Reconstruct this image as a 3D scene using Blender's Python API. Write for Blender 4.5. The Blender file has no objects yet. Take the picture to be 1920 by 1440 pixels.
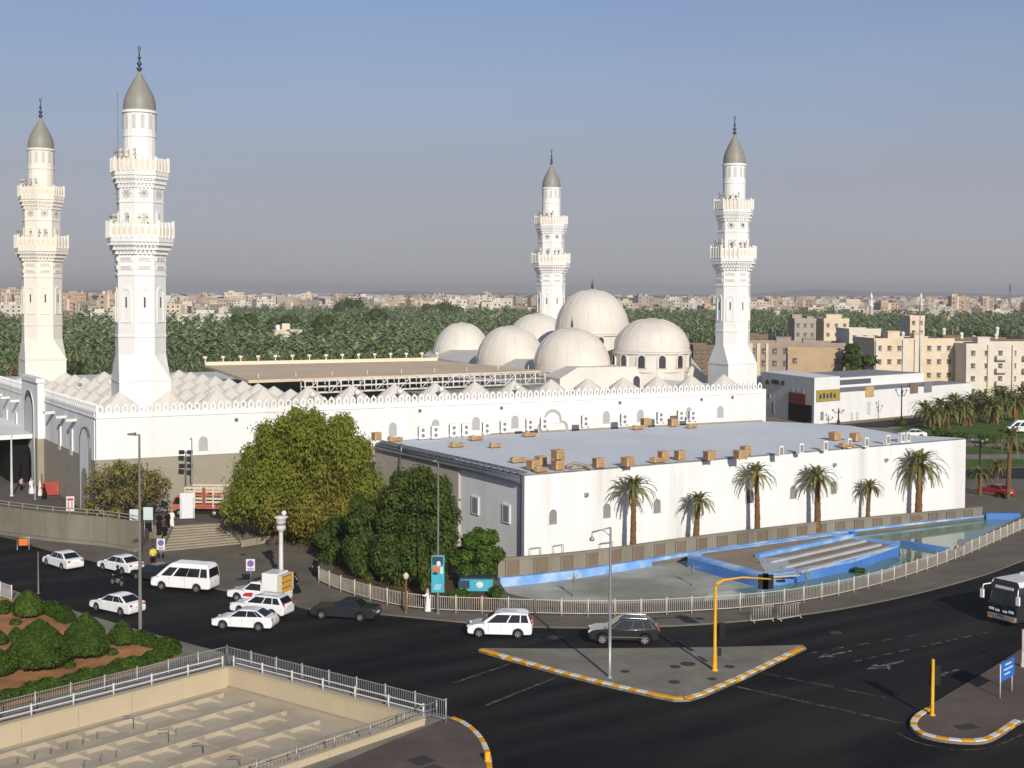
import bpy, math, random
import numpy as np
from mathutils import Vector, Matrix, geometry
R = math.radians
scene = bpy.context.scene
COL = scene.collection
rng = random.Random(7)

# ------------------------------------------------------------------ camera
FPX, HCAM = 2400.0, 24.0
PITCH, ROLL, PPY = R(1.8), R(0.25), 623.0
_F = Vector((0, math.cos(PITCH), -math.sin(PITCH)))
_U0 = Vector((0, math.sin(PITCH), math.cos(PITCH)))
_R0 = Vector((1, 0, 0))
_R = _R0*math.cos(ROLL) + _U0*math.sin(ROLL)
_U = _U0*math.cos(ROLL) - _R0*math.sin(ROLL)
CAM = Vector((0, 0, HCAM))
cd = bpy.data.cameras.new('camera')
cam = bpy.data.objects.new('camera', cd); COL.objects.link(cam)
cd.sensor_fit = 'HORIZONTAL'; cd.sensor_width = 36; cd.lens = 36*FPX/1920
cd.shift_y = -(720-PPY)/1920
cd.clip_start = 0.5; cd.clip_end = 30000
cam.matrix_world = Matrix(((_R.x, _U.x, -_F.x, 0), (_R.y, _U.y, -_F.y, 0), (_R.z, _U.z, -_F.z, HCAM), (0, 0, 0, 1)))
scene.camera = cam

def ray(x, y): return _F + _R*((x-960)/FPX) - _U*((y-PPY)/FPX)
def P(x, y, z=0.0):
    "the place at height z that the photograph shows at (x, y)"
    d = ray(x, y); return CAM + d*((z-HCAM)/d.z)
def PD(x, y, D):
    d = ray(x, y); return CAM + d*(D/d.y)
def PXZ(p):
    d = Vector(p)-CAM; q = d.dot(_F)
    return (960+FPX*d.dot(_R)/q, PPY-FPX*d.dot(_U)/q)
def onplane(x, y, p0, n):
    d = ray(x, y); return CAM + d*((p0-CAM).dot(n)/d.dot(n))
def ppm(D): return FPX/D

# ------------------------------------------------------------------ mesh builder
class MB:
    def __init__(s): s.v = []; s.f = []; s.m = []; s.s = []
    def add(s, verts, faces, mi=0, smooth=False):
        b = len(s.v); s.v += [tuple(p) for p in verts]
        for f in faces: s.f.append(tuple(i+b for i in f)); s.m.append(mi); s.s.append(smooth)
        return s
    def hexa(s, p, mi=0):
        return s.add(p, [(0,3,2,1), (4,5,6,7), (0,1,5,4), (1,2,6,5), (2,3,7,6), (3,0,4,7)], mi)
    def box(s, c, d, rz=0.0, mi=0):
        ca, sa = math.cos(rz), math.sin(rz); x, y, z = d[0]/2, d[1]/2, d[2]/2; p = []
        for zz in (-z, z):
            for a, b in ((-x, -y), (x, -y), (x, y), (-x, y)):
                p.append((c[0]+a*ca-b*sa, c[1]+a*sa+b*ca, c[2]+zz))
        return s.hexa(p, mi)
    def beam(s, a, b, w, h, mi=0):
        "box from a to b, w wide, h high, standing on the line"
        a, b = Vector(a), Vector(b); d = (b-a); d.z = 0; d.normalize(); n = Vector((-d.y, d.x, 0))*(w/2); up = Vector((0, 0, h))
        return s.hexa([a-n, b-n, b+n, a+n, a-n+up, b-n+up, b+n+up, a+n+up], mi)
    def prism(s, poly, z0, z1, mi=0, mt=None, smooth=False):
        n = len(poly); A = sum(poly[i][0]*poly[(i+1) % n][1]-poly[(i+1) % n][0]*poly[i][1] for i in range(n))
        if A < 0: poly = poly[::-1]
        f0 = z0 if callable(z0) else (lambda q: z0); f1 = z1 if callable(z1) else (lambda q: z1)
        v = [(q[0], q[1], f0(q)) for q in poly]+[(q[0], q[1], f1(q)) for q in poly]
        s.add(v, [(i, (i+1) % n, n+(i+1) % n, n+i) for i in range(n)], mi, smooth)
        s.add(v[n:], [tuple(range(n))], mi if mt is None else mt)
        s.add(v[:n], [tuple(range(n))[::-1]], mi)
        return s
    def lathe(s, prof, seg=16, c=(0, 0, 0), mi=0, smooth=True, rot=0.0, sx=1, sy=1):
        v = []; f = []
        for r, z in prof:
            for k in range(seg):
                a = rot+2*math.pi*k/seg; v.append((c[0]+r*sx*math.cos(a), c[1]+r*sy*math.sin(a), c[2]+z))
        for i in range(len(prof)-1):
            for k in range(seg):
                k2 = (k+1) % seg; f.append((i*seg+k, i*seg+k2, (i+1)*seg+k2, (i+1)*seg+k))
        s.add(v, f, mi, smooth)
        n = len(prof)
        if prof[0][0] > 1e-4: s.add(v[:seg], [tuple(range(seg))[::-1]], mi)
        if prof[-1][0] > 1e-4: s.add(v[(n-1)*seg:], [tuple(range(seg))], mi)
        return s
    def tube(s, pts, r, seg=8, mi=0, smooth=True):
        pts = [Vector(p) for p in pts]; n = len(pts)
        rr = r if isinstance(r, (list, tuple)) else [r]*n
        v = []; f = []
        for i, p in enumerate(pts):
            t = (pts[min(i+1, n-1)]-pts[max(i-1, 0)]).normalized()
            a = Vector((0, 0, 1)) if abs(t.z) < .9 else Vector((1, 0, 0))
            x = t.cross(a).normalized(); y = x.cross(t)
            for k in range(seg):
                q = 2*math.pi*k/seg; v.append(p+x*(rr[i]*math.cos(q))+y*(rr[i]*math.sin(q)))
        for i in range(n-1):
            for k in range(seg):
                k2 = (k+1) % seg; f.append((i*seg+k, (i+1)*seg+k, (i+1)*seg+k2, i*seg+k2))
        f2 = [tuple(range(seg)), tuple((n-1)*seg+k for k in range(seg))[::-1]]
        b = len(s.v); s.add(v, f, mi, smooth); s.add([], [], mi)
        for q in f2: s.f.append(tuple(i+b for i in q)); s.m.append(mi); s.s.append(False)
        return s
    def ball(s, c, r, seg=12, rings=8, mi=0, sz=1.0, sx=1, sy=1):
        prof = [(max(r*math.sin(math.pi*i/rings), 0.0), -r*sz*math.cos(math.pi*i/rings)) for i in range(rings+1)]
        return s.lathe(prof, seg, c, mi, True, 0, sx, sy)
    def quad(s, a, b, c, d, mi=0): return s.add([a, b, c, d], [(0, 1, 2, 3)], mi)
    def build(s, name, mats, parent=None, sharp=None):
        me = bpy.data.meshes.new(name); me.from_pydata(s.v, [], s.f)
        if not isinstance(mats, (list, tuple)): mats = [mats]
        for m in mats: me.materials.append(m)
        me.polygons.foreach_set('material_index', s.m); me.polygons.foreach_set('use_smooth', s.s)
        if sharp is not None: me.set_sharp_from_angle(angle=R(sharp))
        me.update()
        return link(name, me, parent)
def link(name, me, parent=None):
    o = bpy.data.objects.new(name, me); COL.objects.link(o)
    if parent is not None: o.parent = parent
    return o
def np_mesh(name, V, Fc, mats, parent=None, mi=None, smooth=False):
    "V (n,3), Fc (m,k) arrays -> one mesh"
    me = bpy.data.meshes.new(name); n, (m, k) = len(V), Fc.shape
    me.vertices.add(n); me.vertices.foreach_set('co', np.asarray(V, np.float32).ravel())
    me.loops.add(m*k); me.loops.foreach_set('vertex_index', Fc.astype(np.int32).ravel())
    me.polygons.add(m); me.polygons.foreach_set('loop_start', np.arange(0, m*k, k, dtype=np.int32))
    for q in (mats if isinstance(mats, (list, tuple)) else [mats]): me.materials.append(q)
    if mi is not None: me.polygons.foreach_set('material_index', np.asarray(mi, np.int32))
    me.polygons.foreach_set('use_smooth', np.full(m, smooth))
    me.update(calc_edges=True); me.validate()
    return link(name, me, parent)
def tag(o, label=None, cat=None, group=None, kind=None):
    if label: o['label'] = label
    if cat: o['category'] = cat
    if group: o['group'] = group
    if kind: o['kind'] = kind
    return o
def thing(name, label, cat, loc=(0, 0, 0), rz=0.0, group=None):
    o = bpy.data.objects.new(name, None); COL.objects.link(o); o.empty_display_size = .3
    o.location = loc; o.rotation_euler = (0, 0, rz)
    return tag(o, label, cat, group)
def at_world(o, root):
    "a part built in world coordinates under a root that is only moved"
    o.location = (-root.location[0], -root.location[1], -root.location[2]); return o
def copy_tree(o, parent=None):
    c = o.copy(); COL.objects.link(c); c.parent = parent
    for ch in list(o.children): copy_tree(ch, c)
    return c
def bevel(o, w=.05, seg=2, ang=40):
    m = o.modifiers.new('bevel', 'BEVEL'); m.width = w; m.segments = seg; m.limit_method = 'ANGLE'; m.angle_limit = R(ang); return o
def sheet(name, polys, z, m, kind='structure', holes=()):
    "flat sheet from ground outlines (lists of (x, y)); holes go with the first outline"
    b = MB()
    for i, poly in enumerate(polys):
        loops = [[Vector((p[0], p[1], 0)) for p in poly]]
        if i == 0: loops += [[Vector((p[0], p[1], 0)) for p in h] for h in holes]
        flat = [p for l in loops for p in l]
        tris = geometry.tessellate_polygon(loops)
        fs = []
        for t in tris:
            a, c, d = (flat[k] for k in t)
            fs.append(t if (c-a).cross(d-a).z > 0 else t[::-1])
        b.add([(p.x, p.y, z) for p in flat], fs)
    o = b.build(name, m)
    if kind: o['kind'] = kind
    return o
def smooth_line(pts, n=6, closed=False):
    "Catmull-Rom through ground points"
    pts = [Vector(p) for p in pts]; out = []; N = len(pts)
    for i in range(N if closed else N-1):
        p0 = pts[(i-1) % N] if closed or i else pts[0]; p1 = pts[i]; p2 = pts[(i+1) % N]; p3 = pts[(i+2) % N] if closed or i < N-2 else pts[-1]
        for k in range(n):
            t = k/n; out.append(.5*((2*p1)+(p2-p0)*t+(2*p0-5*p1+4*p2-p3)*t*t+(3*p1-p0-3*p2+p3)*t**3))
    if not closed: out.append(pts[-1])
    return out
def resample(pts, step):
    out = [pts[0].copy()]; need = step
    for a, b in zip(pts, pts[1:]):
        L = (b-a).length; s0 = 0.0
        while L-s0 >= need: s0 += need; out.append(a.lerp(b, s0/L)); need = step
        need -= L-s0
    return out
def offset_line(pts, d):
    out = []
    for i, p in enumerate(pts):
        t = pts[min(i+1, len(pts)-1)]-pts[max(i-1, 0)]; t.z = 0; t.normalize(); out.append(p+Vector((-t.y, t.x, 0))*d)
    return out

# ------------------------------------------------------------------ materials
def mat(name, col, rough=.8, var=.12, scale=1.5, spec=.3, metal=0.0, bump=0.0, bscale=None, stretch=None, col2=None, c2at=(.5, .75), coat=0.0, island=0.0, transl=0.0):
    m = bpy.data.materials.new(name); m.use_nodes = True; nt = m.node_tree; N = nt.nodes; L = nt.links
    b = N['Principled BSDF']; b.inputs['Roughness'].default_value = rough; b.inputs['Specular IOR Level'].default_value = spec
    b.inputs['Metallic'].default_value = metal; b.inputs['Coat Weight'].default_value = coat
    tc = N.new('ShaderNodeTexCoord'); mp = N.new('ShaderNodeMapping'); L.new(tc.outputs['Object'], mp.inputs[0])
    if stretch: mp.inputs['Scale'].default_value = stretch
    nz = N.new('ShaderNodeTexNoise'); nz.inputs['Scale'].default_value = scale; nz.inputs['Detail'].default_value = 7; nz.inputs['Roughness'].default_value = .62
    L.new(mp.outputs[0], nz.inputs['Vector'])
    mr = N.new('ShaderNodeMapRange'); mr.inputs[1].default_value = .3; mr.inputs[2].default_value = .7; mr.inputs[3].default_value = 1-var; mr.inputs[4].default_value = 1+var
    L.new(nz.outputs[0], mr.inputs[0])
    hs = N.new('ShaderNodeVectorMath'); hs.operation = 'SCALE'; L.new(mr.outputs[0], hs.inputs['Scale'])
    src = None
    if col2 is not None:
        n2 = N.new('ShaderNodeTexNoise'); n2.inputs['Scale'].default_value = scale*.37; n2.inputs['Detail'].default_value = 5; L.new(mp.outputs[0], n2.inputs['Vector'])
        r2 = N.new('ShaderNodeMapRange'); r2.inputs[1].default_value = c2at[0]; r2.inputs[2].default_value = c2at[1]; L.new(n2.outputs[0], r2.inputs[0])
        mx = N.new('ShaderNodeMix'); mx.data_type = 'RGBA'; mx.inputs[6].default_value = (*col, 1); mx.inputs[7].default_value = (*col2, 1); L.new(r2.outputs[0], mx.inputs[0]); src = mx.outputs[2]
    if island:
        g = N.new('ShaderNodeNewGeometry'); r3 = N.new('ShaderNodeMapRange'); r3.inputs[3].default_value = 1-island; r3.inputs[4].default_value = 1+island
        L.new(g.outputs['Random Per Island'], r3.inputs[0])
        s2 = N.new('ShaderNodeVectorMath'); s2.operation = 'SCALE'; L.new(r3.outputs[0], s2.inputs['Scale'])
        if src is not None: L.new(src, s2.inputs[0])
        else: s2.inputs[0].default_value = col
        src = s2.outputs[0]
    if src is not None: L.new(src, hs.inputs[0])
    else: hs.inputs[0].default_value = col
    L.new(hs.outputs[0], b.inputs['Base Color'])
    if bump:
        nb = N.new('ShaderNodeTexNoise'); nb.inputs['Scale'].default_value = bscale or scale*8; nb.inputs['Detail'].default_value = 4; L.new(mp.outputs[0], nb.inputs['Vector'])
        bp = N.new('ShaderNodeBump'); bp.inputs['Strength'].default_value = bump; bp.inputs['Distance'].default_value = .05; L.new(nb.outputs[0], bp.inputs['Height']); L.new(bp.outputs[0], b.inputs['Normal'])
    if transl:
        tr = N.new('ShaderNodeBsdfTranslucent'); ms = N.new('ShaderNodeMixShader'); ms.inputs[0].default_value = transl
        L.new(hs.outputs[0], tr.inputs[0]); L.new(b.outputs[0], ms.inputs[1]); L.new(tr.outputs[0], ms.inputs[2]); L.new(ms.outputs[0], N['Material Output'].inputs[0])
    return m
M = {}
def mm(k, *a, **kw): M[k] = mat(k, *a, **kw); return M[k]
mm('white_wall', (.735, .735, .725), .75, .05, .8, .2, stretch=(1, 1, .12), col2=(.60, .58, .53), c2at=(.55, .82))
mm('shaft_white', (.74, .735, .71), .7, .05, .7, .2, stretch=(1, 1, .13), col2=(.62, .595, .54), c2at=(.52, .8))
mm('shaft_sunlit', (.73, .69, .605), .7, .05, .6, .2, stretch=(1, 1, .2), col2=(.72, .66, .54), c2at=(.5, .8))  # white shaft with the warm sunlight put into its colour, left minaret only
mm('rail_tan', (.70, .60, .46), .75, .08, 1.5, .2)
mm('dome_cream', (.64, .60, .535), .6, .06, .5, .3, col2=(.57, .52, .45), c2at=(.5, .8))
mm('small_dome', (.66, .62, .55), .65, .08, .7, .3, col2=(.50, .46, .40), c2at=(.5, .8))
mm('cap_grey', (.24, .23, .20), .5, .10, .6, .4, stretch=(1, 1, .3))
mm('finial_dark', (.05, .05, .06), .4, .1, 2, .5, .6)
mm('stone_band', (.30, .27, .21), .85, .08, .9, .2, bump=.2)
mm('roof_white', (.60, .60, .58), .8, .1, .4, .2)
mm('recess_grey', (.40, .40, .39), .8, .06, 2, .2)
mm('carved_grey', (.52, .52, .48), .8, .1, 3, .2)
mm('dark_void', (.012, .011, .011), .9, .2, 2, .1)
mm('window_dark', (.05, .05, .055), .25, .2, 2, .5)
mm('window_grey', (.23, .23, .23), .5, .12, 4, .4)
mm('canopy_tan', (.64, .50, .345), .85, .08, .25, .2, col2=(.57, .44, .30))
mm('truss_white', (.62, .60, .55), .5, .1, 1, .4)
mm('annex_wall', (.735, .735, .73), .75, .05, .9, .2, stretch=(1, 1, .09), col2=(.54, .53, .49), c2at=(.54, .78))
mm('annex_roof', (.66, .685, .70), .65, .05, .12, .3, col2=(.60, .625, .645), c2at=(.45, .75))
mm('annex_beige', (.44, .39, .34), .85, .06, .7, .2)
mm('pipe_grey', (.17, .18, .20), .4, .15, 2, .4, .5)
mm('ac_white', (.72, .71, .69), .5, .06, 3, .4)
mm('ac_dark', (.20, .20, .21), .6, .2, 8, .3)
mm('cooler_tan', (.52, .34, .17), .75, .2, 3, .3, col2=(.40, .24, .12))
mm('cooler_brown', (.26, .15, .08), .75, .2, 5, .3)
mm('asphalt', (.0085, .0085, .0095), .88, .22, .25, .12, bump=.25, bscale=12, col2=(.0125, .012, .012), c2at=(.42, .68))
mm('asphalt_old', (.034, .032, .030), .9, .22, .3, .12, bump=.25, bscale=12, col2=(.045, .041, .037), c2at=(.42, .68))
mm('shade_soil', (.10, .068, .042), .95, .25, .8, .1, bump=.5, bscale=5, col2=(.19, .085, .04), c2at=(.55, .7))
mm('paving', (.155, .137, .108), .9, .15, .5, .15, bump=.15, bscale=9, col2=(.118, .103, .082), c2at=(.42, .7))
mm('paving_light', (.225, .208, .168), .9, .15, .6, .15, bump=.15, bscale=9, col2=(.168, .152, .122), c2at=(.42, .7))
mm('paving_brown', (.125, .100, .084), .9, .14, .5, .15, bump=.15, bscale=9, col2=(.098, .077, .063), c2at=(.42, .7))
mm('plaza', (.125, .112, .098), .9, .15, .3, .15, col2=(.10, .09, .08), c2at=(.42, .7))
mm('ground', (.24, .19, .135), .95, .2, .02, .1, col2=(.17, .15, .10), c2at=(.4, .7))
mm('concrete', (.225, .205, .160), .88, .14, .5, .2, bump=.15, stretch=(1, 1, .3), col2=(.150, .135, .105), c2at=(.45, .75))
mm('concrete_tan', (.48, .40, .275), .88, .06, .5, .2, bump=.1, col2=(.44, .365, .245), c2at=(.4, .85))
mm('rib_stone', (.40, .345, .255), .88, .08, .6, .2, bump=.1, col2=(.36, .30, .215))
mm('deck_stone', (.47, .40, .295), .88, .10, .6, .2, bump=.1, col2=(.40, .34, .25), c2at=(.45, .75))
mm('steps_stone', (.29, .245, .185), .9, .12, .8, .2)
mm('yellow_paint', (.72, .35, .012), .6, .12, 2.5, .3, col2=(.58, .29, .02), c2at=(.55, .8))
mm('white_paint', (.66, .64, .58), .7, .10, 3, .3, col2=(.42, .39, .34), c2at=(.55, .8))
mm('faded_line', (.10, .085, .05), .9, .35, 1.2, .1)
mm('faded_white', (.14, .14, .135), .9, .4, 1.5, .1)
mm('fence_cream', (.50, .46, .39), .6, .10, 2, .3)
mm('rail_white', (.56, .55, .54), .5, .10, 2, .4)
mm('mesh_grey', (.36, .36, .37), .5, .12, 2, .4, .3)
mm('pool_blue', (.15, .32, .66), .6, .14, 1.2, .3, col2=(.38, .53, .72), c2at=(.45, .66))
mm('pool_deep_blue', (.06, .17, .48), .6, .10, .6, .3, col2=(.12, .27, .60), c2at=(.48, .7))
mm('pool_floor', (.40, .40, .36), .75, .2, .3, .3, col2=(.22, .225, .18), c2at=(.42, .6))
mm('fountain_top', (.25, .20, .14), .85, .14, .6, .2, col2=(.30, .25, .19))
mm('fountain_pale', (.38, .40, .42), .75, .1, .7, .3)
mm('soil_red', (.42, .205, .09), .95, .25, .8, .1, bump=.6, bscale=5, col2=(.30, .14, .065), c2at=(.4, .7))
mm('lawn', (.068, .125, .02), .95, .3, .3, .1, bump=.5, bscale=14, col2=(.085, .12, .03), c2at=(.4, .7))
mm('leaf_olive', (.245, .275, .042), .75, .14, .35, .12, island=.28, transl=.5, col2=(.29, .245, .05), c2at=(.45, .65))
mm('leaf_brownish', (.20, .185, .055), .75, .16, .6, .2, island=.4, transl=.35, col2=(.21, .155, .06), c2at=(.45, .65))
mm('leaf_deep', (.066, .105, .018), .65, .2, .7, .2, island=.4, transl=.35, col2=(.095, .12, .02), c2at=(.45, .65))
mm('leaf_bright', (.075, .135, .016), .65, .18, .8, .2, island=.4, transl=.35, col2=(.10, .14, .02))
mm('leaf_hedge', (.046, .085, .009), .7, .22, .9, .2, island=.5, transl=.2)
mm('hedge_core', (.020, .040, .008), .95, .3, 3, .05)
mm('frond', (.17, .175, .05), .6, .2, .6, .3, island=.35, transl=.2)
mm('frond_yellow', (.25, .21, .06), .6, .2, .6, .3, island=.35, transl=.2)
mm('frond_dry', (.24, .13, .05), .8, .2, 1, .1, island=.35)
mm('frond_grove', (.19, .245, .105), .65, .25, .1, .25, island=.5, transl=.2)
mm('palm_trunk', (.155, .085, .04), .95, .25, 4, .1, bump=.8, bscale=10)
mm('bark', (.085, .06, .042), .95, .25, 3, .1, bump=.6)
mm('galvanised', (.32, .33, .34), .45, .1, 2, .4, .5)
mm('post_olive', (.16, .155, .135), .6, .1, 2, .3)
mm('black_plastic', (.012, .012, .013), .5, .2, 4, .3)
mm('sign_white', (.62, .62, .64), .5, .05, 3, .3)
mm('sign_blue', (.02, .16, .55), .45, .06, 3, .4)
mm('sign_navy', (.06, .07, .33), .5, .06, 3, .4)
mm('sign_red', (.50, .03, .03), .5, .06, 3, .4)
mm('sign_orange', (.62, .17, .03), .6, .1, 3, .3)
mm('board_pale', (.50, .58, .60), .5, .08, 1, .3)
mm('turquoise', (.05, .36, .46), .6, .12, 2, .3)
mm('banner_dark', (.03, .05, .08), .6, .2, 5, .3)
mm('banner_orange', (.55, .16, .04), .6, .2, 5, .3)
mm('car_white', (.80, .80, .80), .28, .03, 1, .5, coat=.6)
mm('car_black', (.010, .011, .013), .22, .1, 1, .5, coat=.8)
mm('car_charcoal', (.022, .024, .028), .3, .1, 1, .5, coat=.7)
mm('car_red', (.50, .015, .02), .3, .05, 1, .5, coat=.6)
mm('car_glass', (.012, .014, .017), .08, .1, 1, .6)
mm('tyre', (.018, .018, .018), .85, .15, 5, .2)
mm('rim', (.42, .42, .43), .35, .08, 5, .5, .7)
mm('trim_black', (.015, .015, .016), .55, .15, 4, .3)
mm('lamp_clear', (.62, .64, .66), .15, .05, 5, .6)
mm('lamp_red', (.45, .02, .02), .25, .1, 5, .5)
mm('lamp_amber', (.62, .22, .02), .25, .1, 5, .5)
mm('plate', (.65, .65, .62), .5, .1, 8, .3)
mm('chrome', (.6, .6, .62), .2, .05, 3, .5, .9)
mm('skin', (.32, .19, .125), .6, .1, 8, .3)
mm('cloth_black', (.010, .010, .011), .9, .2, 4, .1)
mm('cloth_white', (.70, .69, .67), .85, .06, 5, .15)
mm('pole_pale', (.50, .42, .39), .6, .1, 3, .2)
mm('cloth_pink', (.52, .33, .35), .85, .15, 9, .15)
mm('cloth_red', (.42, .06, .04), .85, .12, 4, .15)
mm('cloth_green', (.03, .12, .06), .85, .12, 4, .15)
mm('cloth_yellow', (.62, .50, .06), .8, .1, 5, .2)
mm('board_red', (.34, .055, .035), .7, .15, 2, .2)
mm('truck_red', (.40, .125, .07), .6, .15, 3, .3)
mm('truck_cream', (.56, .50, .38), .6, .12, 3, .3)
mm('house_cream', (.64, .54, .40), .9, .08, .4, .15, col2=(.58, .47, .33))
mm('house_tan', (.46, .33, .21), .9, .08, .4, .15, col2=(.40, .28, .18))
mm('house_pink', (.50, .38, .30), .9, .08, .4, .15)
mm('house_white', (.62, .57, .48), .9, .08, .4, .15)
mm('house_grey', (.36, .32, .27), .9, .08, .4, .15)
mm('house_brown', (.19, .135, .095), .9, .12, .5, .15)
mm('apt_window', (.10, .095, .09), .35, .3, 2, .4)
mm('house_dust', (.33, .27, .215), .9, .10, .4, .15)
mm('shop_white', (.70, .70, .69), .8, .06, .4, .2)
mm('shop_roof', (.27, .27, .28), .8, .1, .3, .2)
mm('sign_ochre', (.33, .26, .06), .6, .25, 2.5, .3)
mm('sign_maroon', (.20, .045, .02), .6, .3, 2, .3)
mm('tank_white', (.66, .65, .62), .5, .06, 2, .3)
mm('hill', (.20, .17, .16), .95, .1, .003, .05)
mm('manhole', (.05, .042, .037), .8, .25, 6, .3)
# a worn-paint effect: markings broken up where tyres have rubbed them off
def worn(name, col, base, lo=.42, hi=.62, scale=2.2):
    m = mat(name, col, .9, .2, 1.5, .1); nt = m.node_tree; N = nt.nodes; L = nt.links
    b = N['Principled BSDF']; old = b.inputs['Base Color'].links[0].from_socket
    tc = N.new('ShaderNodeTexCoord'); nz = N.new('ShaderNodeTexNoise'); nz.inputs['Scale'].default_value = scale; nz.inputs['Detail'].default_value = 8; nz.inputs['Roughness'].default_value = .7
    L.new(tc.outputs['Object'], nz.inputs['Vector'])
    mr = N.new('ShaderNodeMapRange'); mr.inputs[1].default_value = lo; mr.inputs[2].default_value = hi; L.new(nz.outputs[0], mr.inputs[0])
    mx = N.new('ShaderNodeMix'); mx.data_type = 'RGBA'; mx.inputs[6].default_value = (*base, 1); L.new(mr.outputs[0], mx.inputs[0]); L.new(old, mx.inputs[7]); L.new(mx.outputs[2], b.inputs['Base Color'])
    M[name] = m; return m
worn('line_yellow', (.17, .135, .075), (.018, .018, .018))
worn('line_white', (.25, .24, .225), (.018, .018, .018))
# asphalt: wheel-polished bands running with the traffic, oil and dust
def asphalt():
    m = M['asphalt']; nt = m.node_tree; N = nt.nodes; L = nt.links; b = N['Principled BSDF']; old = b.inputs['Base Color'].links[0].from_socket
    tc = N.new('ShaderNodeTexCoord'); m0 = N.new('ShaderNodeMapping'); m0.inputs['Rotation'].default_value = (0, 0, math.radians(-34)); L.new(tc.outputs['Object'], m0.inputs[0]); mp = N.new('ShaderNodeMapping'); mp.inputs['Scale'].default_value = (.045, .30, 1); L.new(m0.outputs[0], mp.inputs[0])
    nz = N.new('ShaderNodeTexNoise'); nz.inputs['Scale'].default_value = 1; nz.inputs['Detail'].default_value = 5; L.new(mp.outputs[0], nz.inputs['Vector'])
    mr = N.new('ShaderNodeMapRange'); mr.inputs[1].default_value = .42; mr.inputs[2].default_value = .66; mr.inputs[4].default_value = .85; L.new(nz.outputs[0], mr.inputs[0])
    mx = N.new('ShaderNodeMix'); mx.data_type = 'RGBA'; mx.inputs[7].default_value = (.030, .028, .0255, 1); L.new(mr.outputs[0], mx.inputs[0]); L.new(old, mx.inputs[6])
    sp = N.new('ShaderNodeTexNoise'); sp.inputs['Scale'].default_value = .55; sp.inputs['Detail'].default_value = 9; sp.inputs['Roughness'].default_value = .75; L.new(tc.outputs['Object'], sp.inputs['Vector'])
    m2 = N.new('ShaderNodeMapRange'); m2.inputs[1].default_value = .62; m2.inputs[2].default_value = .72; m2.inputs[4].default_value = .55; L.new(sp.outputs[0], m2.inputs[0])
    mx2 = N.new('ShaderNodeMix'); mx2.data_type = 'RGBA'; mx2.inputs[7].default_value = (.005, .005, .006, 1); L.new(m2.outputs[0], mx2.inputs[0]); L.new(mx.outputs[2], mx2.inputs[6]); L.new(mx2.outputs[2], b.inputs['Base Color'])
asphalt()
# water: a real glossy surface over a shallow green floor
wm = bpy.data.materials.new('water'); wm.use_nodes = True
_b = wm.node_tree.nodes['Principled BSDF']; _b.inputs['Base Color'].default_value = (.13, .21, .15, 1); _b.inputs['Roughness'].default_value = .06; _b.inputs['IOR'].default_value = 1.33; _b.inputs['Specular IOR Level'].default_value = .5
_n = wm.node_tree.nodes.new('ShaderNodeTexNoise'); _n.inputs['Scale'].default_value = 1.6; _n.inputs['Detail'].default_value = 3
_c = wm.node_tree.nodes.new('ShaderNodeTexCoord'); wm.node_tree.links.new(_c.outputs['Object'], _n.inputs['Vector'])
_p = wm.node_tree.nodes.new('ShaderNodeBump'); _p.inputs['Strength'].default_value = .05; wm.node_tree.links.new(_n.outputs[0], _p.inputs['Height']); wm.node_tree.links.new(_p.outputs[0], _b.inputs['Normal'])
M['water'] = wm

# ------------------------------------------------------------------ daylight
SUN_AZ, SUN_EL = R(16), R(24)          # azimuth to the right of straight behind the camera
w = bpy.data.worlds.new('World'); scene.world = w; w.use_nodes = True
nt = w.node_tree; N = nt.nodes; L = nt.links; bg = N['Background']
sky = N.new('ShaderNodeTexSky'); sky.sky_type = 'NISHITA'; sky.sun_disc = False
sky.sun_elevation = SUN_EL
sdir = Vector((math.sin(SUN_AZ)*math.cos(SUN_EL), -math.cos(SUN_AZ)*math.cos(SUN_EL), math.sin(SUN_EL)))
sky.sun_rotation = math.atan2(sdir.x, sdir.y)
sky.altitude = 600; sky.air_density = 1.0; sky.dust_density = 1.2; sky.ozone_density = 2.2
# dusty air low over the horizon: the sky itself turns grey-mauve near the ground
tc = N.new('ShaderNodeTexCoord'); sx = N.new('ShaderNodeSeparateXYZ'); L.new(tc.outputs['Generated'], sx.inputs[0])
rp = N.new('ShaderNodeValToRGB'); L.new(sx.outputs['Z'], rp.inputs[0])
e = rp.color_ramp; e.elements[0].position = 0.0; e.elements[0].color = (.92, .92, .92, 1); e.elements[1].position = .29; e.elements[1].color = (0, 0, 0, 1)
q = e.elements.new(.09); q.color = (.86, .86, .86, 1); q = e.elements.new(.17); q.color = (.47, .47, .47, 1)
mx = N.new('ShaderNodeMix'); mx.data_type = 'RGBA'; L.new(rp.outputs[0], mx.inputs[0]); tn = N.new('ShaderNodeVectorMath'); tn.operation = 'MULTIPLY'; tn.inputs[1].default_value = (.74, .765, .86); L.new(sky.outputs[0], tn.inputs[0]); L.new(tn.outputs[0], mx.inputs[6]); cr = N.new('ShaderNodeValToRGB'); L.new(sx.outputs['Z'], cr.inputs[0]); ce = cr.color_ramp; ce.elements[0].color = (.89, .885, .94, 1); ce.elements[1].position = .13; ce.elements[1].color = (.775, .80, .97, 1); cs = N.new('ShaderNodeVectorMath'); cs.operation = 'SCALE'; cs.inputs['Scale'].default_value = 4.0; L.new(cr.outputs[0], cs.inputs[0]); L.new(cs.outputs[0], mx.inputs[7])
nzs = N.new('ShaderNodeTexNoise'); nzs.inputs['Scale'].default_value = 2.2; nzs.inputs['Detail'].default_value = 4; mps = N.new('ShaderNodeMapping'); mps.inputs['Scale'].default_value = (1, 1, 5); L.new(tc.outputs['Generated'], mps.inputs[0]); L.new(mps.outputs[0], nzs.inputs['Vector'])
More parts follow.
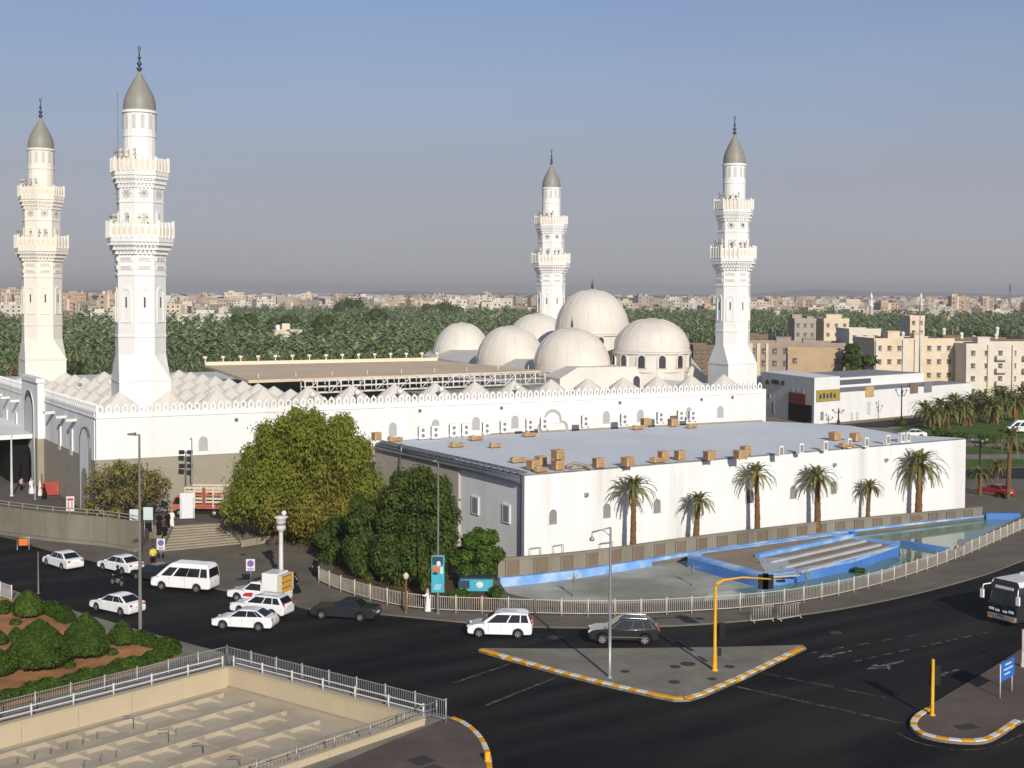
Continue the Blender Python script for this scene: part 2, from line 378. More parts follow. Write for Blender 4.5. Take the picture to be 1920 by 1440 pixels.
mrs = N.new('ShaderNodeMapRange'); mrs.inputs[3].default_value = .93; mrs.inputs[4].default_value = 1.07; L.new(nzs.outputs[0], mrs.inputs[0])
vsc = N.new('ShaderNodeVectorMath'); vsc.operation = 'SCALE'; L.new(mx.outputs[2], vsc.inputs[0]); L.new(mrs.outputs[0], vsc.inputs['Scale'])
L.new(vsc.outputs[0], bg.inputs[0]); bg.inputs[1].default_value = 0.112
sl = bpy.data.lights.new('sun', 'SUN'); sl.energy = 4.5; sl.angle = R(.6); sl.color = (1, .93, .82)
so = bpy.data.objects.new('sun', sl); COL.objects.link(so); so.rotation_euler = sdir.to_track_quat('Z', 'Y').to_euler(); so.location = (60, -60, 120)
scene.view_settings.view_transform = 'Standard'; scene.view_settings.look = 'None'; scene.view_settings.gamma = 1; scene.view_settings.use_curve_mapping = False
scene.view_settings.exposure = 0.0
scene.render.engine = 'CYCLES'
scene.cycles.use_denoising = True
try: scene.cycles.denoiser = 'OPENIMAGEDENOISE'
except Exception: pass
scene.cycles.max_bounces = 6; scene.cycles.transparent_max_bounces = 8

# dust hanging over the plain: one even volume round everything
def haze():
    b = MB(); b.box((0, 4400, 30.0), (18400, 9500, 64.0)); m = bpy.data.materials.new('haze'); m.use_nodes = True; nt = m.node_tree
    nt.nodes.remove(nt.nodes['Principled BSDF']); v = nt.nodes.new('ShaderNodeVolumePrincipled'); v.inputs['Color'].default_value = (.93, .89, .88, 1); v.inputs['Density'].default_value = HAZE; v.inputs['Anisotropy'].default_value = .2
    nt.links.new(v.outputs[0], nt.nodes['Material Output'].inputs['Volume']); o = b.build('haze', m); o['kind'] = 'stuff'; return o
HAZE = 2.0e-4
haze()
# ================================================================== ground, streets, pavements
def G(*pts, z=0.0): return [P(x, y, z) for x, y in pts]
ZG = -0.4                                   # general ground level beyond the streets
ZP = 1.4                                    # the raised forecourt of the mosque
K = P(428, 1250, .5); Kl = P(0, 1360, .5); Kr = P(790, 1344, .5)
e2 = (Kl-K).normalized(); e1 = (Kr-K).normalized()
L1 = (Kr-K).length
pit = [K, K+e1*L1, K+e1*L1+e2*30, K+e2*30]
pit_hole = [(p.x, p.y) for p in pit]
S = 9000
sheet('ground', [[(-S, -150), (S, -150), (S, S), (-S, S)]], ZG, M['ground'], holes=[pit_hole])
def slab(name, poly, z, m, depth=.5, sidemat=None, kind='structure', holes=()):
    loops = [[Vector((p[0], p[1], 0)) for p in poly]]+[[Vector((p[0], p[1], 0)) for p in h] for h in holes]
    flat = [p for l in loops for p in l]; fs = []
    for t in geometry.tessellate_polygon(loops):
        a, c, d = (flat[k] for k in t); fs.append(t if (c-a).cross(d-a).z > 0 else t[::-1])
    b = MB(); b.add([(p.x, p.y, z) for p in flat], fs)
    for lp in loops:
        n = len(lp)
        for i in range(n):
            p, q = lp[i], lp[(i+1) % n]; b.quad((p.x, p.y, z-depth), (q.x, q.y, z-depth), (q.x, q.y, z), (p.x, p.y, z), 1)
    o = b.build(name, [m, sidemat or M['concrete']])
    if kind: o['kind'] = kind
    return o
far_kerb = smooth_line(G((-500, 935), (-200, 975), (0, 1006), (75, 1028), (175, 1053), (262, 1076), (400, 1104), (480, 1122), (540, 1133), (587, 1144), (712, 1153), (878, 1169), (1000, 1177), (1150, 1178), (1300, 1173), (1450, 1160), (1578, 1143), (1720, 1114), (1850, 1078), (1960, 1040), (2200, 985), (2600, 900)), 5)
near = [Vector((130, 20, 0)), Vector((-110, 20, 0)), Vector((-110, 110, 0))]
sheet('street', [[(p.x, p.y) for p in far_kerb]+[(q.x, q.y) for q in near]], 0.0, M['asphalt'], holes=[pit_hole])
pave = offset_line(far_kerb, .02)
# pool outline (inside the fence) and the planter line behind it
pool_back = G((938, 1101), (1040, 1090), (1150, 1074), (1285, 1051), (1420, 1030), (1560, 1010), (1640, 999.5), (1746, 987), (1848, 975), z=-.25)
fence_px = [(598, 1092), (640, 1110), (700, 1128), (760, 1141), (830, 1148), (910, 1151), (1000, 1154), (1100, 1156), (1200, 1155), (1300, 1150), (1400, 1143), (1500, 1131), (1600, 1111), (1700, 1083), (1800, 1047), (1900, 1003), (1975, 968)]
fence_line = smooth_line(G(*fence_px, z=.12), 6)
pool_front = smooth_line(G((1912, 976), (1790, 1036), (1690, 1073), (1590, 1100), (1490, 1120), (1390, 1131), (1290, 1137), (1180, 1140), (1080, 1139), (1000, 1132), (950, 1120), z=-.25), 4)
pool_poly = [(p.x, p.y) for p in pool_back]+[(p.x, p.y) for p in pool_front]
back = [(75, 165), (20, 165), (-20, 150), (-60, 150), (-110, 150)]
slab('pavement', [(p.x, p.y) for p in far_kerb]+back, .12, M['paving'], .6, M['paving'], holes=[pool_poly])
sheet('pool_floor', [pool_poly], -.25, M['pool_floor'])
wat = G((1420, 1100), (1690, 1040), (1600, 1001), (1640, 995), (1746, 983), (1846, 972), (1908, 974), (1790, 1034), (1690, 1071), (1590, 1098), (1490, 1118), (1400, 1128), (1310, 1128), (1330, 1112), z=-.12)
sheet('water', [[(p.x, p.y) for p in wat]], -.12, M['water'])
# near left: kerbed pavement with the shrub garden, and the walk round the sunken roof
gl = G((-420, 985), (-200, 1045), (0, 1099), (85, 1128), (260, 1181), (421, 1224), (470, 1243), (640, 1290), (800, 1332), (850, 1346), (886, 1368), (908, 1400), (916, 1440), (915, 1500), (900, 1600), (840, 1800), z=.12)
gl = smooth_line(gl[:6], 3)[:-1]+smooth_line(gl[5:], 4)
slab('garden_pavement', [(p.x, p.y) for p in gl]+[(-20, 30), (-70, 30), (-80, 100)], .12, M['paving_light'], .5, holes=[pit_hole])
cp = smooth_line(G((830, 1349), (850, 1348), (884, 1370), (905, 1401), (912, 1440), (912, 1500), z=.12), 4)
sheet('corner_pavement', [[(p.x, p.y) for p in cp]+[(p.x, p.y) for p in G((700, 1560), (520, 1500), (600, 1446), (700, 1404), (790, 1366), z=.12)]], .126, M['paving_brown'])
soil = G((-160, 1125), (0, 1120), (70, 1132), (150, 1167), (230, 1194), (300, 1209), (343, 1218), (335, 1235), (270, 1256), (140, 1292), (0, 1330), (-160, 1375), z=.17)
slab('soil_bed', [(p.x, p.y) for p in soil], .17, M['soil_red'], .2, M['concrete'])
# the triangular refuge and the rounded one at the right, kerbs painted yellow and white
tri = G((897, 1219), (960, 1237), (1050, 1262), (1150, 1287), (1230, 1305), (1265, 1311.5), (1292, 1311), (1320, 1303), (1400, 1268), (1470, 1234), (1512, 1214), (1505, 1209), (1350, 1213), (1200, 1215), (1040, 1216), (910, 1215), z=.15)
tri_f = tri[:11]
slab('traffic_island', [(p.x, p.y) for p in tri], .15, M['paving_light'], .3, M['concrete'])
isl = smooth_line(G((2060, 1130), (1985, 1170), (1900, 1226), (1850, 1258), (1786, 1296), (1735, 1328), (1712, 1344), (1706, 1360), (1722, 1375), (1760, 1386), (1810, 1391), (1850, 1389), (1880, 1375), (1915, 1352), (1990, 1318), (2080, 1275), z=.15), 4)
slab('right_island', [(p.x, p.y) for p in isl], .15, M['paving_brown'], .3, M['concrete'])
def painted_kerb(name, label, line, w, h, z, pitch, first=0, extra=None):
    pts = resample(line, pitch); b = MB(); inn = offset_line(pts, w)
    for i in range(len(pts)-1):
        a, c, d, e = pts[i], pts[i+1], inn[i+1], inn[i]
        mi = (i+first) % 2
        if extra and extra(i, len(pts)): mi = 0
        lo, up = Vector((0, 0, -.16)), Vector((0, 0, h))
        b.hexa([a+lo, c+lo, d+lo, e+lo, a+up, c+up, d+up, e+up], mi)
    o = b.build(name, [M['yellow_paint'], M['white_paint']]); bevel(o, .025, 1)
    return tag(o, label, 'kerb', 'painted kerbs')
painted_kerb('painted_kerb', 'long yellow and white striped kerb along the front of the triangular traffic island', tri_f[:7], .42, .06, .15, .62, 0, lambda i, n: i < 2 or i > n-6)
painted_kerb('painted_kerb', 'shorter striped kerb on the right slope of the triangular traffic island', tri_f[6:], .42, .06, .15, .62, 0, lambda i, n: i > n-4)
painted_kerb('painted_kerb', 'yellow and white kerb curving round the end of the brown island by the blue sign', [p for p in isl[20:53]], .38, .06, .15, .72, 0)
painted_kerb('painted_kerb', 'thin worn yellow and white kerb on the corner beside the sunken roof railing', [p+Vector((0, 0, .0)) for p in cp[3:]], .30, .05, .12, .9, 0)
b = MB(); q = P(914, 1432, .0); b.lathe([(.16, 0), (.16, .55), (.13, .62), (0, .64)], 12, (q.x, q.y, 0)); tag(b.build('kerb_bollard', M['yellow_paint']), 'stubby yellow bollard on the bottom corner of the kerb', 'bollard')

# faint road markings
def stripe(b, x0, y0, x1, y1, w=.14, z=.008, dash=None):
    a, c = P(x0, y0, 0), P(x1, y1, 0); L = (c-a).length; d = (c-a)/L; n = Vector((-d.y, d.x, 0))*(w/2)
    s0 = 0
    while s0 < L:
        s1 = min(L, s0+(dash[0] if dash else L)); p, q = a+d*s0, a+d*s1
        b.quad(*[(v.x, v.y, z) for v in (p-n, q-n, q+n, p+n)]); s0 = s1+(dash[1] if dash else 1e9)
b = MB()
for a in ((958, 1244, 850, 1281, .22), (1048, 1268, 905, 1325, .22), (1375, 1286, 1690, 1356, .24), (1430, 1262, 1660, 1308, .20)): stripe(b, *a)
sl_ = smooth_line(G((1680, 1374), (1702, 1386), (1740, 1398), (1800, 1407), (1860, 1402), (1920, 1378), (2000, 1345)), 5); s2 = offset_line(sl_, .13)
for i in range(len(sl_)-1): b.quad(*[(v.x, v.y, .009) for v in (sl_[i], sl_[i+1], s2[i+1], s2[i])])
o = b.build('road_line', M['line_yellow']); o['kind'] = 'structure'
b = MB()
stripe(b, 1850, 1186, 1603, 1240, .13, .008, (1.1, .5)); stripe(b, 1720, 1190, 1500, 1228, .12, .008, (1.0, 1.3))
stripe(b, 1000, 1200, 1010, 1199, .1)
def arrow(b, x, y, ang, s=1.0, z=.008):
    o_ = P(x, y, 0); d = Vector((math.cos(ang), math.sin(ang), 0)); n = Vector((-d.y, d.x, 0))
    f = lambda u, v: tuple(o_+d*(u*s)+n*(v*s)+Vector((0, 0, z)))
    b.quad(f(-1.6, -.12), f(.4, -.12), f(.4, .12), f(-1.6, .12)); b.add([f(.4, -.45), f(1.6, 0), f(.4, .45)], [(0, 1, 2)])
DRV = math.atan2(-.54, -.84)
arrow(b, 1565, 1227, DRV, 1.0); arrow(b, 1660, 1247, DRV, 1.1)
oo = P(1660, 1247, 0); d = Vector((math.cos(DRV), math.sin(DRV), 0)); n = Vector((-d.y, d.x, 0))
b.quad(*[tuple(oo+d*u+n*v+Vector((0, 0, .008))) for u, v in ((-.2, .1), (.1, .1), (.7, .9), (.4, .9))])
arrow(b, 1772, 1262, DRV, .9)
o = b.build('lane_marking', M['line_white']); o['kind'] = 'structure'
# round and square covers let into the paving
b = MB()
for x, y, s in ((1290, 1245, .5), (1266, 1250, .35), (1368, 1250, .35), (1264, 1279, .38), (1172, 1259, .3), (1335, 1273, .3)):
    p = P(x, y, .15); b.lathe([(s, 0), (s, .012)], 14, (p.x, p.y, .15), 0, False)
for x, y in ((1812, 1363),): p = P(x, y, .15); b.box((p.x, p.y, .155), (1.3, .8, .012), .3)
for x, y in ((790, 1426), (812, 1444)): p = P(x, y, .13); b.box((p.x, p.y, .135), (1.1, 1.1, .012), .75)
p = P(452, 1088, .12)
for x, y, s in ((452, 1086, .45), (455, 1040, .35), (1567, 1183, .45), (1040, 1192, .5)):
    p = P(x, y, .12); b.lathe([(s, 0), (s, .01)], 14, (p.x, p.y, .124 if y < 1100 else .004), 0, False)
o = b.build('manhole', M['manhole']); o['kind'] = 'structure'

# ================================================================== sunken roof at the lower left
zt, zd = .5, -.75
t = thing('sunken_roof', 'low tan stone roof with stepped ribs sunk behind a parapet wall at the bottom left', 'sunken roof', (K.x, K.y, zd))
b = MB(); b.add([tuple(Vector((p.x, p.y, zd))) for p in pit], [(0, 3, 2, 1)]); b.add([(p.x, p.y, zd-.4) for p in pit], [(0, 1, 2, 3)])
dk = at_world(b.build('deck', M['deck_stone'], t), t)
def wall_seg(name, a, d, L, w, z0, z1, m, parent, side):
    n = Vector((-d.y, d.x, 0))*side; b = MB(); a = Vector((a.x, a.y, 0))-n*.06; w = w+.06; p0 = Vector((a.x, a.y, z0)); x = 0
    while x < L-1e-3:                                    # precast lengths with open joints
        x1 = min(L, x+3.4); q0, q1 = p0+d*(x+.012), p0+d*(x1-.012)
        b.hexa([q0, q1, q1+n*w, q0+n*w]+[v+Vector((0, 0, z1-z0)) for v in (q0, q1, q1+n*w, q0+n*w)]); x = x1
    b.hexa([v+Vector((0, 0, z1)) for v in (Vector((a.x, a.y, 0))-n*.04, Vector((a.x, a.y, 0))+d*L-n*.04, Vector((a.x, a.y, 0))+d*L+n*(w+.04), Vector((a.x, a.y, 0))+n*(w+.04))]+[v+Vector((0, 0, z1+.09)) for v in (Vector((a.x, a.y, 0))-n*.04, Vector((a.x, a.y, 0))+d*L-n*.04, Vector((a.x, a.y, 0))+d*L+n*(w+.04), Vector((a.x, a.y, 0))+n*(w+.04))])
    o = b.build(name, m, parent); return at_world(o, parent)
wall_seg('parapet_wall', K, e2, 30, .35, zd-.35, zt-.09, M['concrete_tan'], t, 1 if e2.cross(e1).z < 0 else -1)
wall_seg('parapet_wall', K, e1, L1, .35, zd-.35, zt-.09, M['concrete_tan'], t, 1 if e1.cross(e2).z < 0 else -1)
n1 = e1
wall_seg('kerb_wall', Vector((pit[1].x, pit[1].y, 0)), e2, 30, .3, zd-.35, .42, M['concrete_tan'], t, -1 if e2.cross(e1).z < 0 else 1)
b = MB(); b.box(tuple(Vector((K.x, K.y, zd+.05))+e1*(L1/2)+e2*.09), (L1, .12, .1), math.atan2(e1.y, e1.x)); at_world(b.build('gutter', M['stone_band'], t), t)
ribs = 6
for k in range(ribs):
    s0 = K+e1*(1.15+k*2.72); s0 = Vector((s0.x, s0.y, zd)); b = MB(); Lr = 27.5
    a0 = s0+e2*1.6
    n_ = e1
    b.hexa([a0, a0+e2*Lr, a0+e2*Lr+n_*.42, a0+n_*.42]+[v+Vector((0, 0, .26)) for v in (a0, a0+e2*Lr, a0+e2*Lr+n_*.42, a0+n_*.42)])
    x = .5
    while x < Lr-1:
        p = a0+e2*x+n_*.42; q = p+e2*.55; r_ = p+e2*.3+n_*.95
        b.add([p, q, r_, p+Vector((0, 0, .23)), q+Vector((0, 0, .23)), r_+Vector((0, 0, .03))], [(3, 4, 5), (0, 2, 5, 3), (1, 4, 5, 2), (0, 3, 4, 1)]); x += 1.75
    at_world(b.build('rib', M['rib_stone'], t), t)
b = MB()
for k in range(ribs):                                    # paving bands between the ribs
    for j in range(9):
        p = Vector((K.x, K.y, zd+.004))+e1*(1.15+k*2.72+1.5)+e2*(3+j*3.1)
        b.hexa([p, p+e2*1.5, p+e2*1.5+e1*1.0, p+e1*1.0]+[v+Vector((0, 0, .02)) for v in (p, p+e2*1.5, p+e2*1.5+e1*1.0, p+e1*1.0)])
at_world(b.build('paving_band', M['rib_stone'], t), t)
hp = [(250, 1357, 1), (316, 1383, 1), (381, 1408, 1), (450, 1434, 1), (182, 1376, 0), (155, 1387, 0), (125, 1396, 0), (95, 1404, 0), (64, 1414, 0), (32, 1423, 0), (275, 1362, 0), (330, 1370, 0), (217, 1410, 0), (188, 1419, 0), (157, 1430, 0)]
for x, y, big in hp:
    p = P(x, y, zd+.3); b = MB()
    if big: b.tube([p-Vector((0, 0, .3)), p+Vector((0, 0, .42)), p+Vector((-.08, 0, .46)), p+Vector((-.55, -.1, .44))], 0.026, 6)
    else: b.tube([p-Vector((0, 0, .3)), p+Vector((0, 0, .1)), p+Vector((.1, .06, .14))], .022, 6)
    at_world(b.build('vent_pipe', M['pipe_grey'], t), t)

def railing(name, label, line, h, z, post_every, rails, m, post_r=.045, rail_r=.03, bars=None, cat='railing', group=None, bar_r=.012):
    "posts, rails and (optional) bars as parts of one railing"
    o0 = line[0]; t = thing(name, label, cat, (o0.x, o0.y, z), 0, group)
    L = sum((q-p).length for p, q in zip(line, line[1:])); pts = resample(line, L/max(1, round(L/post_every))-1e-4)
    b = MB(); b.tube([(0, 0, 0), (0, 0, h)], post_r, 6); b.ball((0, 0, h+post_r*.4), post_r*1.25, 6, 4); pm = None
    for p in pts:
        if pm is None: o = b.build('post', m, t); pm = o.data
        else: o = link('post', pm, t)
        o.location = (p.x-o0.x, p.y-o0.y, 0)
    fine = resample(line, .5)+[line[-1]]
    for hz in rails:
        b = MB(); b.tube([(p.x, p.y, z+hz) for p in fine], rail_r, 6); at_world(b.build('rail', m, t), t)
    if bars:
        b = MB()
        for p in resample(line, bars): b.tube([(p.x, p.y, z+rails[-1]), (p.x, p.y, z+rails[0])], bar_r, 4, 0, False)
        at_world(b.build('bar_panel', m, t), t)
    return t
n2_ = Vector((-e2.y, e2.x, 0)); n2_ = n2_ if n2_.dot(e1) < 0 else -n2_      # outward of the left wall
n1_ = Vector((-e1.y, e1.x, 0)); n1_ = n1_ if n1_.dot(e2) < 0 else -n1_
railing('wall_railing', 'white two rail tube railing on top of the wall beside the shrub garden', [K+e2*x-n2_*-.18 for x in np.linspace(.3, 28, 40)], .62, zt, 2.6, (.60, .28), M['rail_white'], .06, .04, group='railings round the sunken roof')
railing('wall_railing', 'white two rail tube railing on top of the wall facing the street', [K+n1_*.18+e1*x for x in np.linspace(.3, L1, 30)], .62, zt, 2.6, (.60, .28), M['rail_white'], .06, .04, group='railings round the sunken roof')
railing('mesh_fence', 'fine grey barred fence between the garden hedge and the sunken roof', [K+n2_*1.3+n1_*.9+e2*x for x in np.linspace(0, 28, 40)], 1.25, .12, 2.2, (1.2, .15), M['mesh_grey'], .05, .025, .14, 'fence', 'barred fences round the sunken roof')
railing('mesh_fence', 'fine grey barred fence along the street side of the sunken roof', [K+n2_*1.3+n1_*.9+e1*x for x in np.linspace(0, L1+2.2, 40)], 1.25, .12, 2.2, (1.2, .15), M['mesh_grey'], .05, .025, .14, 'fence', 'barred fences round the sunken roof')
kr = Vector((pit[1].x, pit[1].y, 0))+e1*.15
railing('kerb_railing', 'grey railing on the low kerb wall at the corner pavement', [kr+e2*x for x in np.linspace(-1, 26, 40)], .75, .42, 2.4, (.72, .36, .05), M['galvanised'], .045, .028, .22, 'railing', 'railings round the sunken roof', .014)
p0 = P(-60, 1098, .12); p1 = P(22, 1126, .12)
railing('mesh_fence', 'short white mesh fence at the left edge beside the garden', [p0.lerp(p1, k/12) for k in range(13)], 1.15, .12, 1.7, (1.12, .1), M['rail_white'], .045, .025, .12, 'fence', 'barred fences round the sunken roof')
# ================================================================== the mosque
ZW = 11.7
A = P(180, 775, ZW); B = P(1430, 729.6, ZW)
u = (B-A); u.z = 0; LU = u.length; u.normalize(); wv = Vector((-.534, .845, 0)).normalized()
nf = Vector((u.y, -u.x, 0)); nl = Vector((-wv.y, wv.x, 0)); LW = 84.0
A0 = Vector((A.x, A.y, 0)); B0 = Vector((B.x, B.y, 0)); C0 = A0+wv*LW; D0 = B0+wv*LW
def MP(a, b, z=0): p = A0+u*a+wv*b; return Vector((p.x, p.y, z))
mosque = thing('mosque', 'large white mosque with clustered cream domes behind a long crenellated wall', 'mosque', (A0.x, A0.y, ZP))
def mpart(b, name, mats, sharp=None): return at_world(b.build(name, mats, mosque, sharp), mosque)
def up(p, z): return Vector((p.x, p.y, z))
def panel(b, p, q, n, z0, z1, th, mi=0):
    "slab standing on the line p-q, its face th proud along n"
    b.hexa([up(p, z0), up(q, z0), up(q+n*th, z0), up(p+n*th, z0), up(p, z1), up(q, z1), up(q+n*th, z1), up(p+n*th, z1)], mi)
zb = 7.0
b = MB(); panel(b, A0-nf*.8, B0-nf*.8, nf, ZP, ZW, .8); mpart(b, 'wall', M['white_wall'])
b = MB(); panel(b, A0-nl*.8+wv*.8, C0-nl*.8, nl, ZP, ZW, .8); mpart(b, 'wall', M['white_wall'])
b = MB(); panel(b, B0+wv*.01, D0, nl*-1, ZP, ZW, .6); mpart(b, 'wall', M['white_wall']); b = MB(); panel(b, C0, D0, nf, ZP, 10.2, -.6); mpart(b, 'wall', M['white_wall'])
b = MB(); panel(b, A0, A0+u*43, nf, ZP, zb, .09); panel(b, A0+u*43, B0, nf, ZP, zb+.75, .09); mpart(b, 'stone_band', M['stone_band'])
b = MB(); panel(b, A0, C0, nl, ZP, zb-.1, .09); mpart(b, 'stone_band', M['stone_band'])
b = MB(); panel(b, A0-u*.06, B0+u*.06, nf, ZW-.55, ZW-.42, .10); panel(b, A0, C0, nl, ZW-.55, ZW-.42, .10); mpart(b, 'string_course', M['white_wall'])
# crenellation: pierced ogee merlons
outer = [(-.30, 0), (-.34, .42), (-.26, .62), (0, .90), (.26, .62), (.34, .42), (.30, 0)]
inner = [(-.09, .10), (-.17, .38), (-.12, .52), (0, .63), (.12, .52), (.17, .38), (.09, .10)]
def merlons(name, p0, d, n, L, z, pitch):
    b = MB(); k = int(L/pitch)
    for i in range(k):
        c = p0+d*((i+.5)*L/k); F = lambda s, h, e: tuple(c+d*s-n*e+Vector((0, 0, z+h)))
        vs = [F(s, h, .02) for s, h in outer]+[F(s, h, .02) for s, h in inner]+[F(s, h, .2) for s, h in outer]+[F(s, h, .2) for s, h in inner]
        m = 7; fs = []
        for j in range(m):
            j2 = (j+1) % m
            fs += [(j, j2, m+j2, m+j), (2*m+j2, 2*m+j, 3*m+j, 3*m+j2), (m+j, m+j2, 3*m+j2, 3*m+j)]
            if j < m-1: fs.append((j2, j, 2*m+j, 2*m+j2))
        b.add(vs, fs)
    return mpart(b, name, M['white_wall'])
merlons('crenellation', A0, u, nf, LU, ZW, .80)
merlons('crenellation', A0, wv, nl, LW, ZW, .80)
# arched blind windows of the long wall
def arch_poly(w, h, n=6):
    r = w/2; return [(-r, 0), (r, 0)]+[(r*math.cos(math.pi*k/n), h-r+r*math.sin(math.pi*k/n)) for k in range(n+1)]
def arch_panel(c, d, n, w, h, th, name, m, parent_fn, frame=None):
    b = MB(); pl = arch_poly(w, h); k = len(pl)
    v = [tuple(c+d*s+Vector((0, 0, z))+n*th) for s, z in pl]; v0 = [tuple(c+d*s+Vector((0, 0, z))) for s, z in pl]
    b.add(v+v0, [tuple(range(k))]+[(i, k+i, k+(i+1) % k, (i+1) % k) for i in range(k)], 0)
    o = parent_fn(b, name, m)
    if frame:
        b = MB(); po = arch_poly(w+.24, h+.12); f = [tuple(c+d*s+Vector((0, 0, z))+n*(th+.06)) for s, z in po]; g = [tuple(c+d*s+Vector((0, 0, z))+n*(th+.06)) for s, z in pl]
        h0 = [tuple(c+d*s+Vector((0, 0, z))) for s, z in po]
        b.add(f+g+h0, [(i, (i+1) % k, k+(i+1) % k, k+i) for i in range(k)]+[(2*k+i, 2*k+(i+1) % k, (i+1) % k, i) for i in range(k)], 0)
        fo = b.build('frame', frame, o)
    return o
for x, y in ((381, 845), (736, 817), (816, 811), (892, 806), (965, 803), (1136, 794), (1200, 791), (1291, 786), (1350, 783)):
    c = onplane(x, y, A0, nf); arch_panel(c, u, nf, .95, 1.5, .012, 'window', M['recess_grey'], mpart, M['white_wall'])
for x, y in ((443, 787), (620, 783), (787, 770), (940, 765), (1162, 755), (1315, 749), (1373, 745)):
    c = onplane(x, y, A0, nf); b = MB(); panel(b, c-u*.22, c+u*.22, nf, c.z-.22, c.z+.22, .06); panel(b, c-u*.12, c+u*.12, nf, c.z-.12, c.z+.12, .10, 1); mpart(b, 'vent', [M['recess_grey'], M['window_dark']])
# trefoil arch with an inscription panel in the middle of the long wall
c = onplane(1036, 808, A0, nf); b = MB()
def arc_(cx, cz, r, a0, a1, n=6): return [(cx+r*math.cos(R(a0+(a1-a0)*k/n)), cz+r*math.sin(R(a0+(a1-a0)*k/n))) for k in range(n+1)]
tre = [(-2.05, -.2)]+arc_(-1.25, .40, .80, 180, 78)+arc_(0, 1.45, 1.15, 172, 8, 10)+arc_(1.25, .40, .80, 102, 0)+[(2.05, -.2)]
F = lambda s, z, e: tuple(c+u*s+Vector((0, 0, z))+nf*e)
n_ = len(tre); inn = [(s*.86, z*.88-.03) for s, z in tre]
vs = [F(s, z, .12) for s, z in tre]+[F(s, z, .12) for s, z in inn]+[F(s, z, 0) for s, z in tre]+[F(s, z, .02) for s, z in inn]
fs = []
for i in range(n_-1): fs += [(i, i+1, n_+i+1, n_+i), (2*n_+i, 2*n_+i+1, i+1, i), (n_+i, n_+i+1, 3*n_+i+1, 3*n_+i)]
b.add(vs, fs); mpart(b, 'trefoil_arch', M['recess_grey'])
b = MB()                                             # flowing raised script, three short lines
rr = random.Random(3)
for ln, (w0, z0) in enumerate(((.5, 1.85), (.9, 1.35), (1.2, .85))):
    x = -w0
    while x < w0:
        L_ = rr.uniform(.12, .34); pts = [Vector(F(x+L_*k/4, z0+.05*math.sin(k*1.7+x*9)+(.12 if rr.random() < .2 else 0), .03)) for k in range(5)]
        b.tube(pts, .018, 4); x += L_+.1
mpart(b, 'inscription', M['carved_grey'])
# roofs
HL = Vector((-22.7, 60, 0)).normalized()             # run of the prayer hall's left side
hA = P(1050, 734, 10.3); hB = P(1323, 727, 10.3); hA.z = hB.z = 0
court = [MP(29, 11), MP(LU*.62, 11), MP(LU*.52, 62), MP(29, 62)]
sheet_o = sheet('roof', [[(p.x, p.y) for p in (A0+wv*.7, B0+wv*.7, D0, C0)]], 10.3, M['roof_white'], None, holes=[[(p.x, p.y) for p in court]]); sheet_o.parent = mosque; at_world(sheet_o, mosque)
b = MB(); b.add([up(p, ZP+.05) for p in court], [(0, 1, 2, 3)])
for i in range(4): p, q = court[i], court[(i+1) % 4]; b.quad(up(p, ZP), up(q, ZP), up(q, 10.3), up(p, 10.3))
mpart(b, 'courtyard', M['stone_band'])
b = MB()
for i in range(4):                                   # arcade openings round the court
    p, q = court[i], court[(i+1) % 4]; d = (q-p); L = d.length; d.normalize(); cen = sum((c for c in court), Vector())/4; n = Vector((-d.y, d.x, 0)); n = n if n.dot(cen-p) > 0 else -n
    for k in range(int(L/4.5)):
        c = p+d*(2.25+k*4.5); pl = arch_poly(3.2, 6); b.add([tuple(c+d*s+n*.04+Vector((0, 0, ZP+z))) for s, z in pl], [tuple(range(len(pl)))])
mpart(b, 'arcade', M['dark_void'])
# small faceted cone roofs
def small_dome(p, r=2.35, h=1.75):
    b = MB(); prof = [(r, 0), (r, .22), (r*.86, .55), (r*.55, 1.05), (r*.22, 1.5), (.05, h)]
    b.lathe(prof, 10, (0, 0, 0), 0, False); return b
smd = small_dome(None); sd_me = None
def put_small(a, bb):
    global sd_me
    p = MP(a, bb, 10.3)
    if sd_me is None: o = smd.build('small_dome', M['small_dome'], mosque); sd_me = o.data
    else: o = link('small_dome', sd_me, mosque)
    o.location = (p.x-mosque.location[0], p.y-mosque.location[1], 10.75-ZP); o.scale = (1.02, 1.02, 1.15); return o
for k in range(16):
    a = 3.6+k*5.1
    if LU*.71 < a < LU*.76 and False: continue
    put_small(a, 5.0).scale = (1.2, 1.2, 1.5)
for bb in (10.1, 15.2, 20.3, 25.4, 30.5, 35.6, 40.7, 45.8, 50.9):
    for k in range(5):
        a = 3.6+k*5.1
        put_small(a, bb)
for x, y in ((586, 740), (670, 736), (750, 734), (827, 730), (970, 727)):
    p = onplane(x, y, A0+wv*2.0, nf); b = MB(); b.ball((p.x, p.y, p.z), .36, 12, 8); b.tube([(p.x, p.y, 10.3), (p.x, p.y, p.z-.3)], .07, 6); mpart(b, 'roof_globe', M['white_paint'])
for x, y in ((640, 735), (900, 722), (1000, 722), (132, 745), (150, 738), (345, 742), (497, 735)):
    p = P(x, y+6, 10.3); q = PD(x, y-16, p.y); b = MB(); b.tube([p, (p.x, p.y, max(q.z, 11.9))], .05, 5); b.box((p.x, p.y, max(q.z, 11.9)), (.5, .3, .3)); mpart(b, 'roof_fitting', M['galvanised'])
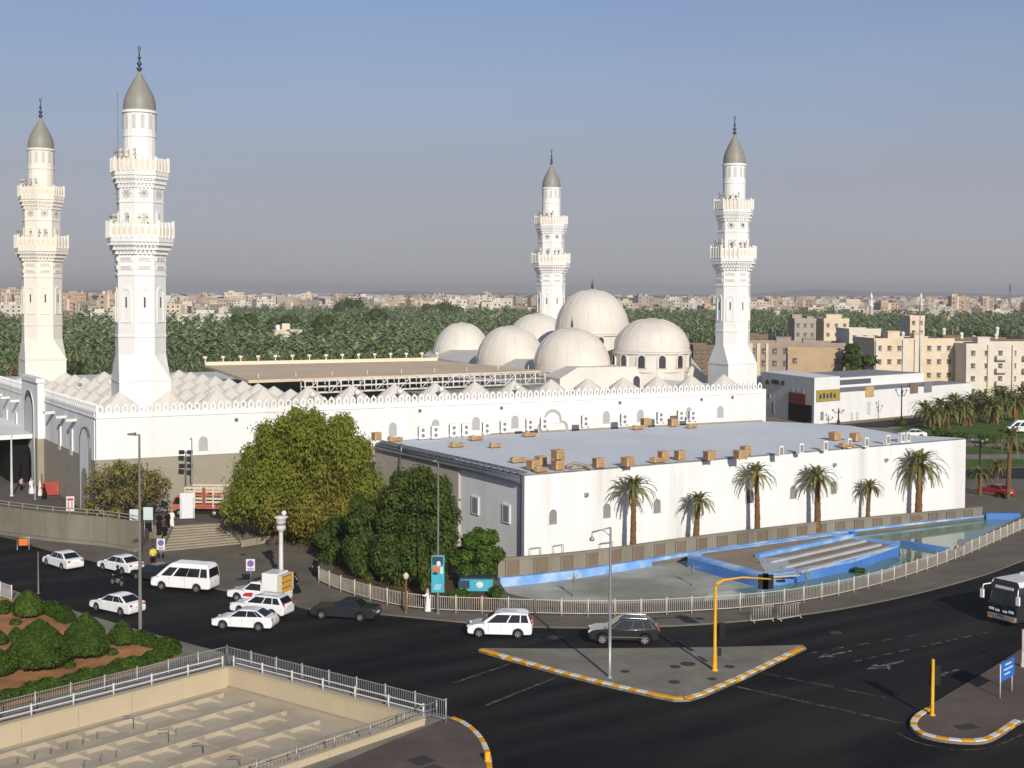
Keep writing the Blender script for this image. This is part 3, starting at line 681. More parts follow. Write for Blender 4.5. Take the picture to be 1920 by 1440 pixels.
# courtyard shade canopy and its lattice girder
zc = 12.9
cf = [P(466, 713, zc), P(1015, 695, zc), P(820, 676, zc), P(385, 685, zc)]
b = MB(); b.prism([(p.x, p.y) for p in cf], zc-.35, zc); mpart(b, 'canopy', M['canopy_tan'])
dC = (cf[1]-cf[0]); LC = dC.length; dC.normalize(); dB = (cf[2]-cf[3]); LB = dB.length; dB.normalize()
for k in range(15):
    p = cf[3]+dB*(LB*k/14); b = MB(); b.tube([p, p+Vector((0, 0, 1.15))], .10, 5); b.box(tuple(p+Vector((0, 0, 1.2))), (.5, .3, .3)); mpart(b, 'canopy_post', M['rail_tan'])
b = MB(); b.beam(cf[3], cf[2], .25, .5); mpart(b, 'canopy_rail', M['rail_tan'])
for k in range(9): p = cf[0].lerp(cf[1], .03+k*.115); b = MB(); b.tube([p, p+Vector((0, 0, .8))], .06, 5); mpart(b, 'canopy_post', M['truss_white'])
g0, g1 = P(572, 723, 12.2), P(1022, 706, 12.2); g0.z = g1.z = 11.2; dg = (g1-g0); LG = dg.length; dg.normalize(); ng = Vector((-dg.y, dg.x, 0))
b = MB()
for zz in (0, .75, 1.5):
    for off in (0, 1.3):
        b.tube([g0+ng*off+Vector((0, 0, zz)), g1+ng*off+Vector((0, 0, zz))], .085, 5)
k = 0; st = LG/22
for i in range(23):
    p = g0+dg*(st*i); b.tube([p, p+Vector((0, 0, 1.5))], .10, 5); b.tube([p+ng*1.3, p+ng*1.3+Vector((0, 0, 1.5))], .07, 5)
    b.tube([p+Vector((0, 0, 1.5)), p+ng*1.3+Vector((0, 0, 1.5))], .06, 5)
    if i < 22:
        q = p+dg*st; b.tube([p+Vector((0, 0, .75*(i % 2))), q+Vector((0, 0, .75+.75*(1-i % 2)-.0))], .07, 5)
mpart(b, 'truss', M['truss_white'])
# prayer hall block with chamfered shoulders
q1 = P(1083, 689, 13.2); zt_h = 24-(PXZ((0, 0, 0))[1]*0)-0
def on_front(x, y): return onplane(x, y, hA, nf)
prof = [on_front(1050, 737), on_front(1050, 710), on_front(1083, 689), on_front(1297, 686), on_front(1324, 706), on_front(1324, 730)]
LH = 66
b = MB(); n_ = len(prof); HR = Vector((.10, 1, 0)).normalized(); bk = [p+HL*LH for p in prof[:3]]+[p+HR*LH for p in prof[3:]]
b.add([tuple(p) for p in prof+bk], [tuple(range(n_))[::-1], tuple(range(n_, 2*n_))]+[(i, (i+1) % n_, n_+(i+1) % n_, n_+i) for i in range(n_)])
mpart(b, 'hall_roof', M['dome_cream'])
ZH = prof[2].z
c = on_front(1193, 727)
arch_panel(c, u, nf, 1.1, 1.7, .03, 'hall_window', M['window_dark'], mpart, M['dome_cream'])
p = P(460, 0, 0)
wb = [P(950, 690, ZH-1.2), P(914, 700, 10.4)]
b = MB(); p = P(932, 700, 10.4); b.box((p.x, p.y, 11.7), (3.2, 3.0, 3.4), math.atan2(u.y, u.x)); mpart(b, 'stair_head', M['dome_cream'])
rzm0 = math.atan2(u.y, u.x)
# large domes: name, px centre x, px top y, px base y, depth, px radius, drum base y
def big_dome(x, ytop, ybase, D, rpx, ydrum=None, fin=True, nwin=0):
    c = PD(x, ybase, D); r = rpx*D/FPX; zt_ = PD(x, ytop, D).z; H = zt_-c.z; b = MB(); prof = []
    for k in range(15):
        a = math.pi/2*k/14; prof.append((max(r*math.cos(a)**.93, .02) if k < 14 else .02, H*(math.sin(a)**1.02)))
    b.lathe([(r*1.02, -.18), (r*1.02, 0)]+prof, 40, (c.x, c.y, c.z), 0, True)
    ns = 20
    for k in range(ns):                              # thin standing seams
        a = 2*math.pi*(k+.5)/ns
        b.tube([(c.x+rr_*1.004*math.cos(a), c.y+rr_*1.004*math.sin(a), c.z+z) for rr_, z in prof[1:13]], 0.026, 4, 1)
    b.lathe([(r*.24, H*.955), (r*.12, H*1.0), (.02, H*1.01)], 24, (c.x, c.y, c.z+.02), 2)
    o = mpart(b, 'dome', [M['dome_cream'], M['small_dome'], M['rail_tan']], 35)
    zdn = PD(x, ydrum, D).z if ydrum else c.z-2.0
    b = MB(); b.lathe([(r*1.0, zdn-c.z-.6), (r*1.0, -.18)], 40, (c.x, c.y, c.z), 0, True); b.lathe([(r*1.045, -.5), (r*1.045, -.3), (r*1.0, -.18)], 40, (c.x, c.y, c.z), 0, False)
    if nwin: b.lathe([(r*1.03, 10.3-c.z), (r*1.03, zdn-c.z-.05), (r*1.0, zdn-c.z)], 8, (c.x, c.y, c.z), 0, False, math.pi/8+rzm0)
    dr = b.build('drum', M['dome_cream'], o, 35)
    for k in range(nwin):
        a = 2*math.pi*k/nwin+.16; n = Vector((math.cos(a), math.sin(a), 0)); d = Vector((-n.y, n.x, 0)); hh = min(2.1, c.z-zdn-.7)
        cc = Vector((c.x, c.y, 0))+n*(r*1.0-.02); cc.z = c.z-hh-.65
        bb = MB(); pl = arch_poly(1.0, hh); m_ = len(pl); bb.add([tuple(cc+d*s+n*.10+Vector((0, 0, z))) for s, z in pl], [tuple(range(m_))])
        po = arch_poly(1.5, hh+.28); bb.add([tuple(cc+d*s+n*.2+Vector((0, 0, z-.05))) for s, z in po]+[tuple(cc+d*s+n*.2+Vector((0, 0, z))) for s, z in pl]+[tuple(cc+d*s-n*.1+Vector((0, 0, z-.05))) for s, z in po], [(i, (i+1) % m_, m_+(i+1) % m_, m_+i) for i in range(m_)]+[(2*m_+i, 2*m_+(i+1) % m_, (i+1) % m_, i) for i in range(m_)], 1)
        bb.build('window', [M['window_dark'], M['dome_cream']], o)
    if fin:
        b = MB(); h = 22*D/FPX
        b.lathe([(.16, 0), (.10, h*.15), (.26, h*.25), (.08, h*.36), (.20, h*.46), (.06, h*.56), (.13, h*.64), (.04, h*.72), (.03, h)], 10, (c.x, c.y, c.z+H))
        b.build('finial', M['finial_dark'], o)
    return o
big_dome(1110, 543, 622, 204, 70, 650, True, 12)
big_dome(1072, 615, 688, 187, 72.5, 692, True, 0)
big_dome(1222, 597, 655, 187, 71, 687, False, 12)
big_dome(957, 611, 680, 206, 65, 686, False, 0)
big_dome(866, 605, 672, 236, 55, 680, False, 0)
big_dome(1008, 588, 655, 224, 62, 668, False, 0)

# left front: tall niches, lamps, the projecting gate and its dark porch
def onl(x, y): return onplane(x, y, A0, nl)
for x, y, h in ((13, 805, 2.6), (31, 812, 2.6), (113, 843, 2.8), (135, 853, 2.8)):
    c = onl(x, y); b = MB(); panel(b, c-wv*.55, c+wv*.55, nl, c.z, c.z+h, .12); panel(b, c-wv*.4, c+wv*.4, nl, c.z+.1, c.z+h-.1, .14, 1); mpart(b, 'window', [M['white_wall'], M['carved_grey']])
for x, y in ((3, 740), (17, 745), (35, 751), (101, 773), (123, 781), (142, 787)):
    c = onl(x, y); b = MB(); b.box(tuple(c+nl*.55), (1.1, .8, .28), math.atan2(nl.y, nl.x)); b.tube([c, c+nl*.5], .07, 5); mpart(b, 'wall_lamp', M['white_paint'])
for x, yb_, yt_, wd in ((163, 968, 802, 3.0),):
    c = onl(x, yb_); zt_ = onl(x, yt_).z; h = zt_-ZP
    arch_panel(Vector((c.x, c.y, ZP)), wv, nl, wd+.8, h, .22, 'gate_arch', M['white_wall'], mpart, M['pipe_grey'])
    arch_panel(Vector((c.x, c.y, ZP))+nl*.23, wv, nl, wd-.6, h*.52, .02, 'gate_door', M['stone_band'], mpart)
# projecting gate: block standing out of the left front
ga, gb_ = ((Vector((onl(x, 860).x, onl(x, 860).y, 0))-A0).dot(wv) for x in (84, 54)); gs = (ga+gb_)/2; gw = abs(gb_-ga); gd = .75
gtop = onl(70, 714).z
p, q = A0+wv*(gs-gw/2), A0+wv*(gs+gw/2)
b = MB(); panel(b, p, q, nl, ZP, gtop, gd); panel(b, p-wv*.15, q+wv*.15, nl, gtop, gtop+.5, gd+.2); panel(b, p-wv*.03, q+wv*.03, nl, ZP, zb-.1, gd+.05, 1)
mpart(b, 'gate_block', [M['white_wall'], M['stone_band']])
arch_panel(up(A0+wv*gs+nl*(gd+.06), ZP), wv, nl, gw*.62, gtop-ZP-1.0, .02, 'gate_arch', M['pipe_grey'], mpart, M['white_wall'])
arch_panel(up(A0+wv*gs+nl*(gd+.13), ZP), wv, nl, gw*.5, gtop-ZP-1.8, .01, 'gate_niche', M['carved_grey'], mpart)
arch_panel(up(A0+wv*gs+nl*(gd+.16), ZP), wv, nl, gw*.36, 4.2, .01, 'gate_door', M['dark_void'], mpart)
cp_ = A0+wv*(gs+9); b = MB(); cc = cp_+nl*3; b.box((cc.x, cc.y, ZP+5.6), (7.5, 22, .5), math.atan2(nl.y, nl.x)-0); mpart(b, 'porch_roof', M['white_wall'])
b = MB(); cc = cp_+nl*1.5; b.box((cc.x, cc.y, ZP+2.6), (2.6, 18, 5.2), math.atan2(nl.y, nl.x)); mpart(b, 'porch_shade', M['dark_void'])  # solid near-black block painted as the shade under the porch roof
b = MB()
for k in range(4): cc = cp_+nl*6+wv*(-9+k*6); b.box((cc.x, cc.y, ZP+2.7), (.5, .5, 5.4), math.atan2(nl.y, nl.x))
mpart(b, 'porch_post', M['white_wall'])
p = MP(8, 56, 10.3); b = MB(); c = P(104, 742, 10.3)
pts = [P(80, 745, 10.3), P(126, 748, 10.3)]

# ------------------------------------------------------------------ minarets
def minaret(loc, s, label, m1, mrail, rz):
    t = thing('minaret', label, 'minaret', loc, rz, 'minarets of the mosque')
    t.scale = (s, s, s); O8 = math.pi/8
    def oct_(b, prof, mi=0, smooth=False): b.lathe(prof, 8, (0, 0, 0), mi, smooth, O8)
    k8 = 1/math.cos(O8); fl = 2.65
    # square base and broached foot
    b = MB(); b.box((0, 0, 7.2), (5.3, 5.3, 14.4)); b.box((0, 0, 14.45), (5.45, 5.45, .16)); b.build('base', m1, t)
    b = MB(); sq = []
    for k in range(8):
        a = O8+k*math.pi/4; x, y = math.cos(a), math.sin(a); sq.append((fl if abs(x) > abs(y) else fl*.999)*0 or 0)
    bot = [(fl, 1.9), (1.9, fl), (-1.9, fl), (-fl, 1.9), (-fl, -1.9), (-1.9, -fl), (1.9, -fl), (fl, -1.9)]
    bot = [(fl, fl*.98), (fl*.98, fl), (-fl*.98, fl), (-fl, fl*.98), (-fl, -fl*.98), (-fl*.98, -fl), (fl*.98, -fl), (fl, -fl*.98)]
    r8 = 2.47*k8; top = [(r8*math.cos(O8+k*math.pi/4), r8*math.sin(O8+k*math.pi/4)) for k in range(8)]
    b.add([(x, y, 14.55) for x, y in bot]+[(x, y, 17.2) for x, y in top], [(i, (i+1) % 8, 8+(i+1) % 8, 8+i) for i in range(8)]); b.build('foot', m1, t)
    # octagonal shaft with string courses and framed niches
    b = MB(); r = 2.47*k8
    oct_(b, [(r, 17.2), (r, 19.0), (r*1.03, 19.05), (r*1.03, 19.25), (r, 19.3), (r, 25.5), (r*1.035, 25.55), (r*1.035, 25.75), (r, 25.8), (r, 27.9), (r*1.03, 27.95), (r*1.03, 28.1), (r, 28.15), (r, 28.3)])
    sh = b.build('shaft', m1, t)
    for k in range(8):
        a = k*math.pi/4; n = Vector((math.cos(a), math.sin(a), 0)); d = Vector((-n.y, n.x, 0)); c = n*2.47
        bb = MB(); pl = arch_poly(.9, 3.4); po = arch_poly(1.25, 3.75); m_ = len(pl)
        bb.add([tuple(c+d*x+n*.10+Vector((0, 0, 20.6+z))) for x, z in po]+[tuple(c+d*x+n*.10+Vector((0, 0, 20.7+z))) for x, z in pl]+[tuple(c+d*x+n*0+Vector((0, 0, 20.6+z))) for x, z in po]+[tuple(c+d*x+n*.02+Vector((0, 0, 20.7+z))) for x, z in pl],
               [(i, (i+1) % m_, m_+(i+1) % m_, m_+i) for i in range(m_)]+[(2*m_+i, 2*m_+(i+1) % m_, (i+1) % m_, i) for i in range(m_)]+[(m_+i, m_+(i+1) % m_, 3*m_+(i+1) % m_, 3*m_+i) for i in range(m_)]+[tuple(range(3*m_, 4*m_))], 0)
        c2 = c+n*.04+Vector((0, 0, 22.2)); bb.hexa([tuple(c2+d*x+n*e_+Vector((0, 0, z))) for z in (0, 1.1) for x, e_ in ((-.09, 0), (.09, 0), (.09, .02), (-.09, .02))], 1)
        for zz in (26.2, 27.1):
            bb.hexa([tuple(c+d*x+n*e_+Vector((0, 0, zz+z))) for z in (0, .45) for x, e_ in ((-.75, 0), (.75, 0), (.75, .09), (-.75, .09))], 0)
            bb.hexa([tuple(c+d*x+n*e_+Vector((0, 0, zz+z))) for z in (.1, .35) for x, e_ in ((-.6, .08), (.6, .08), (.6, .10), (-.6, .10))], 2)
        bb.build('niche', [m1, M['window_dark'], M['carved_grey']], t)
    def balcony(z0, r0, r1, hrail, mr):
        "corbelled gallery: three steps of brackets, a floor and a panelled parapet"
        b = MB(); hc = 1.55
        oct_(b, [(r0, z0), (r0+(r1-r0)*.35, z0+.1), (r0+(r1-r0)*.35, z0+.5), (r0+(r1-r0)*.68, z0+.6), (r0+(r1-r0)*.68, z0+1.0), (r1, z0+1.1), (r1, z0+hc)])
        for st_, (f_, zz) in enumerate(((.35, .0), (.68, .45), (1.0, .95))):
            for k in range(8):
                a = k*math.pi/4; n = Vector((math.cos(a), math.sin(a), 0)); d = Vector((-n.y, n.x, 0)); rr_ = (r0+(r1-r0)*f_)*math.cos(O8); wd = 2*rr_*math.tan(O8)
                nb = 5+st_
                for j in range(nb):
                    c = n*(rr_-.02)+d*(-wd/2+wd*(j+.5)/nb)
                    b.hexa([tuple(c+d*x+n*e_+Vector((0, 0, z0+zz-.28+z))) for z in (.08, .36) for x, e_ in ((-wd/nb*.3, -.3), (wd/nb*.3, -.3), (wd/nb*.3, .0), (-wd/nb*.3, .0))], 0)
        o = b.build('balcony', m1, t); b = MB(); zr = z0+hc; ri = r1*math.cos(O8)-.06
        for k in range(8):
            a = k*math.pi/4; n = Vector((math.cos(a), math.sin(a), 0)); d = Vector((-n.y, n.x, 0)); wd = 2*ri*math.tan(O8); nb = 4
            b.hexa([tuple(n*(ri-.05)+d*x+n*e_+Vector((0, 0, zr+z))) for z in (0, hrail*.82) for x, e_ in ((-wd/2, 0), (wd/2, 0), (wd/2, .08), (-wd/2, .08))], 1)
            for j in range(nb+1):
                x = -wd/2+wd*j/nb; b.hexa([tuple(n*(ri-.10)+d*(x+xx)+n*e_+Vector((0, 0, zr+z))) for z in (0, hrail*(1.05 if j in (0, nb) else .95)) for xx, e_ in ((-.11, 0), (.11, 0), (.11, .24), (-.11, .24))], 0)
            for j in range(nb):
                x = -wd/2+wd*(j+.5)/nb
                b.hexa([tuple(n*(ri+.02)+d*(x+xx)+n*e_+Vector((0, 0, zr+z))) for z in (hrail*.2, hrail*.62) for xx, e_ in ((-wd*.07, 0), (wd*.07, 0), (wd*.07, .03), (-wd*.07, .03))], 2)
        b.build('parapet', [m1, mr, M['rail_tan']], o)
        return o
    lo = balcony(28.0, 2.47*k8, 3.52, 1.75, m1)
    b = MB(); r = 2.28*k8
    oct_(b, [(r, 29.2), (r, 33.2), (r*1.03, 33.25), (r*1.03, 33.4), (r, 33.45), (r, 35.3)]); b.build('upper_shaft', m1, t)
    for k in range(8):
        a = k*math.pi/4; n = Vector((math.cos(a), math.sin(a), 0)); d = Vector((-n.y, n.x, 0)); c = n*2.28; bb = MB()
        for zz, hh, wd in ((30.4, 1.9, .7),):
            bb.hexa([tuple(c+d*x+n*e_+Vector((0, 0, zz+z))) for z in (0, hh) for x, e_ in ((-wd/2, 0), (wd/2, 0), (wd/2, .10), (-wd/2, .10))], 0)
            bb.hexa([tuple(c+d*x+n*e_+Vector((0, 0, zz+.15+z))) for z in (0, hh-.3) for x, e_ in ((-wd/2+.15, .09), (wd/2-.15, .09), (wd/2-.15, .11), (-wd/2+.15, .11))], 1)
        for q in range(4):                               # carved rosette above
            a2 = q*math.pi/4; dd = d*math.cos(a2)+Vector((0, 0, 1))*math.sin(a2); ee = d*-math.sin(a2)+Vector((0, 0, 1))*math.cos(a2)
            bb.hexa([tuple(c+Vector((0, 0, 34.25))+dd*x+ee*y+n*z) for z in (0, .07) for x, y in ((-.55, -.09), (.55, -.09), (.55, .09), (-.55, .09))], 1)
        bb.build('niche', [m1, M['carved_grey']], t)
    hi = balcony(35.0, 2.28*k8, 3.02, 1.45, mrail)
    b = MB(); b.lathe([(1.72, 36.4), (1.72, 40.2), (1.79, 40.25), (1.79, 40.4), (1.72, 40.45), (1.72, 42.75), (1.88, 42.8), (1.88, 43.05), (1.7, 43.1)], 20, (0, 0, 0), 0, False)
    lan = b.build('lantern', m1, t)
    for k in range(12):
        a = 2*math.pi*k/12; n = Vector((math.cos(a), math.sin(a), 0)); d = Vector((-n.y, n.x, 0)); c = n*1.705
        bb = MB(); pl = arch_poly(.42, 1.5); bb.add([tuple(c+d*x+n*.03+Vector((0, 0, 41.1+z))) for x, z in pl], [tuple(range(len(pl)))]); bb.build('opening', M['carved_grey'], lan)
    b = MB(); b.lathe([(1.68, 43.05), (1.70, 43.55), (1.62, 44.2), (1.40, 44.85), (1.08, 45.5), (.74, 46.12), (.42, 46.65), (.23, 47.05), (.16, 47.25)], 24); b.build('cap', M['cap_grey'], t)
    FO = -.45; b = MB(); b.lathe([(.16, 47.65), (.12, 47.9), (.34, 48.12), (.12, 48.34), (.10, 48.42), (.30, 48.66), (.10, 48.9), (.08, 49.1), (.20, 49.30), (.08, 49.5), (.07, 50.2)], 10)
    b.tube([(.0, 0, 50.1), (.11, 0, 50.2), (.13, 0, 50.4), (.04, 0, 50.55)], .05, 5); b.tube([(.0, 0, 50.1), (-.11, 0, 50.2), (-.13, 0, 50.4), (-.04, 0, 50.55)], .05, 5); fo_ = b.build('finial', M['finial_dark'], t); fo_.location = (0, 0, FO-.12)
    for zz, rad, angs in ((30.0, 2.98, (200, 215, 228, 262, 285, 300)), (36.8, 2.45, (205, 220, 258, 275, 240))):
        for a in angs:
            a = R(a)-rz; b = MB(); n = Vector((math.cos(a), math.sin(a), 0)); c = n*rad+Vector((0, 0, zz+1.5))
            b.tube([c-Vector((0, 0, 1.4)), c+Vector((0, 0, .6))], .05, 5)
            for dz in (-.1, .42): b.tube([c+Vector((0, 0, dz))-n*.2, c+Vector((0, 0, dz)), c+Vector((0, 0, dz))+n*.22], [.07, .10, .21], 8, 1, False)
            b.build('loudspeaker', [M['post_olive'], M['recess_grey'] if int(math.degrees(a)) % 3 else M['rail_tan']], t)
    return t
rzm = math.atan2(u.y, u.x)
def mloc(x, D): p = PD(x, 700, D); return (p.x, p.y, 0)
m1 = minaret(mloc(264, 137), 1.0, 'tallest white minaret, second from the left, rising behind the front corner of the wall', M['shaft_white'], M['rail_tan'], rzm)
m2 = minaret(mloc(79.5, 176), 1.005, 'sunlit cream minaret at the left edge of the picture, behind the side gate', M['shaft_sunlit'], M['shaft_sunlit'], rzm+R(4))
m3 = copy_tree(m1); m3.location = mloc(1032, 228); m3.scale = (.955, .955, .987); m3['label'] = 'smallest white minaret behind the cluster of large domes'
m4 = copy_tree(m1); m4.location = mloc(1373, 180); m4.scale = (.915, .915, .976); m4['label'] = 'white minaret at the right end of the mosque wall, above the annex roof'
b = MB(); b.tube([(-2.5, -1.6, 36.5), (-2.52, -1.62, 44.8)], .028, 5); b.build('antenna', M['post_olive'], m1)
# ================================================================== the low annex
ZA = 1.0                                     # planter level at the foot of the annex
def za(x): return 1.0-.5*(x-980)/829
aO = P(980, 1047, ZA); ztop = PD(981, 890, aO.y).z; aF = P(1809, 954, .5); ZR = ztop
a1 = P(981, 890, ZR); a1.x, a1.y = aO.x, aO.y
pts_px = [(1809, 828), (1689, 815), (1594, 798), (1506, 793), (1438, 790), (780, 823), (706, 829)]
rp_ = [Vector((aO.x, aO.y, 0))]+[Vector((P(x, y, ZR).x, P(x, y, ZR).y, 0)) for x, y in pts_px]
far_ = Vector((aF.x, aF.y, 0)); rp_[1] = far_
annex = thing('annex_building', 'long low white building with a flat pale grey roof in front of the mosque', 'building', (aO.x, aO.y, 0))
def apart(b, name, m, sharp=None): return at_world(b.build(name, m, annex, sharp), annex)
ua = (far_-rp_[0]).normalized(); na = Vector((ua.y, -ua.x, 0)); LA = (far_-rp_[0]).length
left_end = rp_[-1]; va = (left_end-rp_[0]).normalized(); nva = Vector((-va.y, va.x, 0)); LV = (left_end-rp_[0]).length
b = MB(); panel(b, rp_[0]-na*.3, far_-na*.3, na, 0, ZR-.06, .3); apart(b, 'wall', M['annex_wall'])
pw = rp_[0].lerp(left_end, .0)
sp = onplane(863, 900, rp_[0], nva); ls = (Vector((sp.x, sp.y, 0))-rp_[0]).dot(va)
b = MB(); panel(b, rp_[0]+va*.02-nva*.3, rp_[0]+va*ls-nva*.3, nva, 0, ZR-.45, .28); apart(b, 'wall', M['white_wall'])
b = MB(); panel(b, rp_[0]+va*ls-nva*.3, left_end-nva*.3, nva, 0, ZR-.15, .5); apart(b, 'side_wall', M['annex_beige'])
b = MB()
for i in range(1, 7): p, q = rp_[i], rp_[i+1]; b.quad(up(p, 0), up(q, 0), up(q, ZR-.06), up(p, ZR-.06))
apart(b, 'rear_wall', M['white_wall'])
ro = slab('roof', [(p.x, p.y) for p in rp_], ZR, M['annex_roof'], .14, M['pipe_grey'], None); ro.parent = annex; at_world(ro, annex)
# seams of the roof sheeting
b = MB()
for k in range(1, 16):
    p = rp_[0]+ua*(k*3.6)-na*.6; q = p-na*(23-.15*k)
    b.hexa([up(p-ua*.03, ZR), up(p+ua*.03, ZR), up(q+ua*.03, ZR), up(q-ua*.03, ZR), up(p-ua*.03, ZR+.006), up(p+ua*.03, ZR+.006), up(q+ua*.03, ZR+.006), up(q-ua*.03, ZR+.006)])
apart(b, 'roof_seam', M['annex_roof'])
# gutter and pipes down the left edge
b = MB()
for dz, r_, off in ((-.25, .14, .15), (-.55, .22, .28), (.12, .07, -.25), (.16, .06, -.5)):
    b.tube([up(rp_[0]+va*(.1)+nva*off, ZR+dz), up(rp_[0]+va*ls*.6+nva*off, ZR+dz+.02), up(left_end-va*.3+nva*off, ZR+dz)], r_, 8)
b.box(tuple(up(rp_[0]+nva*.12+na*.06, (ZR+ZA)/2)), (.28, .3, ZR-ZA-.1), math.atan2(ua.y, ua.x))
x = .6
while x < LV-1:
    b.box(tuple(up(rp_[0]+va*x+nva*.05, ZR+.1)), (.08, .3, .3), math.atan2(va.y, va.x)); x += 1.1 if x < ls else .5
apart(b, 'gutter_pipe', M['pipe_grey'])
b = MB(); p = onplane(753, 850, rp_[0]+nva*.3, nva); b.tube([p+Vector((0, 0, 1.0)), p+nva*.05, p-Vector((0, 0, 1.5))+va*.5, up(p+va*.5, .3)], .12, 6); apart(b, 'downpipe', M['pipe_grey'])
for x, y in ((1036, 983), (1137, 971), (1231, 962), (1405, 943), (1486, 935), (1562, 926), (1405, 943)):
    if (x, y) == (1405, 943) and False: continue
    c = onplane(x, y, rp_[0], na); arch_panel(c, ua, na, .82, 1.32, .015, 'window', M['window_grey'], apart, M['white_wall'])
for x, y in ((892, 962), (950, 978)):
    c = onplane(x, y, rp_[0], nva); b = MB(); panel(b, c-va*.62, c+va*.62, nva, c.z-.12, c.z+1.55, .10); panel(b, c-va*.42, c+va*.42, nva, c.z, c.z+1.42, .115, 1); apart(b, 'window', [M['white_wall'], M['window_grey']])
for x, y in ((1098, 927), (1563, 871), (1660, 862)):
    c = onplane(x, y, rp_[0], na); b = MB(); b.box(tuple(c+na*.15), (.3, .3, .3), math.atan2(ua.y, ua.x)); b.tube([c, c+na*.4-Vector((0, 0, .1))], .05, 5); apart(b, 'wall_lamp', M['galvanised'])
for x, y in ((1462, 855), (1500, 850), (1545, 845), (1590, 840), (1622, 838), (1662, 833), (1690, 829), (1700, 828)):
    c = P(x, y, ZR); b = MB(); b.box((c.x, c.y, ZR+.5), (.55, .5, 1.0), math.atan2(ua.y, ua.x)); b.box(tuple(Vector((c.x, c.y, ZR+.5))+na*.27), (.35, .03, .7), math.atan2(ua.y, ua.x), 1); apart(b, 'roof_vent', [M['ac_white'], M['window_grey']])
c = P(1082, 880, ZR); b = MB(); b.tube([c+Vector((-1, 0, .2)), c+Vector((-.2, .4, .5)), c+Vector((.8, .1, .3)), c+Vector((1.2, -.5, .25))], .16, 6); b.tube([c+Vector((-.6, -.5, .15)), c+Vector((1.0, .6, .2))], .12, 6); apart(b, 'loose_duct', M['stone_band'])

# white split air conditioners along the back edge of the roof
ac_px = [(792, 824), (816, 823), (850, 819), (873, 818), (912, 815), (945, 812), (993, 808), (1020, 806), (1097, 801), (1170, 797), (1238, 793), (1276, 790), (1298, 790)]
rzr = math.atan2(u.y, u.x)
def ac_unit():
    t = thing('air_conditioner', 'white air conditioner', 'air conditioner', (0, 0, 0), rzr, 'white air conditioners along the back of the annex roof')
    b = MB(); b.box((0, 0, .78), (.95, .40, 1.36)); o = b.build('casing', M['ac_white'], t); bevel(o, .03, 2)
    for z in (.48, 1.06):
        b = MB(); pr = [(.2, 0), (.2, .03), (.17, .035)]; f = MB(); f.lathe(pr, 14, (0, 0, 0), 0, False)
        b.add([(v[0], -.20-v[2], v[1]+z) for v in f.v], f.f, 0); b.box((0, -.225, z), (.03, .03, .4)); b.box((0, -.225, z), (.4, .03, .03)); b.build('fan', M['ac_dark'], t)
    b = MB()
    for x in (-.4, .4): b.box((x, 0, .05), (.06, .5, .10))
    b.box((-.49, -.02, .9), (.03, .28, .9)); b.build('bracket', M['ac_dark'], t); return t
ac0 = ac_unit()
desc = ['first white air conditioner from the left along the mosque wall', 'second white air conditioner from the left along the mosque wall', 'third white air conditioner, left of a close pair on the annex roof edge', 'fourth white air conditioner, right of a close pair on the annex roof edge', 'fifth white air conditioner from the left behind the annex roof', 'sixth white air conditioner, between a grey blind window and the trefoil arch', 'white air conditioner at the left foot of the trefoil arch', 'white air conditioner at the right foot of the trefoil arch', 'white air conditioner standing alone just right of the trefoil arch', 'white air conditioner left of the tan cooler group at the back edge', 'white air conditioner between two tan coolers at the back edge', 'left of the last two white air conditioners at the back edge', 'rightmost white air conditioner along the back of the annex roof']
for i, (x, y) in enumerate(ac_px):
    o = ac0 if i == 0 else copy_tree(ac0); p = P(x, y+1, ZR); o.location = (p.x, p.y, ZR); o['label'] = desc[i]; s = 1.0; o.scale = (s, s, s)
# tan evaporative coolers on the annex roof
def cooler(kind):
    t = thing('evaporative_cooler', 'tan cooler', 'cooler', (0, 0, 0), 0, 'tan evaporative coolers on the annex roof')
    if kind == 0:
        b = MB(); b.box((0, 0, .62), (1.15, 1.15, .95)); o = b.build('casing', M['cooler_tan'], t); bevel(o, .04, 1)
        b = MB()
        for k in range(5):
            for n, sx_, sy_ in (((0, -.585), .95, .03), ((-.585, 0), .03, .95), ((.585, 0), .03, .95)): b.box((n[0], n[1], .30+k*.16), (sx_, sy_, .07))
        b.build('louvre', M['cooler_brown'], t)
        b = MB(); b.box((0, 0, 1.13), (1.28, 1.28, .08)); b.build('lid', M['cooler_tan'], t)
        b = MB()
        for x in (-.48, .48):
            for y in (-.48, .48): b.box((x, y, .07), (.08, .08, .14))
        b.build('stand', M['cooler_brown'], t)
    else:
        b = MB(); b.box((0, 0, .35), (1.7, .9, .42)); b.box((-.45, .05, .62), (.7, .7, .14)); o = b.build('casing', M['cooler_tan'], t); bevel(o, .04, 1)
        b = MB()
        for k in range(3): b.box((0, -.46, .25+k*.12), (1.4, .03, .06))
        b.build('louvre', M['cooler_brown'], t)
        b = MB(); b.box((-.6, 0, .07), (.1, .8, .14)); b.box((.6, 0, .07), (.1, .8, .14)); b.build('stand', M['cooler_brown'], t)
    return t
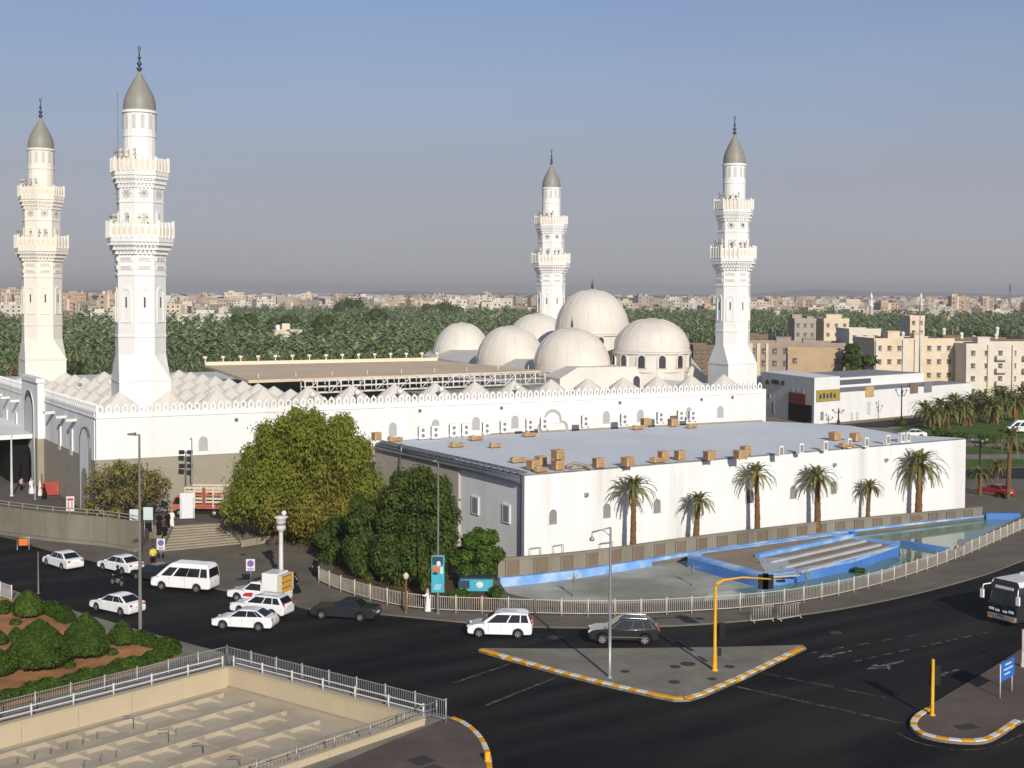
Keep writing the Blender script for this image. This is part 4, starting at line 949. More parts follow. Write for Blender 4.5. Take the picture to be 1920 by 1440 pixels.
cl = [(0, 972, 866, 1, .0, 'low flat tan cooler, furthest left in the front cluster on the annex roof'), (0, 1000, 880, 0, .0, 'tan cooler at the near corner of the annex roof, left of the stacked cluster'), (0, 1014, 872, 0, .0, 'tan cooler at the back of the front cluster on the annex roof'), (0, 1014, 884, 1, .0, 'low tan cooler lying in front of the front cluster'),
      (0, 1046, 880, 0, .0, 'lower cooler of the two tier stack on the front edge of the annex roof'), (1.19, 1046, 880, 0, .1, 'upper cooler of the two tier stack on the front edge of the annex roof'), (0, 1122, 876, 0, 0, 'lone tan cooler on the front edge right of the two tier stack'), (0, 1177, 874, 0, 0, 'tan cooler right above the crown of the first palm'), (0, 1233, 866, 1, 0, 'low tan cooler left of a taller pair near the front edge'), (0, 1244, 862, 0, 0, 'taller tan cooler behind a low one near the front edge'), (0, 1275, 861, 0, 0, 'narrow tan cooler alone left of the middle of the roof edge'), (0, 1331, 862, 0, 0, 'dark tan cooler left of the third palm crown'), (0, 1388, 860, 0, 0, 'lower tan cooler above the third palm crown'), (0, 1398, 852, 0, 0, 'rear tan cooler above the third palm crown'),
      (0, 1565, 824, 0, 0, 'left tan cooler of three at the right end of the roof'), (0, 1587, 838, 1, 0, 'low tan cooler between two taller ones at the right end of the roof'), (0, 1604, 826, 0, 0, 'right tan cooler of three at the right end of the roof'),
      (0, 857, 837, 1, 0, 'left of two flat tan coolers at the back left of the roof'), (0, 929, 838, 1, 0, 'right of two flat tan coolers at the back left of the roof'), (0, 893, 824, 1, 0, 'flat tan cooler by the white air conditioners at the back left'), (0, 993, 817, 1, 0, 'flat tan cooler in front of the trefoil arch'), (0, 1211, 797, 0, 0, 'boxy tan cooler left of an air conditioner at the back edge'), (0, 1196, 804, 1, 0, 'flat tan cooler in front of the boxy one at the back edge'), (0, 1262, 798, 0, 0, 'boxy tan cooler beside the last air conditioners at the back edge'), (0, 1297, 801, 1, 0, 'flat tan cooler below the rightmost air conditioner'), (0, 706, 825, 0, 0, 'tan cooler at the far left end of the roof beside the big tree'), (0, 741, 826, 1, 0, 'flat tan cooler near the left end of the roof beyond the big tree')]
protos = {}
for dz, x, y, k, a, lab in cl:
    if k not in protos: o = protos[k] = cooler(k)
    else: o = copy_tree(protos[k])
    p = P(x, y+2, ZR); o.location = (p.x, p.y, ZR+dz); o.rotation_euler = (0, 0, math.atan2(ua.y, ua.x)+a+.12*math.sin(x)); o['label'] = lab; s = .80+.1*math.sin(x*7.1); o.scale = (s, s, .78); o.location[2] = ZR+dz*.78

# ================================================================== planter wall, fountain pool
pbk = smooth_line([Vector((p.x, p.y, 0)) for p in pool_back], 5)
Npb = len(pbk)-1
def tz(i): return 1.95-.97*i/Npb                    # the planter wall runs out towards the right
def bz(i): return .5-.24*i/Npb
t = thing('planter_wall', 'long beige planter wall with grilled square openings above a blue painted ledge', 'wall', (pbk[0].x, pbk[0].y, 0))
b = MB(); ob = offset_line(pbk, .55)
for i in range(Npb): b.hexa([up(pbk[i], -.3), up(pbk[i+1], -.3), up(ob[i+1], -.3), up(ob[i], -.3), up(pbk[i], bz(i)), up(pbk[i+1], bz(i+1)), up(ob[i+1], bz(i+1)), up(ob[i], bz(i))])
at_world(b.build('blue_ledge', M['pool_blue'], t), t)
o2 = offset_line(pbk, .45); o3 = offset_line(pbk, .75)
b = MB(); cpA = offset_line(pbk, .39); cpB = offset_line(pbk, .80)
for i in range(Npb): b.hexa([up(o2[i], 0), up(o2[i+1], 0), up(o3[i+1], 0), up(o3[i], 0), up(o2[i], tz(i)), up(o2[i+1], tz(i+1)), up(o3[i+1], tz(i+1)), up(o3[i], tz(i))])
at_world(b.build('wall', M['concrete'], t), t)
b = MB()
for i in range(Npb): b.hexa([up(cpA[i], tz(i)-.05), up(cpA[i+1], tz(i+1)-.05), up(cpB[i+1], tz(i+1)-.05), up(cpB[i], tz(i)-.05), up(cpA[i], tz(i)+.10), up(cpA[i+1], tz(i+1)+.10), up(cpB[i+1], tz(i+1)+.10), up(cpB[i], tz(i)+.10)])
at_world(b.build('coping', M['concrete'], t), t)
ln = resample(o2, 2.62); nl_ = len(ln)-1
for i in range(nl_):
    p_, q_ = ln[i], ln[i+1]; d = (q_-p_).normalized(); n = Vector((d.y, -d.x, 0)); c = (p_+q_)/2; b = MB(); f = (i+.5)/nl_*Npb; z0, z1 = bz(f)+.10*(1-.6*i/nl_), tz(f)-.16*(1-.3*i/nl_); m_ = (z1-z0); hw = .62
    panel(b, c-d*hw, c+d*hw, n, z0, z1, .05, 0)
    for s in (-hw, hw): panel(b, c+d*(s-.05), c+d*(s+.05), n, z0-.02, z1+.02, .13, 1)
    panel(b, c-d*(hw+.05), c+d*(hw+.05), n, z1, z1+.06, .13, 1); panel(b, c-d*(hw+.05), c+d*(hw+.05), n, z0-.06, z0, .13, 1)
    for k in range(5): panel(b, c+d*(-.4+k*.2-.015), c+d*(-.4+k*.2+.015), n, z0+.01, z1-.01, .07, 2)
    at_world(b.build('grille', [M['house_brown'], M['concrete'], M['post_olive']], t), t)
# soil strip the palms stand in, falling gently to the right
b = MB(); ns = 24
for i in range(ns):
    k0, k1 = Npb*i/ns, Npb*(i+1)/ns
    def o3p(k): j = min(int(k), Npb-1); return o3[j].lerp(o3[j+1], k-j)
    w0, w1 = rp_[0].lerp(far_, i/ns), rp_[0].lerp(far_, (i+1)/ns); z0, z1 = 1.0-.5*i/ns, 1.0-.5*(i+1)/ns
    b.quad(up(o3p(k0), z0-.05), up(o3p(k1), z1-.05), up(w1, z1-.05), up(w0, z0-.05))
o = b.build('planter_soil', M['ground']); o['kind'] = 'structure'
# blue sided fountain basin standing in the pool
ZF = .75
fp = [P(x, y, -.2) for x, y in ((1289, 1063), (1420, 1100), (1465, 1099), (1600, 1072), (1684, 1043))]+[P(x, y, ZF) for x, y in ((1688, 1019), (1565, 1001), (1430, 1020), (1300, 1037))]
t = thing('fountain_basin', 'wide fountain platform with bright blue sides in the shallow pool', 'fountain', (fp[0].x, fp[0].y, -.25))
poly = [(p.x, p.y) for p in fp]
b = MB(); b.prism(poly, -.25, ZF-.12); at_world(b.build('side', M['pool_deep_blue'], t), t)
cen = sum((Vector((p.x, p.y, 0)) for p in fp), Vector())/len(fp)
b = MB(); n_ = len(fp); inn = [Vector((p.x, p.y, 0)).lerp(cen, .10) for p in fp]
for i in range(n_):
    j = (i+1) % n_; b.hexa([up(fp[i], ZF-.14), up(fp[j], ZF-.14), up(inn[j], ZF-.14), up(inn[i], ZF-.14), up(fp[i], ZF+.10), up(fp[j], ZF+.10), up(inn[j], ZF+.10), up(inn[i], ZF+.10)])
at_world(b.build('rim', M['pool_blue'], t), t)
b = MB(); b.prism([(p.x, p.y) for p in inn], ZF-.2, ZF); at_world(b.build('top', M['fountain_top'], t), t)
for i, ((xa, ya), (xb_, yb_), m_, w_, h_) in enumerate((((1420, 1046), (1596, 1008), 'pool_blue', .5, .35), ((1445, 1056), (1622, 1016), 'fountain_pale', .35, .22), ((1470, 1066), (1650, 1023), 'fountain_pale', .35, .22), ((1500, 1074), (1666, 1030), 'fountain_pale', .35, .22))):
    p_, q_ = P(xa, ya, ZF), P(xb_, yb_, ZF); b = MB(); b.beam(up(p_, ZF-.02), up(q_, ZF-.02), w_, h_); at_world(b.build('channel_kerb', M[m_], t), t)
q4 = [P(x, y, ZF) for x, y in ((1420, 1048), (1470, 1045), (1500, 1078), (1440, 1082))]
b = MB(); b.prism([(p.x, p.y) for p in q4], ZF-.1, ZF+.03); at_world(b.build('slab', M['fountain_pale'], t), t)
# low walls across the water
for lab, a_, c_ in (('deep blue low wall crossing the pool right of the fountain', (1690, 1022), (1780, 1037)), ('short blue wall joining the planter ledge to the fountain', (1566, 998), (1602, 1006))):
    p_, q_ = P(*a_, -.2), P(*c_, -.2); b = MB(); b.beam(up(p_, -.25), up(q_, -.25), .6, .5); tag(b.build('pool_wall', M['pool_deep_blue']), lab, 'low wall')
p_, q_ = P(1848, 975, -.2), P(1912, 975, -.2); b = MB(); b.beam(up(p_, -.25), up(q_, -.25), .4, .8); tag(b.build('pool_wall', M['pool_deep_blue']), 'blue end wall of the pool at its far right corner', 'low wall')
# pool fittings: fountain jets, cables, a little sign, dry stumps
for x, y, h, lab in ((1076, 1118, 2.0, 'tall jointed fountain nozzle in the dry left end of the pool'), (1300, 1098, 1.9, 'fountain nozzle with a wiry spray head left of the yellow signal arm'), (1425, 1078, 1.5, 'fountain nozzle on the front edge of the blue basin'), (1512, 1104, 1.6, 'pale fountain nozzle in the water right of the yellow signal arm'), (1708, 1062, 1.6, 'fountain nozzle in the green water near the fence')):
    p = P(x, y, -.25); t = thing('fountain_nozzle', lab, 'fountain nozzle', (p.x, p.y, -.25), 0, 'fountain nozzles in the pool'); b = MB()
    b.lathe([(.16, 0), (.16, .12), (.05, .16), (.05, h*.55), (.12, h*.58), (.12, h*.7), (.05, h*.74), (.03, h)], 10); b.build('stem', M['paving_light'], t); b = MB()
    for k in range(7):
        a = 2*math.pi*k/7; b.tube([(0, 0, h*.68), (.35*math.cos(a), .35*math.sin(a), h*.85), (.6*math.cos(a), .6*math.sin(a), h*.80)], .014, 4)
    b.build('spray_arm', M['mesh_grey'], t)
for x, y, s, lab in ((1615, 1074, .8, 'brown weedy clump in the water beside the fountain'), (1040, 1126, .5, 'dry brush heap at the front of the empty pool'), (930, 1118, 1.2, 'round green shrub at the fence end of the pool')):
    pass
for lab, cx_, hgt, wd in (('grey tube frame against the foot of the white wall, nearer the corner', 1004, .9, 1.1), ('thin white tube frame against the foot of the white wall', 1047, .9, 1.0), ('low bench frame against the white wall behind the grey lamp post', 1137, .6, 1.4)):
    c = onplane(cx_, 1047-(cx_-980)*.11, rp_[0]+na*.4, na); b = MB(); z0 = ZA
    b.tube([up(c-ua*wd/2, z0), up(c-ua*wd/2, z0+hgt), up(c+ua*wd/2, z0+hgt), up(c+ua*wd/2, z0)], .04, 6); tag(b.build('tube_frame', M['mesh_grey']), lab, 'tube frame')

# ================================================================== fences and barriers
railing('pool_fence', 'long cream barred fence curving along the pavement in front of the pool', fence_line, 1.25, .12, 1.95, (1.18, .22), M['fence_cream'], .06, .032, .16, 'fence', None, .017)
def barrier(p, d, w_, lab, n):
    t = thing('crowd_barrier', lab, 'barrier', (p.x, p.y, p.z), math.atan2(d.y, d.x), 'cream crowd barriers on the road edge'); b = MB(); h = 1.08
    b.tube([(-w_/2, 0, .12), (-w_/2, 0, h), (w_/2, 0, h), (w_/2, 0, .12), (-w_/2, 0, .12)], .035, 6); b.build('frame', M['fence_cream'], t)
    b = MB()
    for k in range(1, n): b.tube([(-w_/2+w_*k/n, 0, .12), (-w_/2+w_*k/n, 0, h)], .02, 5)
    b.build('bar_panel', M['fence_cream'], t); b = MB()
    for x in (-w_/2+.15, w_/2-.15): b.tube([(x, -.3, .02), (x, 0, .14), (x, .3, .02)], .03, 5)
    b.build('foot', M['fence_cream'], t)
p, q = P(1408, 1167, .0), P(1450, 1163, .0); barrier((p+q)/2, q-p, (q-p).length, 'cream crowd barrier with close bars, left of the two on the road edge', 9)
p, q = P(1458, 1164, .0), P(1501, 1157, .0); barrier((p+q)/2, q-p, (q-p).length, 'cream crowd barrier with its lower rail raised, right of the two', 9)
# ================================================================== palms and trees
def palm_mesh(seed, h, fr, nf, nl, lean=.03, trunk_r=.24, droop=1.0, width=.10, lower=-.6, rough=True):
    rs = random.Random(seed); tb = MB(); seg = 12; n = max(6, int(h/.28)); prof = []; top = Vector((lean*h, lean*h*.5, h))
    rows = []
    for i in range(n+1):
        f = i/n; r = trunk_r*(1.18-.38*f) if f > .08 else trunk_r*(1.5-.35*f/.08)
        if f > .86: r *= 1+.45*math.sin((f-.86)/.14*math.pi*.8)
        rows.append((f, r*(1+.10*(i % 2) if rough else 1)))
    v = []; f_ = []
    for i, (f, r) in enumerate(rows):
        for k in range(seg):
            a = 2*math.pi*k/seg+(.26 if i % 2 else 0); rr_ = r*(1+rs.uniform(-.07, .07)); v.append((top.x*f*f+rr_*math.cos(a), top.y*f*f+rr_*math.sin(a), h*f))
    for i in range(len(rows)-1):
        for k in range(seg): k2 = (k+1) % seg; f_.append((i*seg+k, i*seg+k2, (i+1)*seg+k2, (i+1)*seg+k))
    tb.add(v, f_, 0, False)
    cb = MB()
    for i in range(nf):
        f = (i+.5)/nf; az = i*2.39996+rs.uniform(-.25, .25); el = 1.42-f*(1.42-lower)+rs.uniform(-.12, .12); L = fr*(.72+.35*math.sin(min(1, f*1.3)*math.pi*.55))*rs.uniform(.85, 1.08)
        d = Vector((math.cos(az), math.sin(az), 0)); side = Vector((-d.y, d.x, 0)); p = top+d*.12+Vector((0, 0, .05)); pts = [p.copy()]; e = el; N = 9
        for k in range(N):
            p = p+(d*math.cos(e)+Vector((0, 0, math.sin(e))))*(L/N); pts.append(p.copy()); e -= droop*(.10+.20*(k/N))*(1.1 if el > -.1 else .6)
        mi = 1 if f > .93 else (2 if rs.random() < .18 else 0)
        # rachis
        for k in range(N):
            a_, b_ = pts[k], pts[k+1]; w0, w1 = .05*(1-k/N)+.008, .05*(1-(k+1)/N)+.008; cb.add([a_-side*w0, a_+side*w0, b_+side*w1, b_-side*w1], [(0, 1, 2, 3)], mi)
        for j in range(nl):
            s = (.14+.86*(j+.5)/nl)*N; k = min(N-1, int(s)); q = pts[k].lerp(pts[k+1], s-k); t = (pts[k+1]-pts[k]).normalized(); upv = side.cross(t); upv = upv if upv.z > 0 else -upv
            ff = s/N; ll = L*.20*min(1, ff*5)*(1.05-ff*.75)*rs.uniform(.8, 1.15)
            for sg in (-1, 1):
                dr = (t*(.55+.5*ff)+side*sg*.85+upv*.28-Vector((0, 0, .22))+Vector((rs.uniform(-.14, .14), rs.uniform(-.14, .14), rs.uniform(-.12, .12)))).normalized(); wv_ = t*(width*.5)
                cb.add([q-wv_, q+wv_, q+dr*ll], [(0, 1, 2)], mi)
    return tb, cb
def palm(name, label, cat, loc, group, seed, h, fr, nf, nl, mats=('frond', 'frond_dry', 'frond_yellow'), rz=0, **kw):
    t = thing(name, label, cat, loc, rz, group); tb, cb = palm_mesh(seed, h, fr, nf, nl, **kw)
    tb.build('trunk', M['palm_trunk'], t); cb.build('crown', [M[m] for m in mats], t); return t
GP = 'date palms along the white annex wall'
def wall_palm(x, ycrown, off, ntag, fr, seed, nf=40, mats=('frond', 'frond_dry', 'frond_yellow'), **kw):
    ybase = 1047-(x-980)*(1047-954)/(1809-980); off += 1.2*max(0, 1-(x-980)/600); c = onplane(x, ybase, rp_[0]+na*off, na); h = PD(x, ycrown, c.y).z-za(x)
    return palm('date_palm', ntag, 'palm tree', (c.x, c.y, za(x)-.08), GP, seed, h, fr, nf, 34, mats, **kw)
wall_palm(1187, 912, 1.3, 'tall slim date palm, leftmost of those against the white annex wall', 2.35, 1, 44, lean=.01)
wall_palm(1305, 938, 1.3, 'short date palm with a shaggy skirted trunk, second from the left by the white wall', 1.75, 2, 46, trunk_r=.26, lean=.06)
wall_palm(1420, 886, 1.5, 'yellowish wide date palm, third from the left by the white wall', 2.3, 3, 34, ('frond_yellow', 'frond_dry', 'frond'), lean=-.03)
wall_palm(1533, 893, 1.6, 'date palm with a thick ragged trunk, fourth from the left by the white wall', 2.45, 4, 48, trunk_r=.29, lean=-.02)
wall_palm(1627, 911, 1.5, 'smallest date palm, fifth from the left by the white wall', 1.6, 5, 40, trunk_r=.2, lean=.05)
wall_palm(1722, 868, 1.7, 'largest fullest date palm, rightmost by the white wall', 3.1, 6, 64, ('frond', 'frond_dry', 'frond'), trunk_r=.32, lower=-.75)

def leaf_cloud(name, m, clumps, n, size, parent, seed, flat=.35, shell=.45, aspect=1.9, hang=0.0):
    "thousands of small leaf faces spread through the clumps; each clump (x, y, z, rx, ry, rz)"
    r = np.random.default_rng(seed); C = np.array(clumps, float); vol = (C[:, 3]*C[:, 4]*C[:, 5])**.75; pick = r.choice(len(C), n, p=vol/vol.sum()); c = C[pick]
    d = r.normal(size=(n, 3)); d /= np.linalg.norm(d, axis=1)[:, None]; rad = r.random(n)**shell; rad *= 1+(.26 if hang > 1 else .17)*r.normal(size=n)*(r.random(n) < (.4 if hang > 1 else .25))
    pos = c[:, :3]+d*rad[:, None]*c[:, 3:]
    if hang: pos[:, 2] -= hang*r.random(n)**2*(rad > .6)
    nrm = d*1.0+r.normal(size=(n, 3))*.42+np.array([0, -.1, .3]); nrm /= np.linalg.norm(nrm, axis=1)[:, None]
    a = r.normal(size=(n, 3)); a -= (a*nrm).sum(1)[:, None]*nrm
    if hang: a += np.array([0, 0, -1.5])
    a -= (a*nrm).sum(1)[:, None]*nrm; a /= np.linalg.norm(a, axis=1)[:, None]; bb = np.cross(nrm, a); s = size*(.6+.8*r.random(n))[:, None]
    V = np.stack([pos-a*s*aspect*.5, pos+bb*s*.5, pos+a*s*aspect*.5, pos-bb*s*.5], 1).reshape(-1, 3); Fc = np.arange(4*n).reshape(n, 4)
    return np_mesh(name, V, Fc, m, parent)
def clump_fill(seed, c, rad, n, rr=(.28, .42), floor=None, shell=.55):
    rs = random.Random(seed); out = []
    while len(out) < n:
        d = Vector((rs.gauss(0, 1), rs.gauss(0, 1), rs.gauss(0, 1))).normalized()*(rs.random()**(1/3 if shell is None else shell)); p = (c[0]+d.x*rad[0], c[1]+d.y*rad[1], c[2]+d.z*rad[2])
        if floor is not None and p[2] < floor: continue
        k = rs.uniform(*rr); m_ = sum(rad)/3; out.append((*p, k*m_*1.05, k*m_*1.05, k*m_*.85))
    return out
def limbs(b, base, clumps, r0, rs, fork=.35, n=9):
    top = Vector((sum(c[0] for c in clumps)/len(clumps), sum(c[1] for c in clumps)/len(clumps), 0)); zmin = min(c[2] for c in clumps); fk = Vector((top.x*.3+base[0]*.7, top.y*.3+base[1]*.7, base[2]+max(.8, (zmin-base[2])*.9)*fork+.6))
    b.tube([base, Vector(base).lerp(fk, .5)+Vector((rs.uniform(-.1, .1), rs.uniform(-.1, .1), 0)), fk], [r0*1.25, r0, r0*.85], 9)
    for c in rs.sample(clumps, min(n, len(clumps))):
        e = Vector(c[:3]); mid = fk.lerp(e, .5)+Vector((rs.uniform(-.3, .3), rs.uniform(-.3, .3), .35)); b.tube([fk, mid, e], [r0*.55, r0*.34, r0*.10], 6)
def tree(name, label, loc, clumps, nleaf, size, leaf, r0, seed, group=None, cat='tree', **kw):
    t = thing(name, label, cat, loc, 0, group); rs = random.Random(seed); b = MB(); limbs(b, (0, 0, 0), clumps, r0, rs, n=11); b.build('trunk', M['bark'], t)
    leaf_cloud('crown', M[leaf], clumps, nleaf, size, t, seed, **kw); return t
# the big spreading olive-green tree before the mosque wall
D_ = 118; ppm_ = FPX/D_; bp = P(570, 1012, .6); base = PD(570, 1000, D_)
def at_px(x, y, D): return PD(x, y, D)
def clumps_px(seed, lst, D, base, depth, jitter=1.0):
    "crown masses given where the photograph shows them, spread in depth about D"
    rs = random.Random(seed); out = []
    for x, y, r in lst:
        for dd in (-1, 0, 1):
            p = PD(x+rs.uniform(-6, 6), y+rs.uniform(-5, 5), D+dd*depth*rs.uniform(.5, 1)); k = r*D/FPX*(1.0 if dd == 0 else .85)
            out.append((p.x-base[0], p.y-base[1], p.z-base[2], k*1.05, k*1.1, k*.9))
    return out
base = P(560, 1020, .5); base = Vector((PD(505, 1000, 120).x, 120, .5))
big = [(570, 815, 46), (620, 820, 46), (520, 840, 44), (655, 845, 44), (480, 880, 44), (540, 880, 50), (600, 880, 52), (655, 890, 48), (690, 905, 34), (460, 925, 38), (515, 930, 46), (575, 940, 48), (635, 940, 46), (690, 955, 34), (440, 945, 20), (505, 950, 30), (565, 965, 34), (620, 985, 36), (675, 985, 28), (530, 795, 28), (585, 785, 26), (640, 795, 30), (500, 808, 24), (468, 848, 24), (676, 832, 22), (425, 945, 14), (712, 930, 16), (625, 1005, 24), (665, 1010, 22), (555, 775, 16), (455, 890, 22)]
tree('shade_tree', 'huge spreading olive green tree hiding the middle of the mosque wall', (base.x, base.y, .1), clumps_px(11, big, 120, (base.x, base.y, .1), 4.2), 105000, .135, 'leaf_olive', .42, 11, shell=.42, aspect=3.0, hang=1.5)
base = Vector((PD(238, 985, 124).x, 124, ZP))
thin = [(185, 900, 24), (215, 885, 26), (255, 880, 28), (290, 895, 26), (200, 930, 26), (240, 920, 30), (280, 925, 26), (310, 905, 14), (172, 950, 18), (215, 958, 20), (262, 955, 18), (225, 870, 14), (165, 918, 12)]
tree('thin_tree', 'sparse brownish olive tree at the corner of the mosque, above the retaining wall', (base.x, base.y, ZP), clumps_px(12, thin, 124, base, 2.4), 6200, .145, 'leaf_brownish', .2, 12, shell=.8, aspect=2.8, hang=1.0)
base = Vector((PD(775, 1105, 104).x, 104, .1))
dense = [(755, 900, 26), (790, 892, 26), (820, 905, 26), (735, 930, 30), (780, 930, 36), (828, 940, 30), (845, 965, 20), (725, 970, 28), (770, 975, 38), (815, 985, 36), (842, 1005, 22), (730, 1015, 34), (780, 1020, 40), (828, 1030, 28), (735, 1055, 32), (785, 1060, 36), (822, 1065, 22), (755, 1088, 22), (800, 1090, 20), (716, 1045, 20)]
tree('dense_tree', 'dense dark green tree with an upright crown beside the annex, behind the banner', (base.x, base.y, .1), clumps_px(13, dense, 104, base, 1.8), 44000, .15, 'leaf_deep', .24, 13, shell=.42, aspect=2.2, hang=.7)
base = Vector((PD(685, 1090, 106).x, 106, .1))
col_ = [(672, 940, 18), (690, 955, 24), (668, 975, 22), (690, 995, 26), (670, 1015, 24), (692, 1035, 24), (672, 1050, 22), (690, 1065, 20), (700, 1080, 14)]
tree('column_tree', 'narrow column of green foliage between the big olive tree and the dense one', (base.x, base.y, .1), clumps_px(14, col_, 106, base, 1.0), 16000, .15, 'leaf_deep', .16, 14, shell=.42, aspect=2.2, hang=.7)
base = Vector((PD(640, 1060, 112).x, 112, .1))
col_ = [(628, 985, 24), (655, 1000, 24), (632, 1020, 26), (655, 1040, 24), (612, 1005, 20), (640, 1055, 20), (615, 1040, 18)]
tree('column_tree', 'dark leafy tree in deep shade below the right side of the big olive tree', (base.x, base.y, .1), clumps_px(15, col_, 112, base, 1.2), 13000, .16, 'leaf_deep', .16, 15, shell=.42, aspect=2.2, hang=.7)
base = Vector((PD(893, 1105, 104).x, 104, .1))
sm = [(885, 1015, 20), (915, 1010, 18), (870, 1040, 20), (905, 1040, 24), (932, 1040, 16), (880, 1068, 18), (912, 1065, 20), (900, 1000, 12), (858, 1050, 12), (895, 1085, 16), (920, 1085, 12)]
tree('small_tree', 'small round bright green tree at the annex corner, right of the banner', (base.x, base.y, .1), clumps_px(16, sm, 104, base, 1.5), 20000, .15, 'leaf_bright', .15, 16, shell=.5)

def bush(name, label, cat, c, rx, ry, h, seed, n, leaf='leaf_hedge', size=.12, group=None, stem=True, square=.75):
    "clipped shrub: a dense dome of leaf faces over a dark core, on a short stem"
    t = thing(name, label, cat, c, 0, group); b = MB(); b.tube([(0, 0, -.1), (.03, 0, h*.35)], [.12, .08], 7); b.build('trunk', M['bark'], t)
    z0 = h*.16; prof = []
    for k in range(11):
        f = k/10; prof.append((max(.02, (1-f**2.0)**square*(1 if f > .15 else .82+.18*f/.15)), z0+(h-z0)*f))
    r = np.random.default_rng(seed); f = r.random(n)**.8; k = np.interp(f, np.linspace(0, 1, 11), [p[0] for p in prof]); ang = r.random(n)*2*math.pi
    wob = 1+.07*np.sin(ang*3+seed)+.05*np.sin(ang*7+f*9)+.03*np.sin(ang*13-f*17)+.035*r.normal(size=n); pos = np.stack([k*wob*rx*np.cos(ang), k*wob*ry*np.sin(ang), z0+(h-z0)*f*(1+.02*r.normal(size=n))], 1)
    nr = np.stack([np.cos(ang), np.sin(ang), .2+1.6*f], 1)+r.normal(size=(n, 3))*.55; nr /= np.linalg.norm(nr, axis=1)[:, None]; a = r.normal(size=(n, 3)); a -= (a*nr).sum(1)[:, None]*nr; a /= np.linalg.norm(a, axis=1)[:, None]; bb = np.cross(nr, a); s = size*(.6+.8*r.random(n))[:, None]
    V = np.stack([pos-a*s*.8, pos+bb*s*.5, pos+a*s*.8, pos-bb*s*.5], 1).reshape(-1, 3); np_mesh('foliage', V, np.arange(4*n).reshape(n, 4), M[leaf], t)
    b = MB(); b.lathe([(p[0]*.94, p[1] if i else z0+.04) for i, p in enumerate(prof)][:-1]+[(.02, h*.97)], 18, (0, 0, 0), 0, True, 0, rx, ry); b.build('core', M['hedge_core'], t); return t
GB = 'clipped shrubs in the corner garden'
for i, (x, ybase, ytop, wpx, lab) in enumerate((
        (73, 1258, 1164, 118, 'largest clipped dome shrub in the middle of the red soil garden'), (161, 1237, 1152, 92, 'tall clipped shrub with rounded shoulders, right of the largest one'), (229, 1212, 1166, 52, 'small low clipped shrub at the right of the row in the red soil garden'), (52, 1160, 1109, 62, 'bright green conical shrub at the back of the garden'), (-6, 1272, 1216, 62, 'clipped shrub cut by the left edge of the picture'), (0, 1212, 1184, 26, 'small dark shrub at the left edge above the cut one'), (30, 1204, 1178, 30, 'low rounded shrub left of the largest one, at the back'))):
    c = P(x, ybase-2, .17); D = c.y; h = (ybase-ytop)*D/FPX*1.0; r_ = wpx/2*D/FPX*.95
    bush('clipped_shrub', lab, 'shrub', (c.x, c.y, .17), r_, r_*.92, h, 40+i, int(5200*(wpx/90)**2)+1500, 'leaf_bright' if i == 3 else 'leaf_hedge', .105, GB)
def hedge(label, line, w_, h, seed, n, leaf='leaf_hedge'):
    p0 = line[0]; t = thing('hedge', label, 'hedge', (p0.x, p0.y, p0.z), 0, 'low clipped hedges of the corner garden'); r = np.random.default_rng(seed); pts = resample(line, .25); m_ = len(pts); P_ = np.array([(p.x-p0.x, p.y-p0.y) for p in pts]); T = np.gradient(P_, axis=0); T /= np.linalg.norm(T, axis=1)[:, None]; Nn = np.stack([-T[:, 1], T[:, 0]], 1)
    i = r.integers(0, m_, n); th = r.random(n)*math.pi; lump = 1+.16*np.sin(i*.55+seed)+.10*np.sin(i*1.3); cx_ = np.sign(np.cos(th))*np.abs(np.cos(th))**.6; cz = np.abs(np.sin(th))**.6
    xy = P_[i]+Nn[i]*(cx_*w_/2*lump)[:, None]+r.normal(size=(n, 2))*.05; pos = np.stack([xy[:, 0], xy[:, 1], .05+cz*h*lump*(1+.05*r.normal(size=n))], 1)
    nr = np.stack([Nn[i][:, 0]*cx_, Nn[i][:, 1]*cx_, cz+.2], 1)+r.normal(size=(n, 3))*.6; nr /= np.linalg.norm(nr, axis=1)[:, None]; a = r.normal(size=(n, 3)); a -= (a*nr).sum(1)[:, None]*nr; a /= np.linalg.norm(a, axis=1)[:, None]; bb = np.cross(nr, a); s = .11*(.6+.8*r.random(n))[:, None]
    V = np.stack([pos-a*s*.8, pos+bb*s*.5, pos+a*s*.8, pos-bb*s*.5], 1).reshape(-1, 3); np_mesh('foliage', V, np.arange(4*n).reshape(n, 4), M[leaf], t)
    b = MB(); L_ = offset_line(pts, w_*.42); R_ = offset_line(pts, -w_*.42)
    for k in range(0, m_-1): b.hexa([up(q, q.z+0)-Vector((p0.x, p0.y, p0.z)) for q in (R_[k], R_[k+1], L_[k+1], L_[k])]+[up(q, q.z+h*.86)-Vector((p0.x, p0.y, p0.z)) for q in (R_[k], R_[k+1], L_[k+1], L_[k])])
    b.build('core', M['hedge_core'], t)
g = lambda *a: smooth_line(G(*a, z=.17), 5)
hedge('long clipped hedge along the front edge of the red soil bed', g((-120, 1362), (0, 1318), (80, 1297), (160, 1277), (230, 1257), (290, 1240), (330, 1226)), .85, .55, 5, 22000)
hedge('hedge along the street side of the red soil bed, behind the row of shrubs', g((330, 1226), (300, 1216), (262, 1207), (245, 1202)), .75, .65, 6, 7000)
hedge('clipped hedge between the conical shrub and the tall rounded shrub', g((92, 1150), (112, 1160), (132, 1170)), .9, .7, 8, 6000)
hedge('short clipped hedge at the upper left of the garden', g((-60, 1150), (-10, 1150), (20, 1150)), .8, .7, 9, 4000)
c = P(128, 1238, .17)
